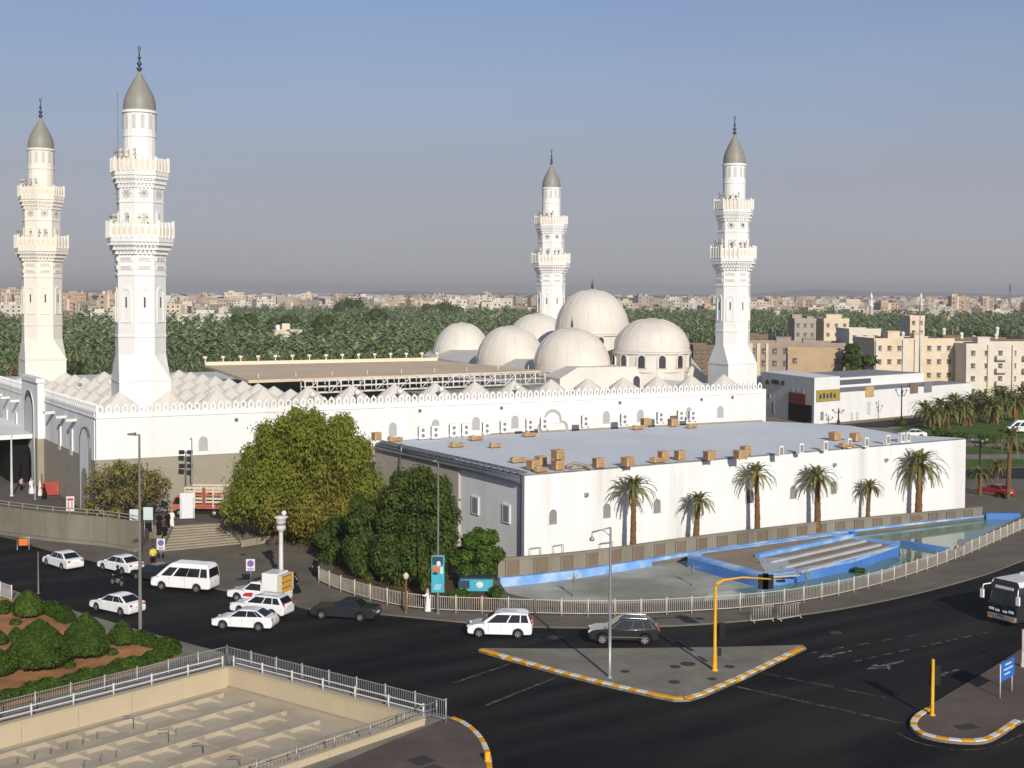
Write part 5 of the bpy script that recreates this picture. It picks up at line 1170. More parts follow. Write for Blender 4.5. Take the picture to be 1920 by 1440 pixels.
for x, y, lab in ((210, 1228, 'tuft of weedy grass on the red soil in front of the small shrub'), (28, 1172, 'leafy sprig on the red soil behind the largest shrub'), (130, 1252, 'dry stalks between the two big clipped shrubs')):
    c = P(x, y, .17); t = thing('weed_tuft', lab, 'weed', (c.x, c.y, .17), 0, 'weeds on the red soil'); leaf_cloud('foliage', M['leaf_hedge'], [(0, 0, .2, .35, .3, .25)], 260, .13, t, int(x), aspect=3)
# greenery at the pool fence and under the trees
for x, y, r_, h, lab in ((933, 1130, 1.2, 1.1, 'round green shrub behind the fence at the left end of the pool'), (868, 1128, .9, .8, 'low green shrub behind the fence below the turquoise kiosk'), (1612, 1078, .75, .45, 'brown green weed clump growing in the pool water'), (846, 1132, .8, .7, 'low green shrub behind the fence beside the banner pole')):
    c = P(x, y-6, 0); t = thing('garden_shrub', lab, 'shrub', (c.x, c.y, -.1), 0, 'loose shrubs by the pool'); b = MB(); b.tube([(0, 0, 0), (.05, 0, h*.5)], .05, 5); b.build('stem', M['bark'], t); leaf_cloud('foliage', M['leaf_hedge'], clump_fill(int(x), (0, 0, h*.55), (r_*.7, r_*.7, h*.4), 7, (.45, .6)), 2600, .12, t, int(x))
c = P(455, 1003, 0); t = thing('garden_shrub', 'green shrub by the planter wall at the top of the steps', 'shrub', (P(460, 985, .8).x, P(460, 985, .8).y, .6), 0, 'loose shrubs by the pool'); leaf_cloud('foliage', M['leaf_bright'], clump_fill(3, (0, 0, .8), (.9, .7, .6), 7, (.4, .6)), 2600, .13, t, 3)
# ================================================================== beyond: date grove, town, right-hand quarter
def npalm(seed, nf, nseg, wide):
    "light palm for the grove mass: arrays of triangles, crown only plus a thin trunk"
    r = random.Random(seed); V = []; F = []
    def tri(a, b, c): k = len(V); V.extend((a, b, c)); F.append((k, k+1, k+2))
    h = 1.0
    for i in range(nf):
        az = i*2.4+r.uniform(-.3, .3); f = (i+.5)/nf; e = 1.35-f*2.0+r.uniform(-.15, .15); L = r.uniform(.42, .56); d = Vector((math.cos(az), math.sin(az), 0)); sd = Vector((-d.y, d.x, 0)); p = Vector((0, 0, h))
        for k in range(nseg):
            q = p+(d*math.cos(e)+Vector((0, 0, math.sin(e))))*(L/nseg); w0 = wide*(1-.5*k/nseg); dn = Vector((0, 0, -.03))
            for sg in (-1, 1): tri(p, q, p.lerp(q, .75)+sd*sg*w0+dn); tri(p, p.lerp(q, .5), p.lerp(q, .35)+sd*sg*w0*.9+dn)
            p = q; e -= .33
    for k in range(3):
        a = k*2.1; tri(Vector((.03*math.cos(a), .03*math.sin(a), 0)), Vector((.03*math.cos(a+2.1), .03*math.sin(a+2.1), 0)), Vector((0, 0, h)))
    return np.array([tuple(v) for v in V]), np.array(F)
def in_px(x, y_, lo, hi): return lo <= 960+FPX*x/y_ <= hi
near_spots = []; mass_spots = []
rg = random.Random(21)
def hidden(x, y):                                     # plots taken by houses inside the grove
    for px_, D, r_ in ((375, 820, 30), (200, 820, 22), (540, 480, 16)):
        if abs(x-(px_-960)/FPX*D) < r_ and -10 < D-y < 45: return True
        if abs(x-(px_-960)/FPX*D) < r_ and abs(D-y) < 15: return True
    return False
y = 214.0
while y < 1350:
    st = 6.6 if y < 330 else (8.0 if y < 500 else (10.5 if y < 800 else 14))
    x = -.46*y
    while x < .46*y:
        X, Y = x+rg.uniform(-.38, .38)*st, y+rg.uniform(-.38, .38)*st; px_ = 960+FPX*X/Y
        ok = False
        if px_ < 850 and Y > 214+max(0, (px_-330))*.10 and Y < (1250 if px_ > 430 else 780)+rg.uniform(-60, 60): ok = True
        if 850 <= px_ < 1335 and 520 < Y < 1250+rg.uniform(-80, 80): ok = True
        if px_ >= 1335 and 640 < Y < 1150+rg.uniform(-80, 80) and not (px_ > 1600 and 1000 < Y): ok = True
        if ok and not hidden(X, Y) and rg.random() < .93:
            (near_spots if len(near_spots) < 285 and px_ < 860 and Y < 420 else mass_spots).append((X, Y))
        x += st
    y += st
gp = []
for k in range(5):
    h = (7.2, 8.2, 6.2, 7.6, 6.8)[k]
    tb, cb = palm_mesh(100+k, h, 3.5, 30, 11, lean=.03, trunk_r=.22, width=.30, lower=-.85, rough=False)
    t = thing('grove_palm', 'date palm', 'palm tree', (0, 0, ZG)); tb.build('trunk', M['palm_trunk'], t); cb.build('crown', [M['frond_grove'], M['frond_dry'], M['frond_grove']], t); gp.append(t)
for i, (x, y_) in enumerate(near_spots):
    o = gp[i] if i < 5 else copy_tree(gp[rg.randrange(5)])
    o.location = (x, y_, ZG); o.rotation_euler = (0, 0, rg.uniform(0, 6.28)); s = rg.uniform(.78, 1.25); o.scale = (s, s, s*rg.uniform(.85, 1.1))
    o['label'] = 'grey green date palm crowded among many in the grove beyond the mosque'; o['group'] = 'date palms of the grove beyond the mosque'
Vs = []; Fs = []; base_n = 0
vars_ = [npalm(200+k, 17, 3, .11) for k in range(6)]
for x, y_ in mass_spots:
    if math.sin(x*.031+1)*math.sin(y_*.023)+.5*math.sin(x*.07+y_*.05) > .92: continue
    V, F_ = vars_[rg.randrange(6)]; a = rg.uniform(0, 6.28); s = rg.uniform(5.4, 10.4); ca, sa = math.cos(a)*s, math.sin(a)*s
    W_ = np.stack([V[:, 0]*ca-V[:, 1]*sa+x, V[:, 0]*sa+V[:, 1]*ca+y_, V[:, 2]*s*.9+ZG], 1); Vs.append(W_); Fs.append(F_+base_n); base_n += len(V)
o = np_mesh('palm_grove', np.concatenate(Vs), np.concatenate(Fs), M['frond_grove']); tag(o, 'wide grey green date palm grove stretching towards the town', 'palm grove', None, 'stuff')
gl_ = [(P(-250, 700, ZG).x-60, 205)]+[(-.5*1350, 1350), (.5*1350, 1350), (.5*640, 560), (.16*520, 500), (-.05*300, 330), (-.1*230, 255)]
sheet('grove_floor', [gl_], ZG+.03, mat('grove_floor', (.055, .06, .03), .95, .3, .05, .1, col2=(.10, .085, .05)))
rt = np.random.default_rng(14); nb = 170; Yb = 300+850*rt.random(nb); PXb = np.where(rt.random(nb) < .62, rt.random(nb)*850, 1170+750*rt.random(nb)); Yb = np.where(PXb > 1100, 640+450*rt.random(nb), Yb); Xb = (PXb-960)/FPX*Yb
cb_ = [(Xb[i], Yb[i], ZG+3.6, 3.2+3.5*rt.random(), 3.2+2*rt.random(), 2.6+1.8*rt.random()) for i in range(nb) if not hidden(Xb[i], Yb[i])]
o = leaf_cloud('grove_thicket', M['leaf_bright'], cb_, 26000, 1.0, None, 31); tag(o, 'leafy thickets growing between the palms of the grove', 'thicket', None, 'stuff')
# darker broad trees standing out of the grove
for x, ytop, D, w_, lab in ((462, 588, 560, 30, 'dark broad tree rising out of the grove right of the white villa'), (530, 592, 560, 30, 'round dark tree in the grove above the cream house'), (690, 578, 700, 36, 'dark tree clump at the back of the grove'), (605, 592, 520, 22, 'bushy tree between the palms right of the cream house'), (1608, 645, 285, 26, 'big dark tree between the tan block and the cream apartments'), (640, 560, 1050, 60, 'long dark green tree belt below the town'), (830, 562, 1050, 40, 'tree clump left of the far minaret base')):
    c = PD(x, 600, D); r_ = w_*D/FPX; zt_ = PD(x, ytop, D).z; cc = [(q[0], q[1], q[2], q[3], q[4], q[5]) for q in clump_fill(int(x), (0, 0, (zt_-ZG)*.6), (r_, r_*.6, (zt_-ZG)*.36), 12, (.4, .55))]
    tree('broad_tree', lab, (c.x, c.y, ZG), cc, 3200, .55 if D < 400 else 1.1, 'leaf_deep', .4, int(x), 'broad trees standing out of the grove')

# ---- houses
WALLS = ['house_cream', 'house_tan', 'house_pink', 'house_white', 'house_grey', 'house_dust']
def house_mesh(seed, w_, d_, h, fl, m):
    r = random.Random(seed); b = MB(); b.box((0, 0, h/2), (w_, d_, h)); b.box((0, 0, h+.25), (w_+.3, d_+.3, .5), 0, 0); b.box((0, 0, h+.52), (w_-.6, d_-.6, .1), 0, 2)
    b.box((w_*r.uniform(-.25, .25), d_*.1, h+1.6), (w_*.28, d_*.4, 2.4)); 
    if r.random() < .7: b.lathe([(.9, 0), (.9, 1.6), (.6, 1.9)], 10, (w_*r.choice((-.35, .35)), -d_*.2, h+.5), 3)
    nx = max(2, int(w_/3.4)); ny = max(1, int(d_/4))
    for f in range(fl):
        z = (f+.55)*h/fl
        for k in range(nx):
            if r.random() < .9: b.box((-w_/2+(k+.5)*w_/nx, -d_/2, z), (1.5, .1, 1.5), 0, 1)
        for k in range(ny):
            for s in (-1, 1): b.box((s*w_/2, -d_/2+(k+.5)*d_/ny, z), (.1, 1.3, 1.4), 0, 1)
    if r.random() < .6:
        for f in range(1, fl): b.box((w_*.22, -d_/2-.5, f*h/fl+.5), (w_*.3, 1.0, 1.0), 0, 0)
    if r.random() < .5: b.box((0, -d_/2-.03, h*.5), (w_*.12, .14, h), 0, 2)
    return b.build('town_house', [M[m], M['window_dark'], M['roof_white'] if seed % 2 else M['house_grey'], M['tank_white']])
hv = [house_mesh(k, (14, 18, 11, 22, 13, 16, 26, 12, 15, 20)[k], (12, 13, 10, 14, 14, 12, 13, 12, 11, 15)[k], (10, 13, 7.5, 12, 15, 9, 11, 18, 8, 14)[k], (3, 4, 2, 3, 4, 2, 3, 5, 2, 4)[k], WALLS[k % 6]) for k in range(10)]
hn = 0; rh = random.Random(5); taken = []
spots = []
for _ in range(6000):
    Y = rh.uniform(860, 2500); px_ = rh.uniform(-40, 1960); X = (px_-960)/FPX*Y
    if px_ < 430 and Y < 900: continue
    if px_ > 430 and px_ < 1300 and Y < 1270: continue
    if px_ >= 1300 and Y < 1130: continue
    if any(abs(X-a) < 24 and abs(Y-c) < 30 for a, c in spots): continue
    spots.append((X, Y))
    if len(spots) >= 270: break
wd = ['cream', 'tan', 'pink', 'pale', 'grey', 'dusty']
for i, (X, Y) in enumerate(sorted(spots, key=lambda q: q[1])):
    k = i if i < 10 else rh.randrange(10)
    if i < 10: o = hv[i]
    else: o = hv[k].copy(); COL.objects.link(o)
    o.location = (X, Y, ZG); o.rotation_euler = (0, 0, R(rh.uniform(-35, 35))); s = rh.uniform(.85, 1.25); o.scale = (s, s, s*rh.uniform(.75, 1.1))
    tag(o, f'{wd[k % 6]} flat roofed town house among many on the far side of the grove', 'house', 'town houses beyond the grove')
# the farther town, one mass of roofs to the horizon
def box_field(name, n, ylo, yhi, m, seed, hmin, hmax, wmin=10, wmax=26, pxr=(-80, 2000)):
    r = np.random.default_rng(seed); Y = ylo+(yhi-ylo)*r.random(n)**.8; PX = pxr[0]+(pxr[1]-pxr[0])*r.random(n); X = (PX-960)/FPX*Y; w_ = wmin+(wmax-wmin)*r.random(n); d_ = wmin+(wmax-wmin)*r.random(n)*.7; h = hmin+(hmax-hmin)*r.random(n)**2; a = r.random(n)*1.2-.6
    c = np.array([(-.5, -.5, 0), (.5, -.5, 0), (.5, .5, 0), (-.5, .5, 0), (-.5, -.5, 1), (.5, -.5, 1), (.5, .5, 1), (-.5, .5, 1)]); V = np.empty((n, 8, 3)); lx = c[None, :, 0]*w_[:, None]; ly = c[None, :, 1]*d_[:, None]
    V[:, :, 0] = X[:, None]+lx*np.cos(a)[:, None]-ly*np.sin(a)[:, None]; V[:, :, 1] = Y[:, None]+lx*np.sin(a)[:, None]+ly*np.cos(a)[:, None]; V[:, :, 2] = ZG+c[None, :, 2]*h[:, None]
    q = np.array([(4, 5, 6, 7), (0, 1, 5, 4), (1, 2, 6, 5), (2, 3, 7, 6), (3, 0, 4, 7)]); F_ = (q[None]+8*np.arange(n)[:, None, None]).reshape(-1, 4)
    mi = np.repeat(r.integers(0, len(m), n), 5); o = np_mesh(name, V.reshape(-1, 3), F_, m, None, mi); return o
o = box_field('distant_town', 2600, 1700, 5200, [M[k] for k in WALLS]+[M['window_dark']], 9, 6, 17); tag(o, 'hazy mass of pale town roofs along the horizon', 'town', None, 'stuff')
o = box_field('distant_roofs', 420, 1150, 1900, [M[k] for k in WALLS], 19, 4, 9, 8, 18); tag(o, 'scatter of low sheds and walls between the far houses', 'sheds', None, 'stuff')
rt = np.random.default_rng(4); n = 520; Yt = 1100+2200*rt.random(n)**1.4; Xt = (rt.random(n)*2040-60-960)/FPX*Yt
cl_ = [(Xt[i], Yt[i], ZG+3, 8+10*rt.random(), 6, 4.5+2*rt.random()) for i in range(n)]
o = leaf_cloud('distant_trees', M['leaf_deep'], cl_, 26000, 2.0, None, 8); tag(o, 'dark street trees scattered through the distant town', 'trees', None, 'stuff')
for lab, x, ytop, D, w_, fl, m in (('long white villa rising from the grove right of the tallest minaret', 375, 588, 820, 40, 2, 'house_white'), ('white house between the two left minarets, beyond the palms', 200, 586, 820, 18, 2, 'house_white'), ('small cream house standing alone in the middle of the grove', 540, 618, 480, 10.5, 2, 'house_cream'), ('orange tan apartment block at the left edge of the skyline', 18, 542, 1500, 34, 6, 'house_tan'), ('tan block behind the left sunlit cream minaret', 135, 549, 1500, 34, 5, 'house_tan'), ('pale pink cube house left of the far minaret', 857, 561, 1120, 16, 4, 'house_white'), ('cream house with a roof tower left of the far minaret', 920, 566, 1160, 18, 3, 'house_cream'), ('cream block on the left of the pale pink cube house', 812, 566, 1180, 17, 3, 'house_cream'), ('cream skyline block right of the tallest minaret', 440, 548, 1700, 26, 5, 'house_cream'), ('yellow cream house at the middle of the skyline', 575, 550, 1600, 12, 4, 'house_cream')):
    p = PD(x, ytop, D); o = house_mesh(int(x)+1, w_, 12, p.z-ZG-.5, fl, m); o.name = 'villa'; o.location = (p.x, p.y, ZG); o.rotation_euler = (0, 0, R(8)); tag(o, lab, 'house')
# slender minarets and masts on the skyline
def small_minaret(x, ytop, D, lab):
    p = PD(x, ytop, D); H = p.z-ZG; b = MB(); s = H/30; b.lathe([(1.6*s, 0), (1.5*s, 16*s), (2.3*s, 16.6*s), (2.3*s, 18*s), (1.2*s, 18.2*s), (1.1*s, 24*s), (1.6*s, 24.5*s), (1.3*s, 26*s), (.3*s, 29*s), (.1*s, 30*s)], 10); o = b.build('skyline_minaret', M['shaft_white']); o.location = (p.x, p.y, ZG); tag(o, lab, 'minaret', 'slender minarets on the skyline')
small_minaret(1634, 547, 1000, 'slender white minaret on the skyline above the cream apartments'); small_minaret(1727, 548, 1150, 'thin white minaret on the skyline, right of the other slender one')
p = PD(1894, 533, 1500); b = MB()
for sx_ in (-1, 1):
    for sy_ in (-1, 1): b.tube([(sx_*2, sy_*2, 0), (sx_*.4, sy_*.4, p.z-ZG)], .25, 4)
for k in range(8):
    f = k/8; r_ = 2-1.6*f; z = f*(p.z-ZG); b.tube([(-r_, -r_, z), (r_, -r_, z+4)], .16, 4); b.tube([(r_, -r_, z), (-r_, -r_, z+4)], .16, 4)
o = b.build('lattice_mast', M['pipe_grey']); o.location = (p.x, p.y, ZG); tag(o, 'thin lattice mast on the skyline at the right edge', 'mast')
# far low ridge
pts = []; b = MB(); NX = 60; rr = random.Random(2)
for i in range(NX+1):
    x = -3600+7200*i/NX; px_ = 960+FPX*x/8200; h = max(4, 14+10*math.sin(i*.31)+6*math.sin(i*.83+1)+(22 if px_ > 1380 else 0)*min(1, (px_-1380)/150 if px_ > 1380 else 0)); pts.append((x, h))
v = []; f = []
for x, h in pts: v += [(x, 7700, ZG), (x, 8200, ZG+h), (x, 8700, ZG)]
for i in range(NX): f += [(3*i, 3*i+3, 3*i+4, 3*i+1), (3*i+1, 3*i+4, 3*i+5, 3*i+2)]
b.add(v, f, 0, True); o = b.build('hills', M['hill']); o['kind'] = 'structure'

# ---- the quarter at the right: apartment houses with windows and balconies as parts
def apartment(x0, x1, ytop, D, depth, floors, cols, m, label, rz=0.0, balc=(), towers=(), win=(1.0, 1.1), piers=(), skip=()):
    pl, pr = PD(x0, ytop, D), PD(x1, ytop, D); w_ = (pr.x-pl.x)/math.cos(rz); h = pl.z-ZG; c = ((pl.x+pr.x)/2, D+depth/2, ZG); t = thing('apartment_house', label, 'building', c, rz, 'apartment houses at the right')
    b = MB(); b.box((0, 0, h/2), (w_, depth, h)); b.build('wall', M[m], t)
    b = MB(); b.box((0, 0, h+.02), (w_-.5, depth-.5, .06), 0, 1)
    for sx_, sy_, ww, dd in ((0, -depth/2+.1, w_+.2, .25), (0, depth/2-.1, w_+.2, .25), (-w_/2+.1, 0, .25, depth-.3), (w_/2-.1, 0, .25, depth-.3)): b.box((sx_, sy_, h+.45), (ww, dd, .9))
    b.build('parapet', [M[m], M['house_grey']], t); wm_ = None; fh = h/floors
    for f in range(floors):
        for k in range(cols):
            if (f, k) in skip: continue
            x = -w_/2+(k+.5)*w_/cols; z = (f+.55)*fh
            if wm_ is None:
                b = MB(); b.box((0, 0, 0), (win[0], .10, win[1]), 0, 0); b.box((0, -.06, win[1]/2+.1), (win[0]+.3, .25, .12), 0, 1); b.box((0, -.06, -win[1]/2-.1), (win[0]+.3, .25, .10), 0, 1); b.box((win[0]*.15, -.06, -win[1]*.1), (win[0]*.4, .3, win[1]*.3), 0, 2); o = b.build('window', [M['apt_window'], M[m], M['house_grey']], t); wm_ = o.data
            else: o = link('window', wm_, t)
            o.location = (x, -depth/2, z)
    for f in range(floors):
        for k in range(max(1, int(depth/4))): o = link('window', wm_, t); o.location = (w_/2, -depth/2+(k+.5)*4, (f+.55)*fh); o.rotation_euler = (0, 0, R(90))
    for f, k, bw in balc:
        x = -w_/2+(k+.5)*w_/cols; b = MB(); b.box((x, -depth/2-.55, f*fh+.1), (bw, 1.1, .2)); b.box((x, -depth/2-1.05, f*fh+.6), (bw, .1, .9))
        for s in (-1, 1): b.box((x+s*(bw/2-.05), -depth/2-.5, f*fh+.6), (.1, 1.0, .9))
        b.build('balcony', M['house_white'] if m != 'house_white' else M[m], t)
    for k, pw in piers:
        x = -w_/2+k*w_/cols; b = MB(); b.box((x, -depth/2-.2, h/2+.3), (pw, .4, h+.6)); b.build('pier', M['house_cream'] if m != 'house_cream' else M['house_white'], t)
    for x, y_, ww, dd, hh in towers: b = MB(); b.box((x, y_, h+hh/2), (ww, dd, hh)); b.box((x, y_, h+hh+.1), (ww+.3, dd+.3, .2)); b.build('stair_head', M[m], t)
    return t
apartment(1632, 1786, 641, 305, 14, 4, 8, 'house_cream', 'cream three storey apartment house with a stepped middle bay above the shop roofs', R(6), piers=((3.1, 1.6), (4.3, 1.6), (.2, .6)), towers=((-2, 2, 3, 3, 2.2), (5, 3, 2.5, 2.5, 1.6)), skip=((1, 3), (2, 3), (3, 3)))
apartment(1806, 1990, 651, 300, 14, 4, 7, 'house_white', 'white apartment house with balconies at the right edge', R(4), balc=((1, 2, 2.6), (2, 2, 2.6), (3, 2, 2.6), (1, 4, 2.6), (2, 4, 2.6), (3, 4, 2.6)), piers=((1.6, .5), (3.4, .5)), towers=((-4, 2, 3, 3, 2),))
apartment(1412, 1590, 648, 350, 16, 3, 9, 'house_dust', 'long brown grey block with white piers right of the last minaret', R(-8), piers=((.3, .9), (1.0, .9), (1.8, .7)), win=(1.2, 1.4), towers=((-3, 0, 4, 4, 2), (4, 1, 3.2, 4, 1.6)))
apartment(1488, 1588, 663, 290, 12, 3, 4, 'house_tan', 'plain tan house with few openings in front of the brown grey block', R(-10), skip=((0, 0), (0, 1), (1, 1), (2, 1), (2, 2), (1, 2), (0, 2), (1, 3)))
apartment(1590, 1650, 622, 355, 12, 4, 3, 'house_white', 'narrow white house behind the dark tree', R(3))
apartment(1704, 1732, 597, 380, 8, 6, 2, 'house_cream', 'tall cream stair tower behind the cream apartments', R(5))
apartment(1742, 1930, 641, 350, 14, 4, 7, 'house_brown', 'dark brown block behind the white balcony house', R(3), towers=((-6, 0, 5, 4, 1.5),))
apartment(1545, 1592, 602, 420, 12, 5, 3, 'house_cream', 'cream roofed house with a small penthouse behind the brown grey block', R(0), towers=((0, 0, 5, 5, 2),))
apartment(1490, 1530, 602, 420, 10, 5, 3, 'house_grey', 'grey house with twin roof rooms behind the brown grey block', R(0), towers=((-2, 0, 3, 3, 2), (2.4, 0, 2, 3, 1.4)))
apartment(1296, 1345, 652, 380, 14, 3, 4, 'house_brown', 'brown house between the large domes and the last minaret', R(5))
apartment(1400, 1440, 632, 380, 12, 4, 3, 'house_brown', 'reddish brown house directly right of the last minaret', R(0))
for x, y, D in ((1693, 615, 372), (1770, 608, 372), (1803, 616, 360), (1826, 622, 355), (1868, 618, 355), (1870, 606, 380)):
    p = PD(x, y, D); b = MB(); b.ball((0, 0, 0), .62, 10, 7); b.lathe([(.5, -1.6), (.5, -.4)], 8); o = b.build('water_tank', M['tank_white']); o.location = p-Vector((0, 0, 1.6)); tag(o, 'white round water tank on a roof in the right hand quarter', 'water tank', 'white water tanks on the right hand roofs')

# ---- low white shop building with its signs
ws = thing('shop_building', 'low white shop building with a dark gateway and yellow and maroon signs', 'building', (P(1526, 795, ZG).x, P(1526, 795, ZG).y, ZG))
def wpart(b, n, m): return at_world(b.build(n, m, ws), ws)
c0 = P(1526, 796, ZG); c1 = P(1725, 777, ZG); c1 = c0+(c1-c0)*1.55; dw = (c1-c0).normalized(); nw = Vector((dw.y, -dw.x, 0)); cl0 = P(1428, 778, ZG); dl = (cl0-c0).normalized(); nlw = Vector((-dl.y, dl.x, 0))
zt1 = onplane(1620, 733, c0, nw).z; Lw = (c1-c0).length; Ll = (cl0-c0).length; zt2 = onplane(1523, 712, c0, nlw).z; zt3 = zt2+.9
pe_ = onplane(1574, 780, c0, nw); we_ = (Vector((pe_.x, pe_.y, 0))-Vector((c0.x, c0.y, 0))).dot(dw)
b = MB(); panel(b, c0+dw*we_-nw*8, c1-nw*8, nw, ZG, zt1, 8); wpart(b, 'wall', M['shop_white'])
b = MB(); panel(b, c0+dw*we_-nw*7.7, c1-nw*7.7, nw, zt1, zt1+.06, 7.4); wpart(b, 'roof', M['shop_roof'])
q0, q1, q2, q3 = c0, c0+dw*(we_-.02), c0+dw*(we_-.02)+dl*Ll, c0+dl*Ll
b = MB(); b.hexa([up(v, ZG) for v in (q0, q1, q2, q3)]+[up(v, zt2) for v in (q0, q1, q2, q3)]); wpart(b, 'gate_house', M['shop_white'])
b = MB(); b.hexa([up(v, zt2+.01) for v in (q0, q1, q2, q3)]+[up(v, zt2+.4) for v in (q0, q1, q2, q3)]); wpart(b, 'parapet', M['shop_white'])
q = onplane(1500, 790, c0, nlw)
g0_, g1_ = onplane(1480, 780, c0, nlw), onplane(1522, 792, c0, nlw); b = MB(); panel(b, up(g0_, 0), up(g1_, 0), nlw, ZG, onplane(1500, 757, c0, nlw).z, .28); wpart(b, 'gateway', M['dark_void'])
s0, s1 = onplane(1481, 745, c0, nlw), onplane(1513, 748, c0, nlw); b = MB(); panel(b, up(s0, 0), up(s1, 0), nlw, s0.z-1.0, s0.z+1.0, .34); wpart(b, 'maroon_sign', M['sign_maroon'])
b = MB()
for i in range(3): b.box(tuple(s0.lerp(s1, .2+.3*i)+Vector((0, 0, 1.4))), (.3, .3, .9))
wpart(b, 'sign_bracket', M['pipe_grey'])
s0, s1 = onplane(1530, 743, c0, nw), onplane(1574, 741, c0, nw); b = MB(); panel(b, up(s0, 0), up(s1, 0), nw, s0.z-1.1, s0.z+1.1, .14)
for i in range(5): panel(b, up(s0.lerp(s1, .12+.15*i), 0), up(s0.lerp(s1, .2+.15*i), 0), nw, s0.z-.5, s0.z+.3+.2*(i % 2), .17, 1)
wpart(b, 'ochre_sign', [M['sign_ochre'], M['banner_dark']])
for x, y, ww, hh, m_ in ((1440, 716, 1.0, .8, 'window_dark'), (1455, 716, 2.6, .8, 'window_dark'), (1469, 718, 1.0, .8, 'window_dark'), (1451, 765, .9, 2.4, 'window_grey'), (1443, 742, .8, .8, 'window_grey')):
    p = onplane(x, y, c0, nlw); b = MB(); panel(b, up(p+dl*ww/2, 0), up(p-dl*ww/2, 0), nlw, p.z-hh/2, p.z+hh/2, .24); wpart(b, 'window', M[m_])
for x, y, ww, hh, m_ in ((1541, 780, .9, 1.6, 'window_grey'), (1597, 781, .8, 1.6, 'carved_grey'), (1607, 780, .8, 1.6, 'carved_grey'), (1629, 765, 1.0, 2.6, 'carved_grey')):
    p = onplane(x, y, c0, nw); b = MB(); panel(b, up(p-dw*ww/2, 0), up(p+dw*ww/2, 0), nw, p.z-hh/2, p.z+hh/2, .06); wpart(b, 'window', M[m_])
for x, m_ in ((1630, 'cooler_tan'), (1713, 'house_brown'), (1739, 'ac_dark')):
    p = onplane(x, 735, c0, nw); b = MB(); b.box(tuple(up(p-nw*.1, zt1-.2)), (2.6, .5, 2.0), math.atan2(dw.y, dw.x)); wpart(b, 'wall_unit', M[m_])
b = MB(); r0 = c0+dw*(we_+1)-nw*8.3; panel(b, r0-nw*14, r0+dw*(Lw-we_-6)-nw*14, nw, ZG, zt1+1.9, 14); panel(b, r0+dw*.2-nw*13.6, r0+dw*(Lw-we_-6.4)-nw*13.6, nw, zt1+1.9, zt1+2.0, 13.4, 1); panel(b, r0+dw*6, r0+dw*20, nw, zt1+.5, zt1+1.5, .1, 2); wpart(b, 'rear_hall', [M['shop_white'], M['shop_roof'], M['pipe_grey']])
for x, y in ((1597, 689), (1488, 712)):
    p = P(x, y+8, 6.0); b = MB(); b.lathe([(1, 0), (1, 1.6), (.5, 2.0)], 10, tuple(p)); wpart(b, 'tank', M['tank_white'])

# ---- garden, lawns, street trees at the right
sheet('lawn', [[(p.x, p.y) for p in G((1672, 806), (1735, 795), (1830, 783), (1960, 757), (2050, 770), (2050, 822), (1830, 822), (1720, 824), z=ZG)], [(p.x, p.y) for p in G((1812, 838), (1990, 836), (1990, 850), (1812, 852), z=ZG)], [(p.x, p.y) for p in G((1800, 862), (1990, 862), (1990, 874), (1812, 878), z=ZG)], [(p.x, p.y) for p in G((1840, 925), (1870, 922), (1990, 936), (1990, 962), (1872, 940), z=ZG)]], ZG+.05, M['lawn'])
sheet('garden_path', [[(p.x, p.y) for p in G((1560, 800), (1670, 803), (1722, 827), (1990, 825), (1990, 836), (1700, 838), (1620, 815), z=ZG)], [(p.x, p.y) for p in G((1812, 852.5), (1990, 850.5), (1990, 861.5), (1800, 861.5), z=ZG)]], ZG+.04, M['paving_light'])
sheet('side_street', [[(p.x, p.y) for p in G((1812, 880), (1990, 876), (2050, 930), (1870, 921), (1812, 915), z=ZG)], [(p.x, p.y) for p in G((1400, 790), (1528, 801), (1720, 783), (2050, 735), (2050, 752), (1735, 792), (1660, 802), (1560, 806), (1450, 800), z=ZG)]], ZG+.03, M['asphalt_old'])
GG = 'low date palms along the garden lawn'
tb, cb = palm_mesh(300, 2.9, 3.3, 46, 14, lean=.02, trunk_r=.32, width=.32, lower=-.75, rough=False)
pr_ = thing('garden_palm', 'x', 'palm tree', (0, 0, ZG), 0, GG); tb.build('trunk', M['palm_trunk'], pr_); cb.build('crown', [M['frond'], M['frond_dry'], M['frond']], pr_)
gpx = [(1748, 806, .9), (1779, 803, 1.0), (1808, 799, 1.0), (1860, 795, 1.05), (1905, 790, 1.1), (1733, 800, 1.0), (1762, 797, 1.05), (1796, 797, 1.1), (1822, 790, 1.15), (1850, 790, 1.1), (1872, 780, 1.2), (1895, 782, 1.1), (1918, 772, 1.2), (1786, 783, 1.0), (1840, 775, 1.0), (1880, 766, 1.0), (1945, 775, 1.2)]
for i, (x, y, s) in enumerate(gpx):
    o = pr_ if i == 0 else copy_tree(pr_); p = P(x, y, ZG); o.location = (p.x, p.y, ZG); o.rotation_euler = (0, 0, i*1.3); o.scale = (s, s, s*1.1); o['label'] = 'low bushy date palm in the row along the lawn at the right'
for x, yb_, yc, fr, sd, lab, mt in ((1890, 944, 818, 2.9, 31, 'tall date palm with a long bare trunk at the right edge', ('frond', 'frond_dry', 'frond')), (1837, 936, 888, 1.9, 32, 'small pale date palm in front of the red car', ('frond', 'frond_dry', 'frond')), (1868, 900, 872, 1.7, 33, 'squat date palm behind the red car', ('frond', 'frond_dry', 'frond'))):
    p = P(x, yb_, ZG); h = PD(x, yc, p.y).z-ZG; palm('roadside_palm', lab, 'palm tree', (p.x, p.y, ZG), 'date palms beside the side street', sd, h, fr, 40, 24, mt)
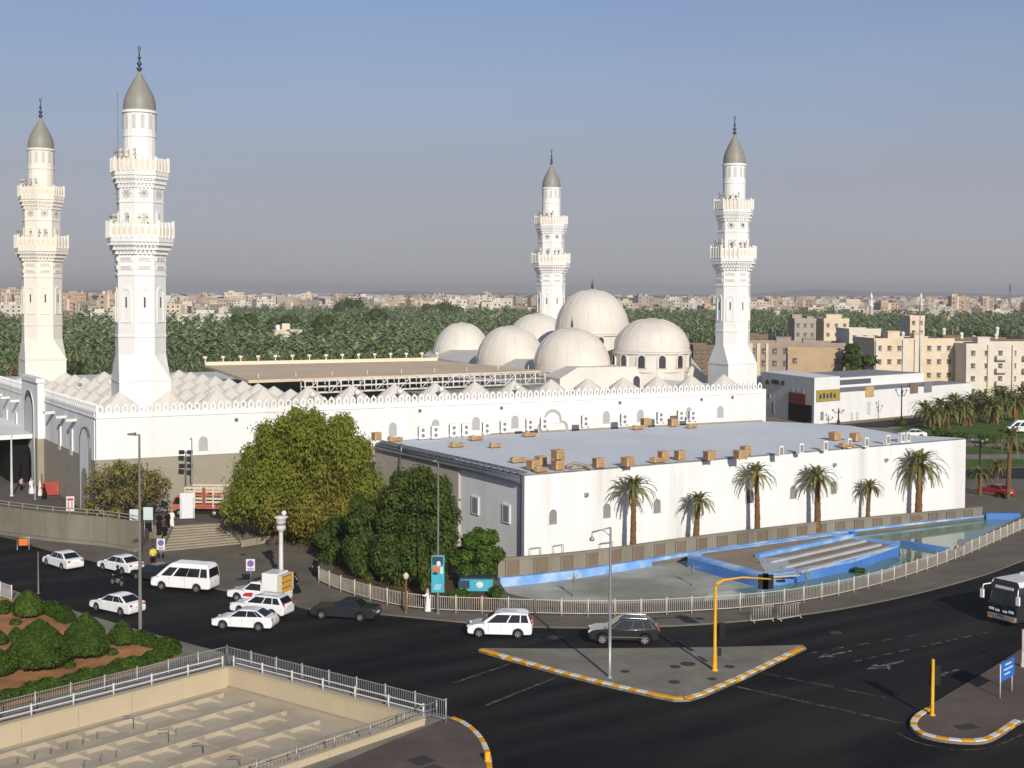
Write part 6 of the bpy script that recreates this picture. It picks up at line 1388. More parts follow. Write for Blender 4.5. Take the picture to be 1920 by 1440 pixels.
for x, y, r_, h, lab in ((1760, 822, 2.2, 1.6, 'dark round shrub on the lawn edge, left of the others'), (1795, 826, 2.6, 1.4, 'spreading dark shrub on the lawn edge'), (1850, 832, 2.4, 1.6, 'dark shrub on the lawn below the palm row'), (1820, 690, 3.0, 4.5, 'dark green street tree by the white balcony house'), (1905, 705, 3.5, 5.0, 'dark green street tree at the right edge below the balconies'), (1688, 800, 1.8, 1.6, 'bare brown shrub at the end of the shop wall'), (1880, 940, 1.6, .8, 'low green ground shrub at the foot of the tall palm'), (1905, 846, 2.6, 1.4, 'low green shrub on the second lawn strip')):
    p = P(x, y, ZG); t = thing('lawn_shrub', lab, 'shrub', (p.x, p.y, ZG), 0, 'shrubs of the right hand garden'); b = MB(); b.tube([(0, 0, 0), (.1, 0, h*.5)], .12, 5); b.build('stem', M['bark'], t); leaf_cloud('foliage', M['leaf_deep'], clump_fill(int(x+y), (0, 0, h*.58), (r_*.7, r_*.6, h*.35), 8, (.4, .55)), 2200, .22, t, int(x))
def ornate_lamp(x, yb_, yt_, lab):
    p = P(x, yb_, ZG); h = PD(x, yt_, p.y).z-ZG; t = thing('ornate_lamp', lab, 'street lamp', (p.x, p.y, ZG), .4); b = MB(); b.lathe([(.35, 0), (.3, .8), (.14, 1.0), (.10, h*.75), (.16, h*.78), (.06, h)], 8); b.build('post', M['black_plastic'], t); b = MB()
    for k in range(3):
        a = 2*math.pi*k/3; b.tube([(0, 0, h*.72), (.6*math.cos(a), .6*math.sin(a), h*.70), (1.1*math.cos(a), 1.1*math.sin(a), h*.84)], .06, 5)
    b.build('arm', M['black_plastic'], t)
    for k in range(3):
        a = 2*math.pi*k/3; b = MB(); b.ball((1.1*math.cos(a), 1.1*math.sin(a), h*.86), .2, 8, 6); b.build('globe', M['window_grey'], t)
ornate_lamp(1690, 792, 722, 'black three armed lamp post in front of the shop wall'); ornate_lamp(1572, 797, 765, 'short black ornamental lamp at the shop corner'); ornate_lamp(1837, 890, 815, 'black lamp post on the lawn left of the tall palm')
p = P(1724, 765, ZG); b = MB(); h = PD(1724, 560, 285).z-ZG; b.tube([(0, 0, 0), (0, 0, h)], [.22, .09], 6); b.box((0, 0, h), (1.4, .3, .2)); o = b.build('flood_mast', M['galvanised']); pp = PD(1724, 690, 285); o.location = (pp.x, 285, ZG); tag(o, 'tall thin floodlight mast in front of the cream apartments', 'mast')
# ================================================================== forecourt, steps, retaining wall
wall_px = [(-330, 940), (-150, 976), (0, 1000), (87, 1012), (200, 1023), (258, 1034)]
wl = smooth_line(G(*wall_px, z=.12), 4); wl = [Vector((p.x, p.y, 0)) for p in wl]
t = thing('retaining_wall', 'grey brown concrete retaining wall along the left street with a railing on top', 'wall', (wl[-1].x, wl[-1].y, .12))
wb_ = offset_line(wl, .4); b = MB()
for i in range(len(wl)-1): b.hexa([up(wl[i], 0), up(wl[i+1], 0), up(wb_[i+1], 0), up(wb_[i], 0), up(wl[i], 2.75), up(wl[i+1], 2.75), up(wb_[i+1], 2.75), up(wb_[i], 2.75)])
for p, q in zip(resample(wl, 2.6)[:-1], resample(wl, 2.6)[1:]):
    d = (q-p).normalized(); n = Vector((d.y, -d.x, 0)); panel(b, p-d*.22, p+d*.22, n, .1, 2.7, .12)
at_world(b.build('wall', M['concrete'], t), t)
b = MB(); f_ = offset_line(wl, -.35)
for i in range(len(wl)-1): b.hexa([up(f_[i], 0), up(f_[i+1], 0), up(wl[i+1], 0), up(wl[i], 0), up(f_[i], .42), up(f_[i+1], .42), up(wl[i+1], .42), up(wl[i], .42)])
at_world(b.build('footing', M['concrete'], t), t)
mid = offset_line(wl, .2)
for p in resample(mid, 2.0): b = MB(); b.tube([up(p, 2.7), up(p, 3.3)], .05, 6); at_world(b.build('railing_post', M['stone_band'], t), t)
b = MB()
for z in (3.0, 3.3): b.tube([up(p, z) for p in mid], .045, 6)
at_world(b.build('railing', M['stone_band'], t), t)
stp_tl, stp_tr, stp_bl, stp_br = P(327, 985, ZP), P(412, 980, ZP), P(306, 1034, .12), P(450, 1020, .12)
flo = [(p.x, p.y) for p in offset_line(wl, .3)]+[(q.x, q.y) for q in (P(280, 985, ZP), stp_tl, stp_tr, P(470, 985, ZP), P(560, 985, ZP), P(700, 958, ZP))]+[(rp_[-1].x, rp_[-1].y+1), (rp_[-2].x, rp_[-2].y), (B0.x, B0.y), (D0.x, D0.y), (C0.x-10, C0.y), (-110, 200)]
slab('forecourt', flo, ZP, M['plaza'], 1.4, M['concrete'])
t = thing('stone_steps', 'broad flight of pale stone steps leading up to the mosque forecourt', 'steps', tuple(stp_bl)); b = MB(); n = 9
for k in range(n):
    f0 = k/n; a0, c0_ = stp_bl.lerp(stp_tl, f0), stp_br.lerp(stp_tr, f0); a1_, c1_ = stp_tl, stp_tr; z = .12+(ZP-.12)*(k+1)/n
    b.hexa([up(a0, .05), up(c0_, .05), up(c1_, .05), up(a1_, .05), up(a0, z-.004*(k == n-1)), up(c0_, z-.004*(k == n-1)), up(c1_, z-.004*(k == n-1)), up(a1_, z-.004*(k == n-1))])
at_world(b.build('tread', M['steps_stone'], t), t)
for a_, c_ in ((stp_bl, stp_tl), (stp_br, stp_tr)):
    b = MB(); d = (c_-a_); d.z = 0; d.normalize(); sn = Vector((d.y, -d.x, 0))*(.4 if a_ is stp_br else -.4)
    b.hexa([up(a_, .05), up(a_+sn, .05), up(c_+sn, .05), up(c_, .05), up(a_, .55), up(a_+sn, .55), up(c_+sn, ZP+.35), up(c_, ZP+.35)]); at_world(b.build('side_wall', M['concrete'], t), t)
pw_ = G((452, 1026), (500, 1018), (560, 1010), (600, 1020), (560, 985), (470, 990), z=.12)
slab('tree_bed', [(p.x, p.y) for p in pw_], .75, M['ground'], .7, M['steps_stone'])
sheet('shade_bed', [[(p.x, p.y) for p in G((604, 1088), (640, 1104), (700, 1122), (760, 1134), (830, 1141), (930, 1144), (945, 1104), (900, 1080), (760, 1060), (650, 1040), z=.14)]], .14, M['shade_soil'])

# ================================================================== vehicles
def plate_quad(b, pts, off, mi=0, inset=.0):
    pts = [Vector(p) for p in pts]; c = sum(pts, Vector())/len(pts); n = (pts[1]-pts[0]).cross(pts[2]-pts[0]).normalized()
    n = n if n.dot(off[1]) > 0 else -n; q = [p.lerp(c, inset)+n*off[0] for p in pts]; b.add(q, [tuple(range(len(q)))], mi)
def car(name, label, cat, pos, heading, spec, paint, group='cars and vans in the street', glass='car_glass'):
    "x forward; body outline with cut wheel arches, tapered ends, cabin with separate panes, wheels, lamps, plates"
    t = thing(name, label, cat, (pos[0], pos[1], pos[2]), heading, group); L, W = spec['L'], spec['W']; hw = W/2; xf, xr, wr = spec['xf'], spec['xr'], spec['wr']; ar = wr*1.16; sill = spec.get('sill', .24)
    def taper(x): f = abs(x)/(L/2); return 1-.13*f**4
    top = spec['top']; bot = []
    for xc in (xf, xr):
        pts = [(xc+ar*math.cos(a), max(sill, wr+ar*math.sin(a))) for a in np.linspace(math.asin(max(-1, (sill-wr)/ar)), math.pi-math.asin(max(-1, (sill-wr)/ar)), 9)]; bot += [(xc+ar*.999+.001, sill)]*0+pts
    prof = top+[(L/2-.03, sill+.12), (L/2-.10, sill)]+bot+[(-L/2+.10, sill), (-L/2+.03, sill+.12)]
    n = len(prof); b = MB(); vs = [(x, -hw*taper(x), z) for x, z in prof]+[(x, hw*taper(x), z) for x, z in prof]
    b.add(vs, [tuple(range(n)), tuple(range(n, 2*n))[::-1]]+[((i+1) % n, i, n+i, n+(i+1) % n) for i in range(n)], 0, True)
    body = b.build('body', M[paint], t, 40); bevel(body, spec.get('bev', .06), 2, 30)
    b = MB(); b.box((0, 0, sill+.06), (L*.86, W*.84, .2)); b.build('underbody', M['trim_black'], t)
    # cabin: list of (x, z, half width) stations from rear base over the roof to the front base
    cb_ = spec['cabin']; b = MB(); m_ = len(cb_)
    b.add([(x, -w_, z) for x, z, w_ in cb_]+[(x, w_, z) for x, z, w_ in cb_], [tuple(range(m_))[::-1], tuple(range(m_, 2*m_))]+[(i, i+1, m_+i+1, m_+i) for i in range(m_-1)], 0, True)
    cab = b.build('roof', M[paint], t, 30); bevel(cab, .05, 2, 25)
    R_, F_ = cb_[0], cb_[-1]; r1, f1 = cb_[1], cb_[-2]; G_ = M[glass]
    def face(a, c, name, ins=.10):
        b = MB(); q = [Vector((a[0], -a[2], a[1])), Vector((a[0], a[2], a[1])), Vector((c[0], c[2], c[1])), Vector((c[0], -c[2], c[1]))]; out = Vector((1 if name == 'windscreen' else -1, 0, .3)); plate_quad(b, q, (.012, out), 0, ins); b.build(name, G_, t)
    face(F_, f1, 'windscreen', .10); face(R_, r1, 'rear_window', .14)
    # side panes between sloping pillars
    lo, hi = spec.get('pane', (.06, .92)); splits = spec['splits']
    for s in (-1, 1):
        for (fa, fb) in splits:
            def pt(fx, fz):
                xl = R_[0]+(F_[0]-R_[0])*fx; zl = R_[1]+(F_[1]-R_[1])*fx; xu = r1[0]+(f1[0]-r1[0])*fx; zu = r1[1]+(f1[1]-r1[1])*fx; wl_ = R_[2]+(F_[2]-R_[2])*fx; wu = r1[2]+(f1[2]-r1[2])*fx
                return Vector((xl+(xu-xl)*fz, s*(wl_+(wu-wl_)*fz), zl+(zu-zl)*fz))
            b = MB(); plate_quad(b, [pt(fa, lo), pt(fb, lo), pt(fb, hi), pt(fa, hi)], (.012, Vector((0, s, .2)))); b.build('side_window', G_, t)
    for xc in (xf, xr):
        for s in (-1, 1):
            y = s*(hw*taper(xc)-.10); b = MB(); q = MB(); q.lathe([(wr*.62, -.105), (wr*.95, -.10), (wr, -.06), (wr, .06), (wr*.95, .10), (wr*.62, .105)], 20)
            b.add([(xc+v[0], y+v[2], wr+v[1]) for v in q.v], [f[::-1] for f in q.f], 0, True); tw = b.build('wheel', M['tyre'], t)
            b = MB(); yy = y+s*.085
            q = MB(); q.lathe([(wr*.64, 0), (wr*.60, .03), (wr*.2, .02), (wr*.15, .035)], 16); b.add([(xc+v[0], yy+s*v[2], wr+v[1]) for v in q.v], [f if s < 0 else f[::-1] for f in q.f], 0)
            for k in range(5):
                a = 2*math.pi*k/5+.3; c_, s_ = math.cos(a), math.sin(a)
                b.add([(xc+c_*wr*.26-s_*wr*.10, yy+s*.036, wr+s_*wr*.26+c_*wr*.10), (xc+c_*wr*.54-s_*wr*.13, yy+s*.036, wr+s_*wr*.54+c_*wr*.13), (xc+c_*wr*.54+s_*wr*.13, yy+s*.036, wr+s_*wr*.54-c_*wr*.13), (xc+c_*wr*.26+s_*wr*.10, yy+s*.036, wr+s_*wr*.26-c_*wr*.10)], [(0, 1, 2, 3)], 1)
            b.build('rim', [M['rim'], M['trim_black']], tw)
    hl, tl = spec['head'], spec['tail']                  # (z, height, width)
    for s in (-1, 1):
        b = MB(); x = L/2; b.box((x*.935, s*hw*.60, hl[0]-.05), (.24, hl[2]*.85, hl[1]*.8), s*-.40); o = b.build('headlight', M['lamp_clear'], t); bevel(o, .03, 2)
        b = MB(); b.box((-x*.952, s*(hw*.74-tl[2]*.16), tl[0]), (.20, tl[2]*.8, tl[1]*.8), s*.28); o = b.build('tail_light', M['lamp_red'], t); bevel(o, .03, 2)
        b = MB(); xm = F_[0]-.28; b.box((xm, s*(hw+.07), F_[1]+.10), (.12, .2, .14)); o = b.build('mirror', M[paint], t); bevel(o, .03, 2)
    b = MB(); b.box((L/2-.02, 0, hl[0]-.12), (.06, W*.42, .14)); b.box((L/2-.01, 0, sill+.18), (.05, W*.6, .13)); b.build('grille', M['trim_black'], t)
    for s in (-1, 1): b = MB(); b.box((s*(L/2-.0), 0, sill+.30 if s > 0 else tl[0]-.16), (.03, .5, .13)); b.build('number_plate', M['plate'], t)
    b = MB()
    for s in (-1, 1):                                    # shut lines and handles
        for x in spec.get('doors', (.75, -.1, -.95)): b.box((x, s*(hw*taper(x)+.001), (sill+R_[1])/2+.03), (.012, .004, R_[1]-sill-.22))
    b.build('door_seam', M['trim_black'], t)
    for s in (-1, 1):
        for x in spec.get('handles', (.05, -.8)): b = MB(); b.box((x, s*(hw*taper(x)+.015), R_[1]-.14), (.17, .03, .035)); b.build('door_handle', M[paint], t)
    if spec.get('rails'):
        for s in (-1, 1): b = MB(); b.tube([(r1[0]+.1, s*(r1[2]-.12), r1[1]+.02), (r1[0]+.2, s*(r1[2]-.12), r1[1]+.09), (f1[0]-.2, s*(f1[2]-.12), f1[1]+.09), (f1[0]-.05, s*(f1[2]-.12), f1[1]+.02)], .022, 6); b.build('roof_rail', M[spec['rails']], t)
    if spec.get('trim'): 
        b = MB()
        for s in (-1, 1): b.box((0, s*(hw+.005), sill+.24), (L*.5, .03, .05))
        b.build('side_strip', M[spec['trim']], t)
    return t
SEDAN = dict(L=4.55, W=1.76, xf=1.38, xr=-1.30, wr=.32, top=[(-2.27, .50), (-2.24, .88), (-2.12, .98), (-1.62, 1.0), (.85, .93), (1.75, .82), (2.12, .70), (2.25, .55)], cabin=[(-1.80, .99, .78), (-1.05, 1.40, .62), (-.55, 1.46, .60), (-.05, 1.45, .60), (.28, 1.40, .61), (1.10, .91, .78)], splits=((.05, .17), (.185, .48), (.50, .93)), head=(.68, .17, .42), tail=(.84, .17, .44))
SEDAN_OLD = dict(SEDAN, L=5.1, W=1.86, xf=1.55, xr=-1.45, top=[(-2.54, .5), (-2.52, .92), (-2.4, .98), (-1.5, 1.0), (.85, .94), (2.1, .86), (2.45, .74), (2.53, .55)], cabin=[(-1.45, .99, .80), (-1.0, 1.40, .64), (-.5, 1.43, .63), (0, 1.43, .63), (.2, 1.40, .64), (.95, .93, .80)], tail=(.80, .2, .5))
MPV = dict(L=4.55, W=1.78, xf=1.42, xr=-1.28, wr=.33, sill=.26, top=[(-2.25, .50), (-2.24, .95), (-2.18, 1.08), (1.05, 1.02), (1.75, .93), (2.15, .78), (2.26, .58)], cabin=[(-2.18, 1.07, .80), (-1.95, 1.66, .66), (-1.2, 1.74, .65), (-.2, 1.75, .65), (.35, 1.66, .66), (1.30, 1.01, .80)], splits=((.04, .20), (.225, .47), (.50, .90)), head=(.82, .2, .42), tail=(1.05, .42, .22), rails='rim')
WAGON = dict(L=4.7, W=1.78, xf=1.42, xr=-1.35, wr=.33, sill=.26, top=[(-2.33, .50), (-2.32, .95), (-2.24, 1.05), (.95, .98), (1.85, .90), (2.22, .76), (2.33, .58)], cabin=[(-2.25, 1.04, .80), (-1.85, 1.52, .66), (-1.2, 1.58, .65), (-.3, 1.58, .65), (.25, 1.52, .66), (1.15, .97, .80)], splits=((.05, .24), (.265, .50), (.53, .90)), head=(.78, .2, .42), tail=(1.02, .36, .22), rails='rim')
SUV = dict(L=4.85, W=1.92, xf=1.48, xr=-1.40, wr=.38, sill=.32, top=[(-2.40, .60), (-2.39, 1.0), (-2.28, 1.14), (.95, 1.08), (1.95, 1.02), (2.33, .88), (2.42, .62)], cabin=[(-2.22, 1.12, .86), (-1.75, 1.66, .70), (-1.1, 1.74, .69), (-.2, 1.75, .69), (.3, 1.68, .70), (1.15, 1.07, .86)], splits=((.07, .24), (.265, .50), (.53, .90)), head=(.90, .2, .45), tail=(1.02, .26, .4), rails='chrome', trim='chrome')
VAN = dict(L=5.35, W=1.88, xf=1.62, xr=-1.50, wr=.34, sill=.30, top=[(-2.66, .50), (-2.66, 1.05), (-2.62, 1.22), (1.75, 1.20), (2.30, 1.08), (2.62, .82), (2.67, .55)], cabin=[(-2.63, 1.20, .90), (-2.52, 1.98, .80), (-2.3, 2.24, .68), (.75, 2.24, .68), (1.15, 1.98, .78), (2.12, 1.14, .88)], splits=((.03, .17), (.19, .43), (.435, .68), (.72, .92)), pane=(.08, .92), head=(.92, .24, .36), tail=(1.05, .5, .16), bev=.08, doors=(.95, -.5), handles=(.7, -.35))
def street_dir(x0, y0, x1, y1): p, q = P(x0, y0), P(x1, y1); return math.atan2((q-p).y, (q-p).x)
hd = street_dir(400, 1120, 60, 1030)
def gp_(x, y): return tuple(P(x, y, .005))
car('sedan', 'white sedan furthest left in the street, driving away', 'car', gp_(118, 1063), street_dir(190, 1075, 40, 1030), SEDAN, 'car_white')
car('sedan', 'white sedan by the kerb next to the black motorbike', 'car', gp_(226, 1071), hd+R(4), SEDAN, 'car_white')
car('sedan', 'white sedan nearest the shrub garden, passing the tall lamp post', 'car', gp_(220, 1147), hd+R(8), SEDAN, 'car_white')
car('sedan', 'dark car half hidden behind the white passenger van', 'car', gp_(291, 1088), hd+R(6), SEDAN, 'car_charcoal')
car('passenger_van', 'white high roofed passenger van with a dark window band', 'van', gp_(347, 1105), R(164), VAN, 'car_white')
car('estate_car', 'white estate car half hidden behind the nearest white sedan', 'car', gp_(491, 1152), R(158), WAGON, 'car_white')
car('sedan', 'white sedan in front of the estate car, nearest in the group by the lamp column', 'car', gp_(460, 1177), R(170), SEDAN, 'car_white')
car('sedan', 'long black sedan with red tail lights below the dense tree', 'car', gp_(648, 1158), R(166), SEDAN_OLD, 'car_charcoal')
car('minivan', 'white minivan with roof rails in front of the pool fence', 'car', gp_(938, 1191), R(176), MPV, 'car_white')
car('off_roader', 'black four wheel drive car with bright wheels behind the grey lamp post', 'car', gp_(1169, 1203), R(178), SUV, 'car_black')
p = P(1866, 931, ZG); car('sedan', 'small red car among the palms at the right edge', 'car', (p.x, p.y, ZG+.1), R(118), dict(SEDAN), 'car_red')
p = P(1711, 821, ZG); car('sedan', 'white car on the garden road beyond the right end of the annex', 'car', (p.x, p.y, ZG+.05), R(172), SEDAN, 'car_white')
p = P(1915, 812, ZG); car('passenger_van', 'white van on the far side of the lawn at the right edge', 'van', (p.x, p.y, ZG+.05), R(172), VAN, 'car_white')
# pickup with a white cargo box and a tan rack of goods at its back
PICK = dict(SEDAN, L=5.0, W=1.74, xf=1.55, xr=-1.45, wr=.35, sill=.34, top=[(-2.48, .55), (-2.48, .98), (-2.4, 1.0), (.9, 1.0), (1.9, .95), (2.38, .82), (2.49, .6)], cabin=[(-.75, 1.0, .78), (-.62, 1.55, .66), (-.3, 1.66, .64), (.2, 1.66, .64), (.45, 1.58, .65), (1.15, 1.0, .78)], splits=((.12, .90),), head=(.82, .2, .4), tail=(.78, .2, .16))
t = car('pickup_truck', 'white pickup with a boxed load, a red door flash and a rack of yellow goods', 'pickup', gp_(487, 1128), R(160), PICK, 'car_white')
b = MB(); b.box((-1.35, 0, 1.72), (1.35, 1.72, 1.46)); o = b.build('cargo_box', M['car_white'], t); bevel(o, .05, 2)
b = MB()
for z in (1.02, 1.45, 1.88, 2.3): b.box((-2.25, 0, z), (.42, 1.75, .06))
for s in (-1, 1): b.box((-2.25, s*.86, 1.66), (.42, .05, 1.32))
b.box((-2.05, 0, 1.66), (.04, 1.7, 1.3)); b.build('rack', M['truck_cream'], t)
for z in (1.12, 1.55, 1.98):
    b = MB()
    for y in (-.55, 0, .55): b.box((-2.28, y, z+.06), (.34, .48, .2))
    b.build('goods', M['yellow_paint'], t)
b = MB()
for s in (-1, 1): b.add([(1.0, s*.885, .55), (.2, s*.885, .55), (.0, s*.885, .90), (.8, s*.885, .80)], [(0, 1, 2, 3)])
b.build('side_flash', M['sign_red'], t)
b = MB(); b.box((.2, 0, 1.72), (.3, 1.0, .12)); b.build('roof_bar', M['trim_black'], t)
# stake truck on the forecourt
p = P(377, 967, ZP); t = thing('stake_truck', 'parked truck with red and cream slatted sides below the mosque wall', 'truck', (p.x, p.y, ZP), R(176)); b = MB()
b.box((-.6, 0, .95), (3.9, 1.9, .16)); b.build('bed', M['truck_red'], t)
b = MB(); b.box((-.2, 0, .72), (5.0, .8, .22)); b.build('chassis', M['trim_black'], t)
for s in (-1, 1):
    b = MB()
    for z in (1.2, 1.55, 1.9, 2.25, 2.6, 2.95): b.box((-.6, s*.94, z), (3.9, .05, .20), 0, 0 if int(z*20) % 3 else 1)
    for x in (-2.5, -1.55, -.6, .35, 1.3): b.box((x, s*.98, 2.0), (.14, .05, 2.1), 0, 1 if abs(x+.6) < .1 else 2)
    b.box((-.6, s*.99, 2.0), (.35, .03, 1.9), 0, 1)
    b.build('slatted_side', [M['truck_cream'], M['truck_red'], M['truck_cream']], t)
for x in (-2.53, 1.33):
    b = MB()
    for z in (1.2, 1.6, 2.0, 2.4, 2.8): b.box((x, 0, z), (.05, 1.86, .2))
    for y in (-.85, 0, .85): b.box((x+.04, y, 2.0), (.05, .1, 2.0))
    b.build('end_gate', M['truck_cream'], t)
b = MB(); b.add([(1.5, -.9, .6), (2.75, -.85, .6), (2.78, -.85, 1.25), (2.35, -.78, 2.05), (1.5, -.8, 2.1), (1.5, .9, .6), (2.75, .85, .6), (2.78, .85, 1.25), (2.35, .78, 2.05), (1.5, .8, 2.1)], [(0, 1, 2, 3, 4), (9, 8, 7, 6, 5), (1, 6, 7, 2), (2, 7, 8, 3), (3, 8, 9, 4), (4, 9, 5, 0), (0, 5, 6, 1)]); o = b.build('cab', M['truck_red'], t); bevel(o, .06, 2)
b = MB(); plate_quad(b, [(2.78, -.85, 1.28), (2.78, .85, 1.28), (2.36, .78, 2.03), (2.36, -.78, 2.03)], (.015, Vector((1, 0, .3))), 0, .1); b.build('windscreen', M['car_glass'], t)
for s in (-1, 1): b = MB(); plate_quad(b, [(1.65, s*.89, 1.3), (2.6, s*.85, 1.3), (2.3, s*.80, 1.95), (1.65, s*.83, 1.95)], (.02, Vector((0, s, 0)))); b.build('side_window', M['car_glass'], t)
for x in (1.95, -1.6):
    for s in (-1, 1):
        b = MB(); q = MB(); q.lathe([(.2, -.13), (.40, -.12), (.42, 0), (.40, .12), (.2, .13)], 18); b.add([(x+v[0], s*.82+v[2], .42+v[1]) for v in q.v], [f[::-1] for f in q.f], 0, True); o = b.build('wheel', M['tyre'], t); b = MB(); q = MB(); q.lathe([(.2, 0), (.05, .04)], 12); b.add([(x+v[0], s*(.95+v[2]), .42+v[1]) for v in q.v], q.f if s < 0 else [f[::-1] for f in q.f]); b.build('rim', M['rim'], o)
# coach at the right edge
cL = P(1850, 1166, 0); hd_ = Vector((-.84, -.54, 0)).normalized(); sd_ = Vector((-hd_.y, hd_.x, 0)); ctr = cL+sd_*0-hd_*5.8; 
t = thing('coach', 'dark fronted coach with a white roof coming in at the right edge', 'bus', (0, 0, 0), math.atan2(hd_.y, hd_.x)); t.location = tuple(cL+sd_*1.25*(1)-hd_*5.9) ; t.location[2] = .01
if PXZ(tuple(Vector(t.location)+hd_*5.9-sd_*1.25))[0] < PXZ(tuple(Vector(t.location)+hd_*5.9+sd_*1.25))[0]: pass
b = MB(); sec = [(-1.25, .35), (1.25, .35), (1.27, 1.6), (1.22, 2.9), (1.05, 3.25), (-1.05, 3.25), (-1.22, 2.9), (-1.27, 1.6)]
st_ = [(-5.9, 1.0, 0), (5.0, 1.0, 0), (5.55, .98, 0), (5.9, .93, .0)]; vs = []; fs = []
for i, (x, k, dz) in enumerate(st_):
    for y, z in sec: vs.append((x-(.5 if (i == 3 and z > 2.8) else (.18 if i == 3 and z > 1.5 else 0)), y*k, z))
for i in range(3):
    for j in range(8): fs.append((i*8+j, (i+1)*8+j, (i+1)*8+(j+1) % 8, i*8+(j+1) % 8))
fs += [tuple(range(8))[::-1], tuple(range(24, 32))]
b.add(vs, [f[::-1] for f in fs[:-2]]+[fs[-2][::-1], fs[-1][::-1]], 0, True)
for i_, f_ in enumerate(b.f):
    if len(f_) == 4 and min(b.v[k][2] for k in f_) > 2.8: b.m[i_] = 1
body = b.build('body', [M['car_charcoal'], M['roof_white']], t, 35); bevel(body, .08, 2, 35)
import bmesh
bm_ = bmesh.new(); bm_.from_mesh(body.data); bmesh.ops.recalc_face_normals(bm_, faces=bm_.faces); bm_.to_mesh(body.data); bm_.free()
b = MB(); b.add([(5.80, -1.12, 1.55), (5.80, 1.12, 1.55), (5.50, 1.08, 2.98), (5.50, -1.08, 2.98), (5.97, -1.12, .80), (5.97, 1.12, .80), (5.78, 1.12, 1.6), (5.78, -1.12, 1.6)], [(0, 1, 2, 3), (4, 5, 6, 7)]); b.build('windscreen', M['car_glass'], t)
b = MB(); plate_quad(b, [(5.73, -1.15, 1.45), (5.73, 1.15, 1.45), (5.45, 1.05, 3.0), (5.45, -1.05, 3.0)], (.05, Vector((1, 0, .2)))); b.build('windscreen', M['car_glass'], t)
b = MB(); b.box((5.88, 0, 1.12), (.16, 2.36, .85)); o = b.build('front_panel', M['car_black'], t); bevel(o, .05, 2)
b = MB(); b.box((5.86, 0, .62), (.3, 2.36, .42)); o = b.build('bumper', M['galvanised'], t); bevel(o, .08, 2)
for s in (-1, 1):
    b = MB(); b.box((5.97, s*.82, 1.12), (.06, .42, .2)); o = b.build('headlight', M['lamp_clear'], t); bevel(o, .03, 2)
    b = MB(); b.box((5.97, s*.32, 1.08), (.05, .34, .16)); b.build('headlight', M['lamp_clear'], t)
    b = MB(); b.box((6.0, s*.92, .5), (.05, .34, .12)); b.build('indicator', M['lamp_amber'], t)
    b = MB(); b.tube([(5.6, s*1.15, 2.85), (6.05, s*1.45, 2.75), (6.15, s*1.5, 2.4)], .05, 6); b.box((6.13, s*1.5, 2.1), (.16, .26, .62)); o = b.build('mirror', M['car_white'], t)
    b = MB()
    for k in range(6): b.add([(4.7-k*1.62, s*1.275, 1.55), (3.15-k*1.62, s*1.275, 1.55), (3.15-k*1.62, s*1.245, 2.75), (4.7-k*1.62, s*1.245, 2.75)], [(0, 1, 2, 3)])
    b.build('side_window', M['car_glass'], t)
    for x in (3.6, -3.4):
        b = MB(); q = MB(); q.lathe([(.26, -.16), (.48, -.15), (.5, 0), (.48, .15), (.26, .16)], 18); b.add([(x+v[0], s*1.13+v[2], .5+v[1]) for v in q.v], [f[::-1] for f in q.f], 0, True); o = b.build('wheel', M['tyre'], t); b = MB(); q = MB(); q.lathe([(.27, 0), (.1, -.06)], 12); b.add([(x+v[0], s*(1.29+v[2]), .5+v[1]) for v in q.v], q.f if s < 0 else [f[::-1] for f in q.f]); b.build('rim', M['rim'], o)
b = MB()
for k, (x, w_) in enumerate(((-.7, .34), (0, .9), (.7, .34))): b.box((5.93, x, 1.40), (.06, w_, .14))
b.box((5.99, 0, .72), (.05, .55, .16)); b.build('front_trim', M['chrome'], t)
b = MB(); b.box((5.62, 0, 2.72), (.05, 1.5, .2)); b.build('destination_sign', M['sign_white'], t)
b = MB(); b.box((1.8, 0, 3.3), (2.2, 1.5, .22)); b.box((-2.2, 0, 3.28), (1.4, 1.2, .16)); o = b.build('roof_unit', M['car_white'], t); bevel(o, .05, 2)

# ================================================================== people
def skin_body(name, joints, edges, m, parent, sub=1, root=0):
    me = bpy.data.meshes.new(name); me.from_pydata([tuple(j[0]) for j in joints], edges, []); o = link(name, me, parent); me.materials.append(m)
    md = o.modifiers.new('skin', 'SKIN'); md.use_smooth_shade = True; sv = me.skin_vertices[0].data
    for i, j in enumerate(joints): r = j[1]; sv[i].radius = (r, r) if not isinstance(r, tuple) else r; sv[i].use_root = (i == root)
    s = o.modifiers.new('sub', 'SUBSURF'); s.levels = s.render_levels = sub; return o
def hand_joints(J, E, wrist, d, side, curl=.5):
    "palm with four unequal bent fingers and a thumb off its side"
    w0 = len(J)-1; d = Vector(d).normalized(); sd = Vector(side).normalized(); nrm = d.cross(sd)
    palm = Vector(J[wrist][0])+d*.06; J.append((palm, (.028, .016))); pi_ = len(J)-1; E.append((wrist, pi_))
    for k, ln in enumerate((.060, .070, .066, .052)):
        p = palm+d*.025+sd*(-.026+.0175*k); J.append((p, .0095)); a = len(J)-1; E.append((pi_, a)); e = (d*math.cos(curl)+nrm*math.sin(curl)); p2 = p+e*ln*.55; J.append((p2, .0088)); E.append((a, a+1)); e = (d*math.cos(curl*2.2)+nrm*math.sin(curl*2.2)); J.append((p2+e*ln*.5, .0075)); E.append((a+1, a+2))
    p = palm-sd*.034-d*.015; J.append((p, .0105)); a = len(J)-1; E.append((pi_, a)); J.append((p+(d*.8-sd*.6+nrm*.3).normalized()*.045, .009)); E.append((a, a+1))
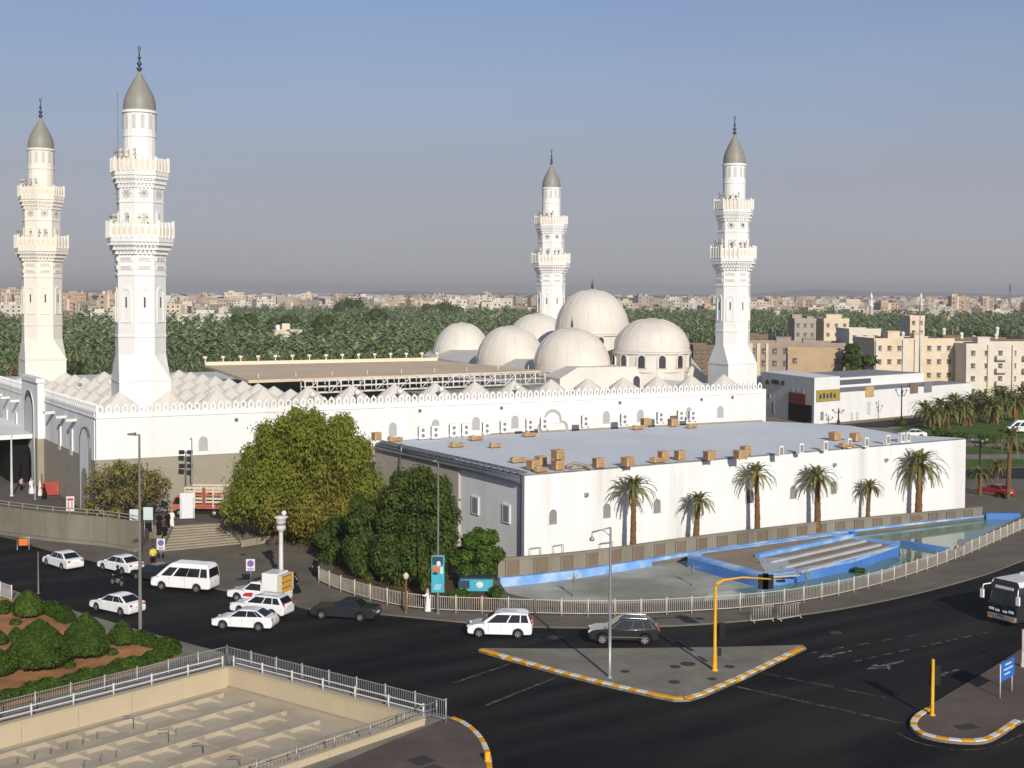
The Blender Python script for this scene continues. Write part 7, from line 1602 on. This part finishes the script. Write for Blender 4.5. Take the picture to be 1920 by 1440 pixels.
def person(label, pos, facing, style, h=1.70, pose='stand', hold=None):
    """style: thobe (white robe), abaya (black robe and veil), casual (shirt and trousers)"""
    t = thing('person', label, 'person', pos, facing, 'people'); s = h/1.70; t.scale = (s, s, s)
    ph = .30 if pose == 'walk' else .04
    V_ = Vector
    hip, sh = V_((0, 0, .92)), V_((.02, 0, 1.40)); neck, head = V_((.03, 0, 1.47)), V_((.045, 0, 1.60))
    J = [(hip, (.13, .10)), (V_((.01, 0, 1.12)), (.13, .095)), (sh, (.15, .095)), (neck, .055), (V_((.05, 0, 1.555)), (.075, .082)), (head+V_((0, 0, .03)), (.082, .088))]; E = [(0, 1), (1, 2), (2, 3), (3, 4), (4, 5)]
    for sg in (-1, 1):
        a = ph*sg; b0 = len(J)
        J += [(V_((0, sg*.09, .86)), .085), (V_((.42*a+.03, sg*.10, .48)), .058), (V_((.85*a-.03, sg*.10, .09)), .038), (V_((.85*a+.02, sg*.11, .045)), .042), (V_((.85*a+.15, sg*.12, .035)), .034)]; E += [(0, b0)]+[(b0+k, b0+k+1) for k in range(4)]
        b1 = len(J); sw = -ph*sg*.6
        if pose == 'reach' and sg > 0: J += [(V_((.02, sg*.19, 1.38)), .055), (V_((.22, sg*.26, 1.22)), .043), (V_((.42, sg*.22, 1.30)), .03)]; dd = (1, 0, .2)
        else: J += [(V_((.02, sg*.19, 1.38)), .055), (V_((sw*.5-.02, sg*.245, 1.10)), .043), (V_((sw+.06, sg*.25, .87)), .03)]; dd = (.25+sw, 0, -1)
        E += [(2, b1), (b1, b1+1), (b1+1, b1+2)]; hand_joints(J, E, b1+2, dd, (1, 0, 0) if dd[2] < 0 else (0, -sg, 0), .45)
    skin_body('body', J, E, M['skin'], t, 1)
    b = MB()
    b.ball((.122, 0, 1.595), .018, 8, 6, 0, 1.3); o = b.build('nose', M['skin'], t)
    b = MB()
    for sg in (-1, 1): b.ball((.118, sg*.032, 1.625), .011, 8, 6)
    b.build('eye', M['cloth_black'], t); b = MB(); b.box((.117, 0, 1.555), (.012, .045, .010)); b.build('mouth', M['sign_red'], t)
    def robe(m, z1, hem, flare, name='robe', sleeve=True):
        b = MB(); seg = 24; rows = [(1.455, .075, .07, .03), (1.43, .15, .10, .02), (1.38, .205, .125, .02), (1.25, .20, .135, .015), (1.05, .175, .135, .01), (.90, .195, .15, .005), (.60, .215+flare*.4, .17+ph*.30+flare*.4, 0), (.30, .23+flare*.8, .18+ph*.62+flare*.7, 0), (hem, .235+flare, .19+ph*.80+flare, 0)]
        v = []
        for i, (z, wy, wx, ox) in enumerate(rows):
            for k in range(seg):
                a = 2*math.pi*k/seg; fold = 1+(.05 if z < .8 else .0)*math.sin(a*7+i*.5); v.append((ox+wx*math.cos(a)*fold, wy*math.sin(a)*fold, z))
        f = [(i*seg+k, (i+1)*seg+k, (i+1)*seg+(k+1) % seg, i*seg+(k+1) % seg) for i in range(len(rows)-1) for k in range(seg)]; b.add(v, f, 0, True); b.build(name, m, t)
        for sg in (-1, 1):
            sw = -ph*sg*.6; pts = [V_((.02, sg*.15, 1.39)), V_((sw*.5-.02, sg*.24, 1.10)), V_((sw+.05, sg*.25, .92))]
            if pose == 'reach' and sg > 0: pts = [V_((.02, sg*.15, 1.39)), V_((.22, sg*.26, 1.22)), V_((.38, sg*.23, 1.28))]
            b = MB(); b.tube(pts, [.095, .075, .065], 12); b.build('sleeve', m, t)
    if style == 'thobe' or style == 'thobe_pink':
        robe(M['cloth_white'], 1.45, .06, .02); hm = M['cloth_white'] if style == 'thobe' else M['cloth_pink']; b = MB(); rows = [(.02, .135, .02), (.06, .12, .075), (.115, .06, .105), (.125, -.02, .112), (.155, -.12, .14), (.19, -.22, .17)]
        seg = 20; v = []
        for i, (r_, dz, ry) in enumerate(rows):
            for k in range(seg):
                a = R(62)+(2*math.pi-R(124))*k/(seg-1) if i > 1 else 2*math.pi*k/seg; v.append((.03+r_*math.cos(a)*(.9 if i < 4 else .85), ry*math.sin(a), 1.605+dz))
        b.add(v, [(i*seg+k, i*seg+k+1, (i+1)*seg+k+1, (i+1)*seg+k) for i in range(len(rows)-1) for k in range(seg-1)], 0, True); b.build('headcloth', hm, t)
        b = MB(); b.tube([(.03+.10*math.cos(2*math.pi*k/14), .10*math.sin(2*math.pi*k/14), 1.68) for k in range(15)], .012, 6); b.build('head_cord', M['cloth_black'], t)
    elif style == 'abaya':
        robe(M['cloth_black'], 1.45, .03, .05); b = MB(); b.ball((.035, 0, 1.60), .118, 16, 10, 0, 1.18); b.lathe([(.10, 1.50), (.14, 1.44), (.22, 1.36), (.24, 1.22), (.21, 1.05)], 18, (.0, 0, 0), 0, True, 0, .75, 1.0); b.build('veil', M['cloth_black'], t)
        b = MB(); b.add([(.150, -.05, 1.612), (.150, .05, 1.612), (.150, .05, 1.645), (.150, -.05, 1.645)], [(0, 1, 2, 3)]); b.build('eye_opening', M['skin'], t)
    else:
        top, low = hold or ('cloth_red', 'cloth_black'); b = MB(); seg = 20; v = []; rows = [(1.455, .075, .07), (1.42, .16, .105), (1.36, .205, .125), (1.2, .195, .13), (1.0, .18, .13), (.84, .185, .14)]
        for z, wy, wx in rows:
            for k in range(seg): a = 2*math.pi*k/seg; v.append((.015+wx*math.cos(a), wy*math.sin(a), z))
        b.add(v, [(i*seg+k, (i+1)*seg+k, (i+1)*seg+(k+1) % seg, i*seg+(k+1) % seg) for i in range(5) for k in range(seg)], 0, True); b.build('shirt', M[top], t)
        for sg in (-1, 1):
            a = ph*sg; b = MB(); b.tube([(0, sg*.09, .90), (.42*a+.03, sg*.10, .48), (.85*a-.02, sg*.10, .07)], [.115, .085, .07], 12); b.build('trouser_leg', M[low], t)
            sw = -ph*sg*.6; b = MB(); b.tube([(.02, sg*.15, 1.39), (sw*.5-.02, sg*.24, 1.10), (sw+.04, sg*.25, .95)], [.09, .07, .055], 12); b.build('sleeve', M[top], t)
        b = MB(); b.ball((.025, 0, 1.635), .100, 14, 8, 0, 1.05); b.build('hair', M['cloth_black'], t)
    for sg in (-1, 1):
        a = ph*sg; b = MB(); b.box((.85*a+.07, sg*.115, .03), (.25, .09, .06)); o = b.build('shoe', M['cloth_black'], t); bevel(o, .02, 2)
    return t
def ppos(x, y, z): return tuple(P(x, y, z))
person('person in a white robe and pinkish head scarf walking along the fence by the banner', ppos(802, 1147, .12), R(185), 'thobe_pink', 1.74, 'reach')
person('person in a black robe and veil walking to the right of the white lamp column', ppos(554, 1112, .12), R(200), 'abaya', 1.62, 'walk')
person('person in black robe beside the white lamp column, behind the pickup rack', ppos(537, 1110, .12), R(230), 'abaya', 1.55)
person('person in a black robe just left of the white lamp column', ppos(519, 1094, .12), R(210), 'abaya', 1.55)
person('person in a black robe at the end of the cream fence under the trees', ppos(592, 1080, .12), R(250), 'abaya', 1.65)
person('person in a long black robe coming down the stone steps', ppos(309, 1014, .55), R(-70), 'abaya', 1.66, 'walk')
person('person in black at the top left of the steps, behind the one coming down', ppos(299, 992, ZP), R(-80), 'abaya', 1.62)
person('person in dark clothes in the middle of the group at the head of the steps', ppos(314, 990, ZP), R(-60), 'abaya', 1.6)
person('person in a white robe at the right of the group at the steps', ppos(322, 988, ZP), R(-100), 'thobe', 1.64)
person('person in black standing alone left of the white notice boards', ppos(239, 990, ZP), R(-60), 'abaya', 1.7)
person('person in a white robe on the forecourt left of the grey pole', ppos(59, 926, ZP), R(-40), 'thobe', 1.75, 'walk')
person('person in a white robe on the forecourt right of the grey pole', ppos(75, 930, ZP), R(-150), 'thobe', 1.7)
person('person in black robe beside the red boards on the forecourt', ppos(83, 936, ZP), R(200), 'abaya', 1.6)
person('person in a red and white top near the left end of the porch', ppos(40, 920, ZP), R(-20), 'casual', 1.55, hold=('cloth_pink', 'cloth_black'))
person('person in a yellow vest and dark trousers on the pavement by the parking sign', ppos(287, 1060, .12), R(-75), 'casual', 1.7, hold=('cloth_yellow', 'cloth_black'))
# motorbike and rider
p = P(220, 1099, .0); mh = hd+R(2)
t = thing('motorbike', 'small black motorbike beside the white sedan at the kerb', 'motorbike', (p.x, p.y, .005), mh)
for x in (.62, -.62):
    b = MB(); q = MB(); q.lathe([(.20, -.05), (.28, -.05), (.30, 0), (.28, .05), (.20, .05)], 18); b.add([(x+v[0], v[2], .30+v[1]) for v in q.v], [f[::-1] for f in q.f], 0, True); o = b.build('wheel', M['tyre'], t); b = MB(); b.tube([(x, -.06, .3), (x, .06, .3)], .2, 12); b.build('rim', M['rim'], o)
b = MB(); b.tube([(.62, 0, .3), (.45, 0, .85), (.42, 0, 1.0)], .045, 8); b.tube([(.42, -.32, 1.03), (.42, .32, 1.03)], .022, 6); b.tube([(-.62, 0, .3), (-.1, 0, .45), (.4, 0, .75)], .05, 8); b.build('frame', M['trim_black'], t)
b = MB(); b.box((.18, 0, .80), (.45, .26, .24)); o = b.build('tank', M['car_black'], t); bevel(o, .06, 2); b = MB(); b.box((-.32, 0, .80), (.62, .25, .13)); o = b.build('seat', M['trim_black'], t); bevel(o, .04, 2)
b = MB(); b.box((.0, 0, .45), (.4, .28, .3)); b.build('engine', M['galvanised'], t); b = MB(); b.ball((.58, 0, .88), .09, 10, 6); b.build('headlight', M['lamp_clear'], t); b = MB(); b.box((-.66, 0, .78), (.05, .14, .08)); b.build('tail_light', M['lamp_red'], t)
t = thing('person', 'person in black riding the small motorbike in the street', 'person', (p.x, p.y, .005), mh, 'people'); V_ = Vector
J = [(V_((-.28, 0, .93)), (.13, .11)), (V_((-.22, 0, 1.12)), (.13, .10)), (V_((-.12, 0, 1.36)), (.15, .10)), (V_((-.08, 0, 1.45)), .055), (V_((-.06, 0, 1.53)), (.08, .085)), (V_((-.05, 0, 1.60)), (.085, .09))]; E = [(0, 1), (1, 2), (2, 3), (3, 4), (4, 5)]
for sg in (-1, 1):
    b0 = len(J); J += [(V_((-.22, sg*.11, .90)), .085), (V_((.14, sg*.19, .74)), .062), (V_((-.02, sg*.19, .36)), .042), (V_((.02, sg*.19, .30)), .045), (V_((.14, sg*.2, .29)), .035)]; E += [(0, b0)]+[(b0+k, b0+k+1) for k in range(4)]
    b1 = len(J); J += [(V_((-.11, sg*.19, 1.34)), .055), (V_((.12, sg*.27, 1.12)), .045), (V_((.34, sg*.29, 1.05)), .032)]; E += [(2, b1), (b1, b1+1), (b1+1, b1+2)]; hand_joints(J, E, b1+2, (1, 0, -.1), (0, -sg, 0), .8)
skin_body('body', J, E, M['cloth_black'], t, 1); b = MB(); b.ball((-.05, 0, 1.60), .13, 14, 9); b.build('helmet', M['car_black'], t); b = MB(); b.box((.065, 0, 1.60), (.03, .16, .08)); b.build('visor', M['car_glass'], t)

# ================================================================== lamps, signals, signs
def lamp(name, label, x, yb_, yt_, z, arm, m, r=.09, head='box', armdir=None, cat='street lamp'):
    p = P(x, yb_, z); h = PD(x, yt_, p.y).z-z; t = thing(name, label, cat, (p.x, p.y, z)); b = MB(); b.lathe([(r*2.2, 0), (r*2.2, .05), (r*1.3, .08), (r*1.2, h*.3), (r*.75, h)], 10); b.build('pole', m, t)
    if arm:
        q = PD(x+arm[0], yt_+arm[1], p.y); v = Vector((q.x-p.x, 0, q.z-p.z-h)); b = MB()
        if head == 'hang':
            b.tube([(0, 0, h), (v.x, v.y, h+v.z)], .05, 6); b.tube([(0, 0, h-.55), (v.x*.45, 0, h+v.z*.45)], .03, 5); b.build('arm', m, t); b = MB(); b.tube([(v.x, 0, h+v.z), (v.x, 0, h+v.z-.30)], .03, 5); b.lathe([(.05, 0), (.14, -.1), (.17, -.24), (.1, -.28)], 12, (v.x, 0, h+v.z-.26)); b.build('lamp_head', m, t)
        else:
            b.tube([(0, 0, h), (v.x*.4, 0, h+v.z)], .05, 6); b.build('arm', m, t); b = MB(); b.add([(v.x*.3, -.16, h+v.z-.02), (v.x*1.0, -.12, h+v.z), (v.x*1.0, .12, h+v.z), (v.x*.3, .16, h+v.z-.02), (v.x*.3, -.14, h+v.z+.2), (v.x*1.0, -.08, h+v.z+.12), (v.x*1.0, .08, h+v.z+.12), (v.x*.3, .14, h+v.z+.2)], [(0, 3, 2, 1), (4, 5, 6, 7), (0, 1, 5, 4), (1, 2, 6, 5), (2, 3, 7, 6), (3, 0, 4, 7)]); o = b.build('lamp_head', m, t); bevel(o, .03, 2)
    return t, p, h
lamp('street_lamp', 'tall olive grey lamp post with one arm pointing left, standing by the shrub garden', 263, 1186, 815, .12, (-24, 1), M['post_olive'], .10)
lamp('street_lamp', 'slim grey lamp post with a hanging head on the triangular island', 1143, 1270, 989, .15, (-33, 9), M['galvanised'], .085, 'hang')
lamp('forecourt_lamp', 'white lamp post at the left edge of the forecourt', 22, 930, 822, ZP, (1, -4), M['rail_white'], .11)
lamp('forecourt_lamp', 'thin grey pole in front of the side gate', 66, 936, 838, ZP, None, M['galvanised'], .08)
lamp('forecourt_lamp', 'pale lamp post with a bulky head in front of the mosque wall', 360, 968, 822, ZP, (-4, 2), M['galvanised'], .07)
tt, p, h = lamp('floodlight_post', 'post with pairs of dark floodlights, left of the pale lamp', 349, 962, 846, ZP, None, M['post_olive'], .08)
for z in (h-.1, h-1.5):
    for s in (-1, 1): b = MB(); b.box((s*.42, -.05, z), (.5, .35, .4)); b.tube([(0, 0, z), (s*.3, 0, z)], .04, 5); b.build('floodlight', M['trim_black'], tt)
lamp('short_post', 'short thin grey post standing at the edge of the shrub garden', 72, 1113, 1034, .12, None, M['post_olive'], .05)
tt, p, h = lamp('fence_lamp', 'short brown post lamp with a pale head by the pool fence', 761, 1149, 1086, .12, None, M['palm_trunk'], .09)
b = MB(); b.lathe([(.1, 0), (.2, .1), (.22, .35), (.05, .5)], 10, (0, 0, h)); b.build('lamp_head', M['truck_cream'], tt)
# banner pole
tt, p, h = lamp('banner_pole', 'tall thin olive pole carrying a turquoise banner', 821, 1151, 868, .12, (-10, -2), M['post_olive'], .075)
z1, z0 = PD(821, 1041, p.y).z-.12, PD(821, 1110, p.y).z-.12; b = MB(); b.box((0, -.12, (z0+z1)/2), (.96, .05, z1-z0)); bo = b.build('banner', M['turquoise'], tt)
b = MB(); hh = z1-z0; b.box((-.02, -.15, z0+hh*.86), (.80, .02, hh*.22)); b.build('banner_picture', M['banner_dark'], tt)
b = MB(); b.ball((-.12, -.16, z0+hh*.64), .30, 12, 8, 0, .75, 1, .06); b.ball((-.2, -.17, z0+hh*.52), .2, 12, 8, 1, .6, 1, .06); b.ball((.05, -.17, z0+hh*.78), .17, 10, 8, 2, 1.2, 1, .06); b.box((.28, -.15, z0+hh*.6), (.2, .02, .5), 0, 2); b.build('banner_picture', [M['banner_orange'], M['banner_dark'], M['sign_white']], tt)
b = MB()
for k in range(3): b.box((-.05+.05*k, -.15, z0+hh*(.10+.05*k)), (.5, .015, .05))
b.build('banner_lettering', M['sign_white'], tt)
for z in (z0, z1): b = MB(); b.tube([(-.5, -.09, z), (.5, -.09, z)], .03, 6); b.build('bracket', M['post_olive'], tt)
# white column with a drum head
p = P(527, 1090, .12); h = PD(527, 968, p.y).z-.12; t = thing('lamp_column', 'white column lamp with a tiered drum head and a camera on top', 'street lamp', (p.x, p.y, .12)); b = MB(); b.lathe([(.30, 0), (.30, .1), (.19, .15), (.17, h*.78)], 16); b.build('pole', M['rail_white'], t)
b = MB(); b.lathe([(.17, h*.76), (.38, h*.80), (.40, h*.85), (.36, h*.86)], 20); b.lathe([(.40, h*.90), (.44, h*.96), (.56, h*.98), (.56, h*1.0), (.2, h*1.01)], 20); b.build('drum', M['rail_white'], t); b = MB(); b.lathe([(.33, h*.85), (.36, h*.91)], 20); b.build('lens', M['window_grey'], t); b = MB(); b.ball((.25, 0, h*1.05), .22, 10, 8); b.build('camera', M['sign_white'], t)
# parking signs
for x, yt_, yc, yb_, lab in ((302, 1010, 1021, 1060, 'white no parking sign with a blue disc at the foot of the steps'), (470, 1048, 1060, 1102, 'white no parking sign with a blue disc left of the white lamp column')):
    p = P(x, yb_, .12); h = PD(x, yt_, p.y).z-.12; t = thing('parking_sign', lab, 'sign', (p.x, p.y, .12), 0, 'no parking signs'); b = MB(); b.tube([(0, 0, 0), (0, 0, h)], .035, 8); b.build('post', M['galvanised'], t); b = MB(); b.box((0, -.05, h-.48), (.72, .03, .96)); b.build('board', M['sign_white'], t)
    def disc(r, y, mi, b, cz): k = 20; b.add([(r*math.cos(2*math.pi*i/k), y, cz+r*math.sin(2*math.pi*i/k)) for i in range(k)], [tuple(range(k))], mi)
    b = MB(); disc(.27, -.070, 0, b, h-.36); disc(.22, -.074, 1, b, h-.36); b.add([(-.17, -.078, h-.36+.12), (-.12, -.078, h-.36+.17), (.17, -.078, h-.36-.12), (.12, -.078, h-.36-.17)], [(0, 1, 2, 3)], 0); b.box((0, -.07, h-.78), (.5, .012, .05), 0, 2); b.box((0, -.07, h-.88), (.36, .012, .05), 0, 2); b.build('symbol', [M['sign_red'], M['sign_blue'], M['sign_navy']], t)
# notice boards, work sign, red boards
for x, yt_, yb_, lab in ((252, 955, 978, 'pale notice board on posts left of the tall lamp post'), (278, 951, 975, 'pale notice board on posts right of the tall lamp post')):
    p = P(x, 1000, ZP); zt_, z0 = PD(x, yt_, p.y).z, PD(x, yb_, p.y).z; t = thing('notice_board', lab, 'notice board', (p.x, p.y, ZP), 0, 'pale notice boards'); b = MB(); b.box((0, 0, (zt_+z0)/2-ZP), (.88, .06, zt_-z0)); b.build('board', M['board_pale'], t)
    for s in (-.36, .36): b = MB(); b.tube([(s, .06, -.6), (s, .06, z0-ZP)], .035, 6); b.build('post', M['galvanised'], t)
p = P(44, 1031, .12); t = thing('work_sign', 'orange board in a white tube frame at the left kerb', 'sign', (p.x, p.y, .12), .1); b = MB(); b.tube([(-.55, 0, 0), (-.55, 0, 1.15), (.5, 0, 1.15), (.5, 0, 0)], .035, 6); b.build('frame', M['rail_white'], t); b = MB(); b.box((0, -.03, .72), (.8, .03, .62)); b.build('board', M['sign_orange'], t)
for x, y, w_, h, m_, lab in ((95, 930, 1.8, 1.5, 'board_red', 'larger red board leaning by the mosque side wall'), (138, 935, 1.0, .9, 'board_red', 'small red board by the corner of the mosque'), (351, 974, 1.4, 2.6, 'sign_white', 'white leaning panel in front of the slatted truck')):
    p = P(x, y, ZP); t = thing('standing_board', lab, 'board', (p.x, p.y, ZP), .5 if x < 200 else .25); b = MB(); b.hexa([(-w_/2, 0, .1), (w_/2, 0, .1), (w_/2, .05, .1), (-w_/2, .05, .1), (-w_/2, .25, h), (w_/2, .25, h), (w_/2, .3, h), (-w_/2, .3, h)]); b.build('panel', M[m_], t); b = MB()
    for s in (-1, 1): b.tube([(s*w_*.42, .3, h*.9), (s*w_*.42, .8, 0)], .035, 6); b.tube([(s*w_*.42, 0, 0), (s*w_*.42, .2, h*.8)], .035, 6)
    b.build('strut', M['galvanised'], t)
p = P(132, 958, ZP); t = thing('sign_stand', 'white stand with red stripes by the corner of the mosque', 'sign', (p.x, p.y, ZP), .2); b = MB(); b.box((0, 0, .75), (.8, .3, 1.5)); o = b.build('body', M['sign_white'], t); bevel(o, .04, 2); b = MB(); b.box((0, -.16, 1.2), (.6, .02, .25)); b.box((-.18, -.16, .6), (.1, .02, .8)); b.box((.18, -.16, .6), (.1, .02, .8)); b.build('stripe', M['sign_red'], t)
# yellow traffic signal with a long arm
p = P(1340, 1257, .15); t = thing('traffic_signal', 'yellow traffic signal mast with a long curved arm on the triangular island', 'traffic light', (p.x, p.y, .15)); h = PD(1345, 1098, p.y).z-.15; tx = (1347-1340)/FPX*p.y; sc = p.y/FPX; b = MB(); b.lathe([(.22, 0), (.22, .06), (.15, .1), (.14, .9), (.15, .92), (.105, 1.0), (.095, h)], 12); b.tube([(0, 0, h-.1), (.1, 0, h+.12), (.5, .1, h+.33), (1.8, .5, h+.42), (4.7, 1.2, h+.10)], [.10, .10, .08, .06, .04], 8); b.build('mast', M['yellow_paint'], t)
def signal_head(b, c, ang, mi=0):
    ca, sa = math.cos(ang), math.sin(ang); b.box(c, (.36, .26, 1.0), ang, mi)
    for k in range(3):
        q = MB(); q.tube([(0, 0, 0), (0, .22, 0)], .13, 10); b.add([(c[0]+v[0]*ca-(v[1]+.1)*sa, c[1]+v[0]*sa+(v[1]+.1)*ca, c[2]-.32+.32*k+v[2]) for v in q.v], q.f, mi)
b = MB(); b.box((3.35, .95, h+.05), (1.0, .06, .95)); signal_head(b, (3.35, 1.05, h+.05), 0); o = b.build('signal_head', M['black_plastic'], t)
b = MB(); signal_head(b, (.42, .2, h*.46), .3); o = b.build('signal_head', M['black_plastic'], t); b = MB(); b.box((.32, .1, h*.10+.6), (.2, .2, .5)); b.build('push_box', M['trim_black'], t)
b = MB(); b.box((4.35, 1.12, h+.08), (.55, .3, .16)); b.build('camera', M['trim_black'], t)
p = P(1748, 1341, .15); t = thing('traffic_signal', 'short yellow traffic signal post at the tip of the right hand island', 'traffic light', (p.x, p.y, .15)); h = PD(1748, 1236, p.y).z-.15; b = MB(); b.lathe([(.17, 0), (.17, .05), (.10, .08), (.09, h)], 12); b.build('mast', M['yellow_paint'], t); b = MB(); b.box((.18, .16, h*.70), (.62, .05, 1.15)); signal_head(b, (.2, .3, h*.70), .2); b.build('signal_head', M['black_plastic'], t)
# blue sign on two posts, the pale pole at the edge, round sign by the fence
pa, pb_ = P(1875, 1308, .15), P(1897, 1296, .15); t = thing('blue_sign', 'blue direction sign on two white posts at the right edge', 'sign', tuple(pa)); dv = pb_-pa; h1 = PD(1875, 1246, pa.y).z-.15
for q in (Vector(), dv): b = MB(); b.tube([(q.x, q.y, 0), (q.x, q.y, h1)], .04, 8); b.build('post', M['rail_white'], t)
b = MB(); n = Vector((dv.y, -dv.x, 0)).normalized(); e_ = dv.normalized(); lo, hi = h1-1.0, h1+.1
pl = [Vector((0, 0, 0))-e_*.0+n*.05, dv+e_*.12+n*.05]; F = lambda q, z, o_: tuple(Vector((q.x, q.y, z))+n*o_)
b.hexa([F(pl[0], lo, 0), F(pl[1], lo, 0), F(pl[1], lo, .04), F(pl[0], lo, .04), F(pl[0], hi, 0), F(pl[1], hi, 0), F(pl[1], hi, .04), F(pl[0], hi, .04)]); b.build('board', M['sign_blue'], t)
b = MB(); Ld = (pl[1]-pl[0]).length
for k, (s0_, s1_) in enumerate(((.25, .75), (.15, .85), (.2, .65))):
    q0, q1 = pl[0].lerp(pl[1], s0_), pl[0].lerp(pl[1], s1_); z = hi-.25-.28*k; b.hexa([F(q0, z, .04), F(q1, z, .04), F(q1, z, .05), F(q0, z, .05), F(q0, z+.09, .04), F(q1, z+.09, .04), F(q1, z+.09, .05), F(q0, z+.09, .05)])
b.build('lettering', M['sign_white'], t)
p = P(1917, 1250, .15); b = MB(); h = PD(1917, 1180, p.y).z-.15; b.tube([(0, 0, 0), (0, 0, h)], .07, 8); b.lathe([(.14, 0), (.14, .2), (.08, .25)], 10); b.box((.0, 0, .55), (.16, .16, .9)); o = b.build('pale_pole', M['pole_pale']); o.location = (p.x, p.y, .15); tag(o, 'pale pinkish pole cut by the right edge, beside the blue sign', 'pole')
p = P(1801, 1055, .12); h = PD(1803, 1015, p.y).z-.12; t = thing('round_sign', 'round grey traffic sign seen from behind at the pool fence', 'sign', (p.x, p.y, .12)); b = MB(); b.tube([(0, 0, 0), (0, 0, h)], .035, 6); b.build('post', M['galvanised'], t); b = MB(); b.tube([(0, -.04, h-.1), (0, -.07, h-.1)], .36, 20, 0, False); b.build('disc', M['pipe_grey'], t)
# turquoise kiosk under the small tree
p = P(893, 1112, .12); t = thing('kiosk', 'turquoise advertising kiosk half hidden under the small tree', 'kiosk', (p.x, p.y+1.2, .12)); b = MB(); b.box((0, 0, .5), (2.6, 1.2, 1.0)); b.build('body', M['turquoise'], t); b = MB(); b.box((-1.0, -.62, .55), (.9, .04, .65)); b.build('opening', M['banner_dark'], t); b = MB(); b.ball((.25, -.62, .52), .3, 16, 8, 0, .85, 1, .08); b.build('emblem', M['sign_white'], t); b = MB(); b.box((0, 0, 1.05), (2.7, 1.4, .10)); b.build('roof', M['banner_dark'], t)
c = P(575, 1017, .2); t = thing('flower_bed', 'patch of red flowers at the edge of the shade under the big tree', 'flowers', (c.x, c.y, .7)); leaf_cloud('petals', M['car_red'], [(0, 0, .12, .9, .5, .16)], 500, .12, t, 5); leaf_cloud('leaves', M['leaf_hedge'], [(0, 0, .08, 1.0, .55, .12)], 300, .12, t, 6)
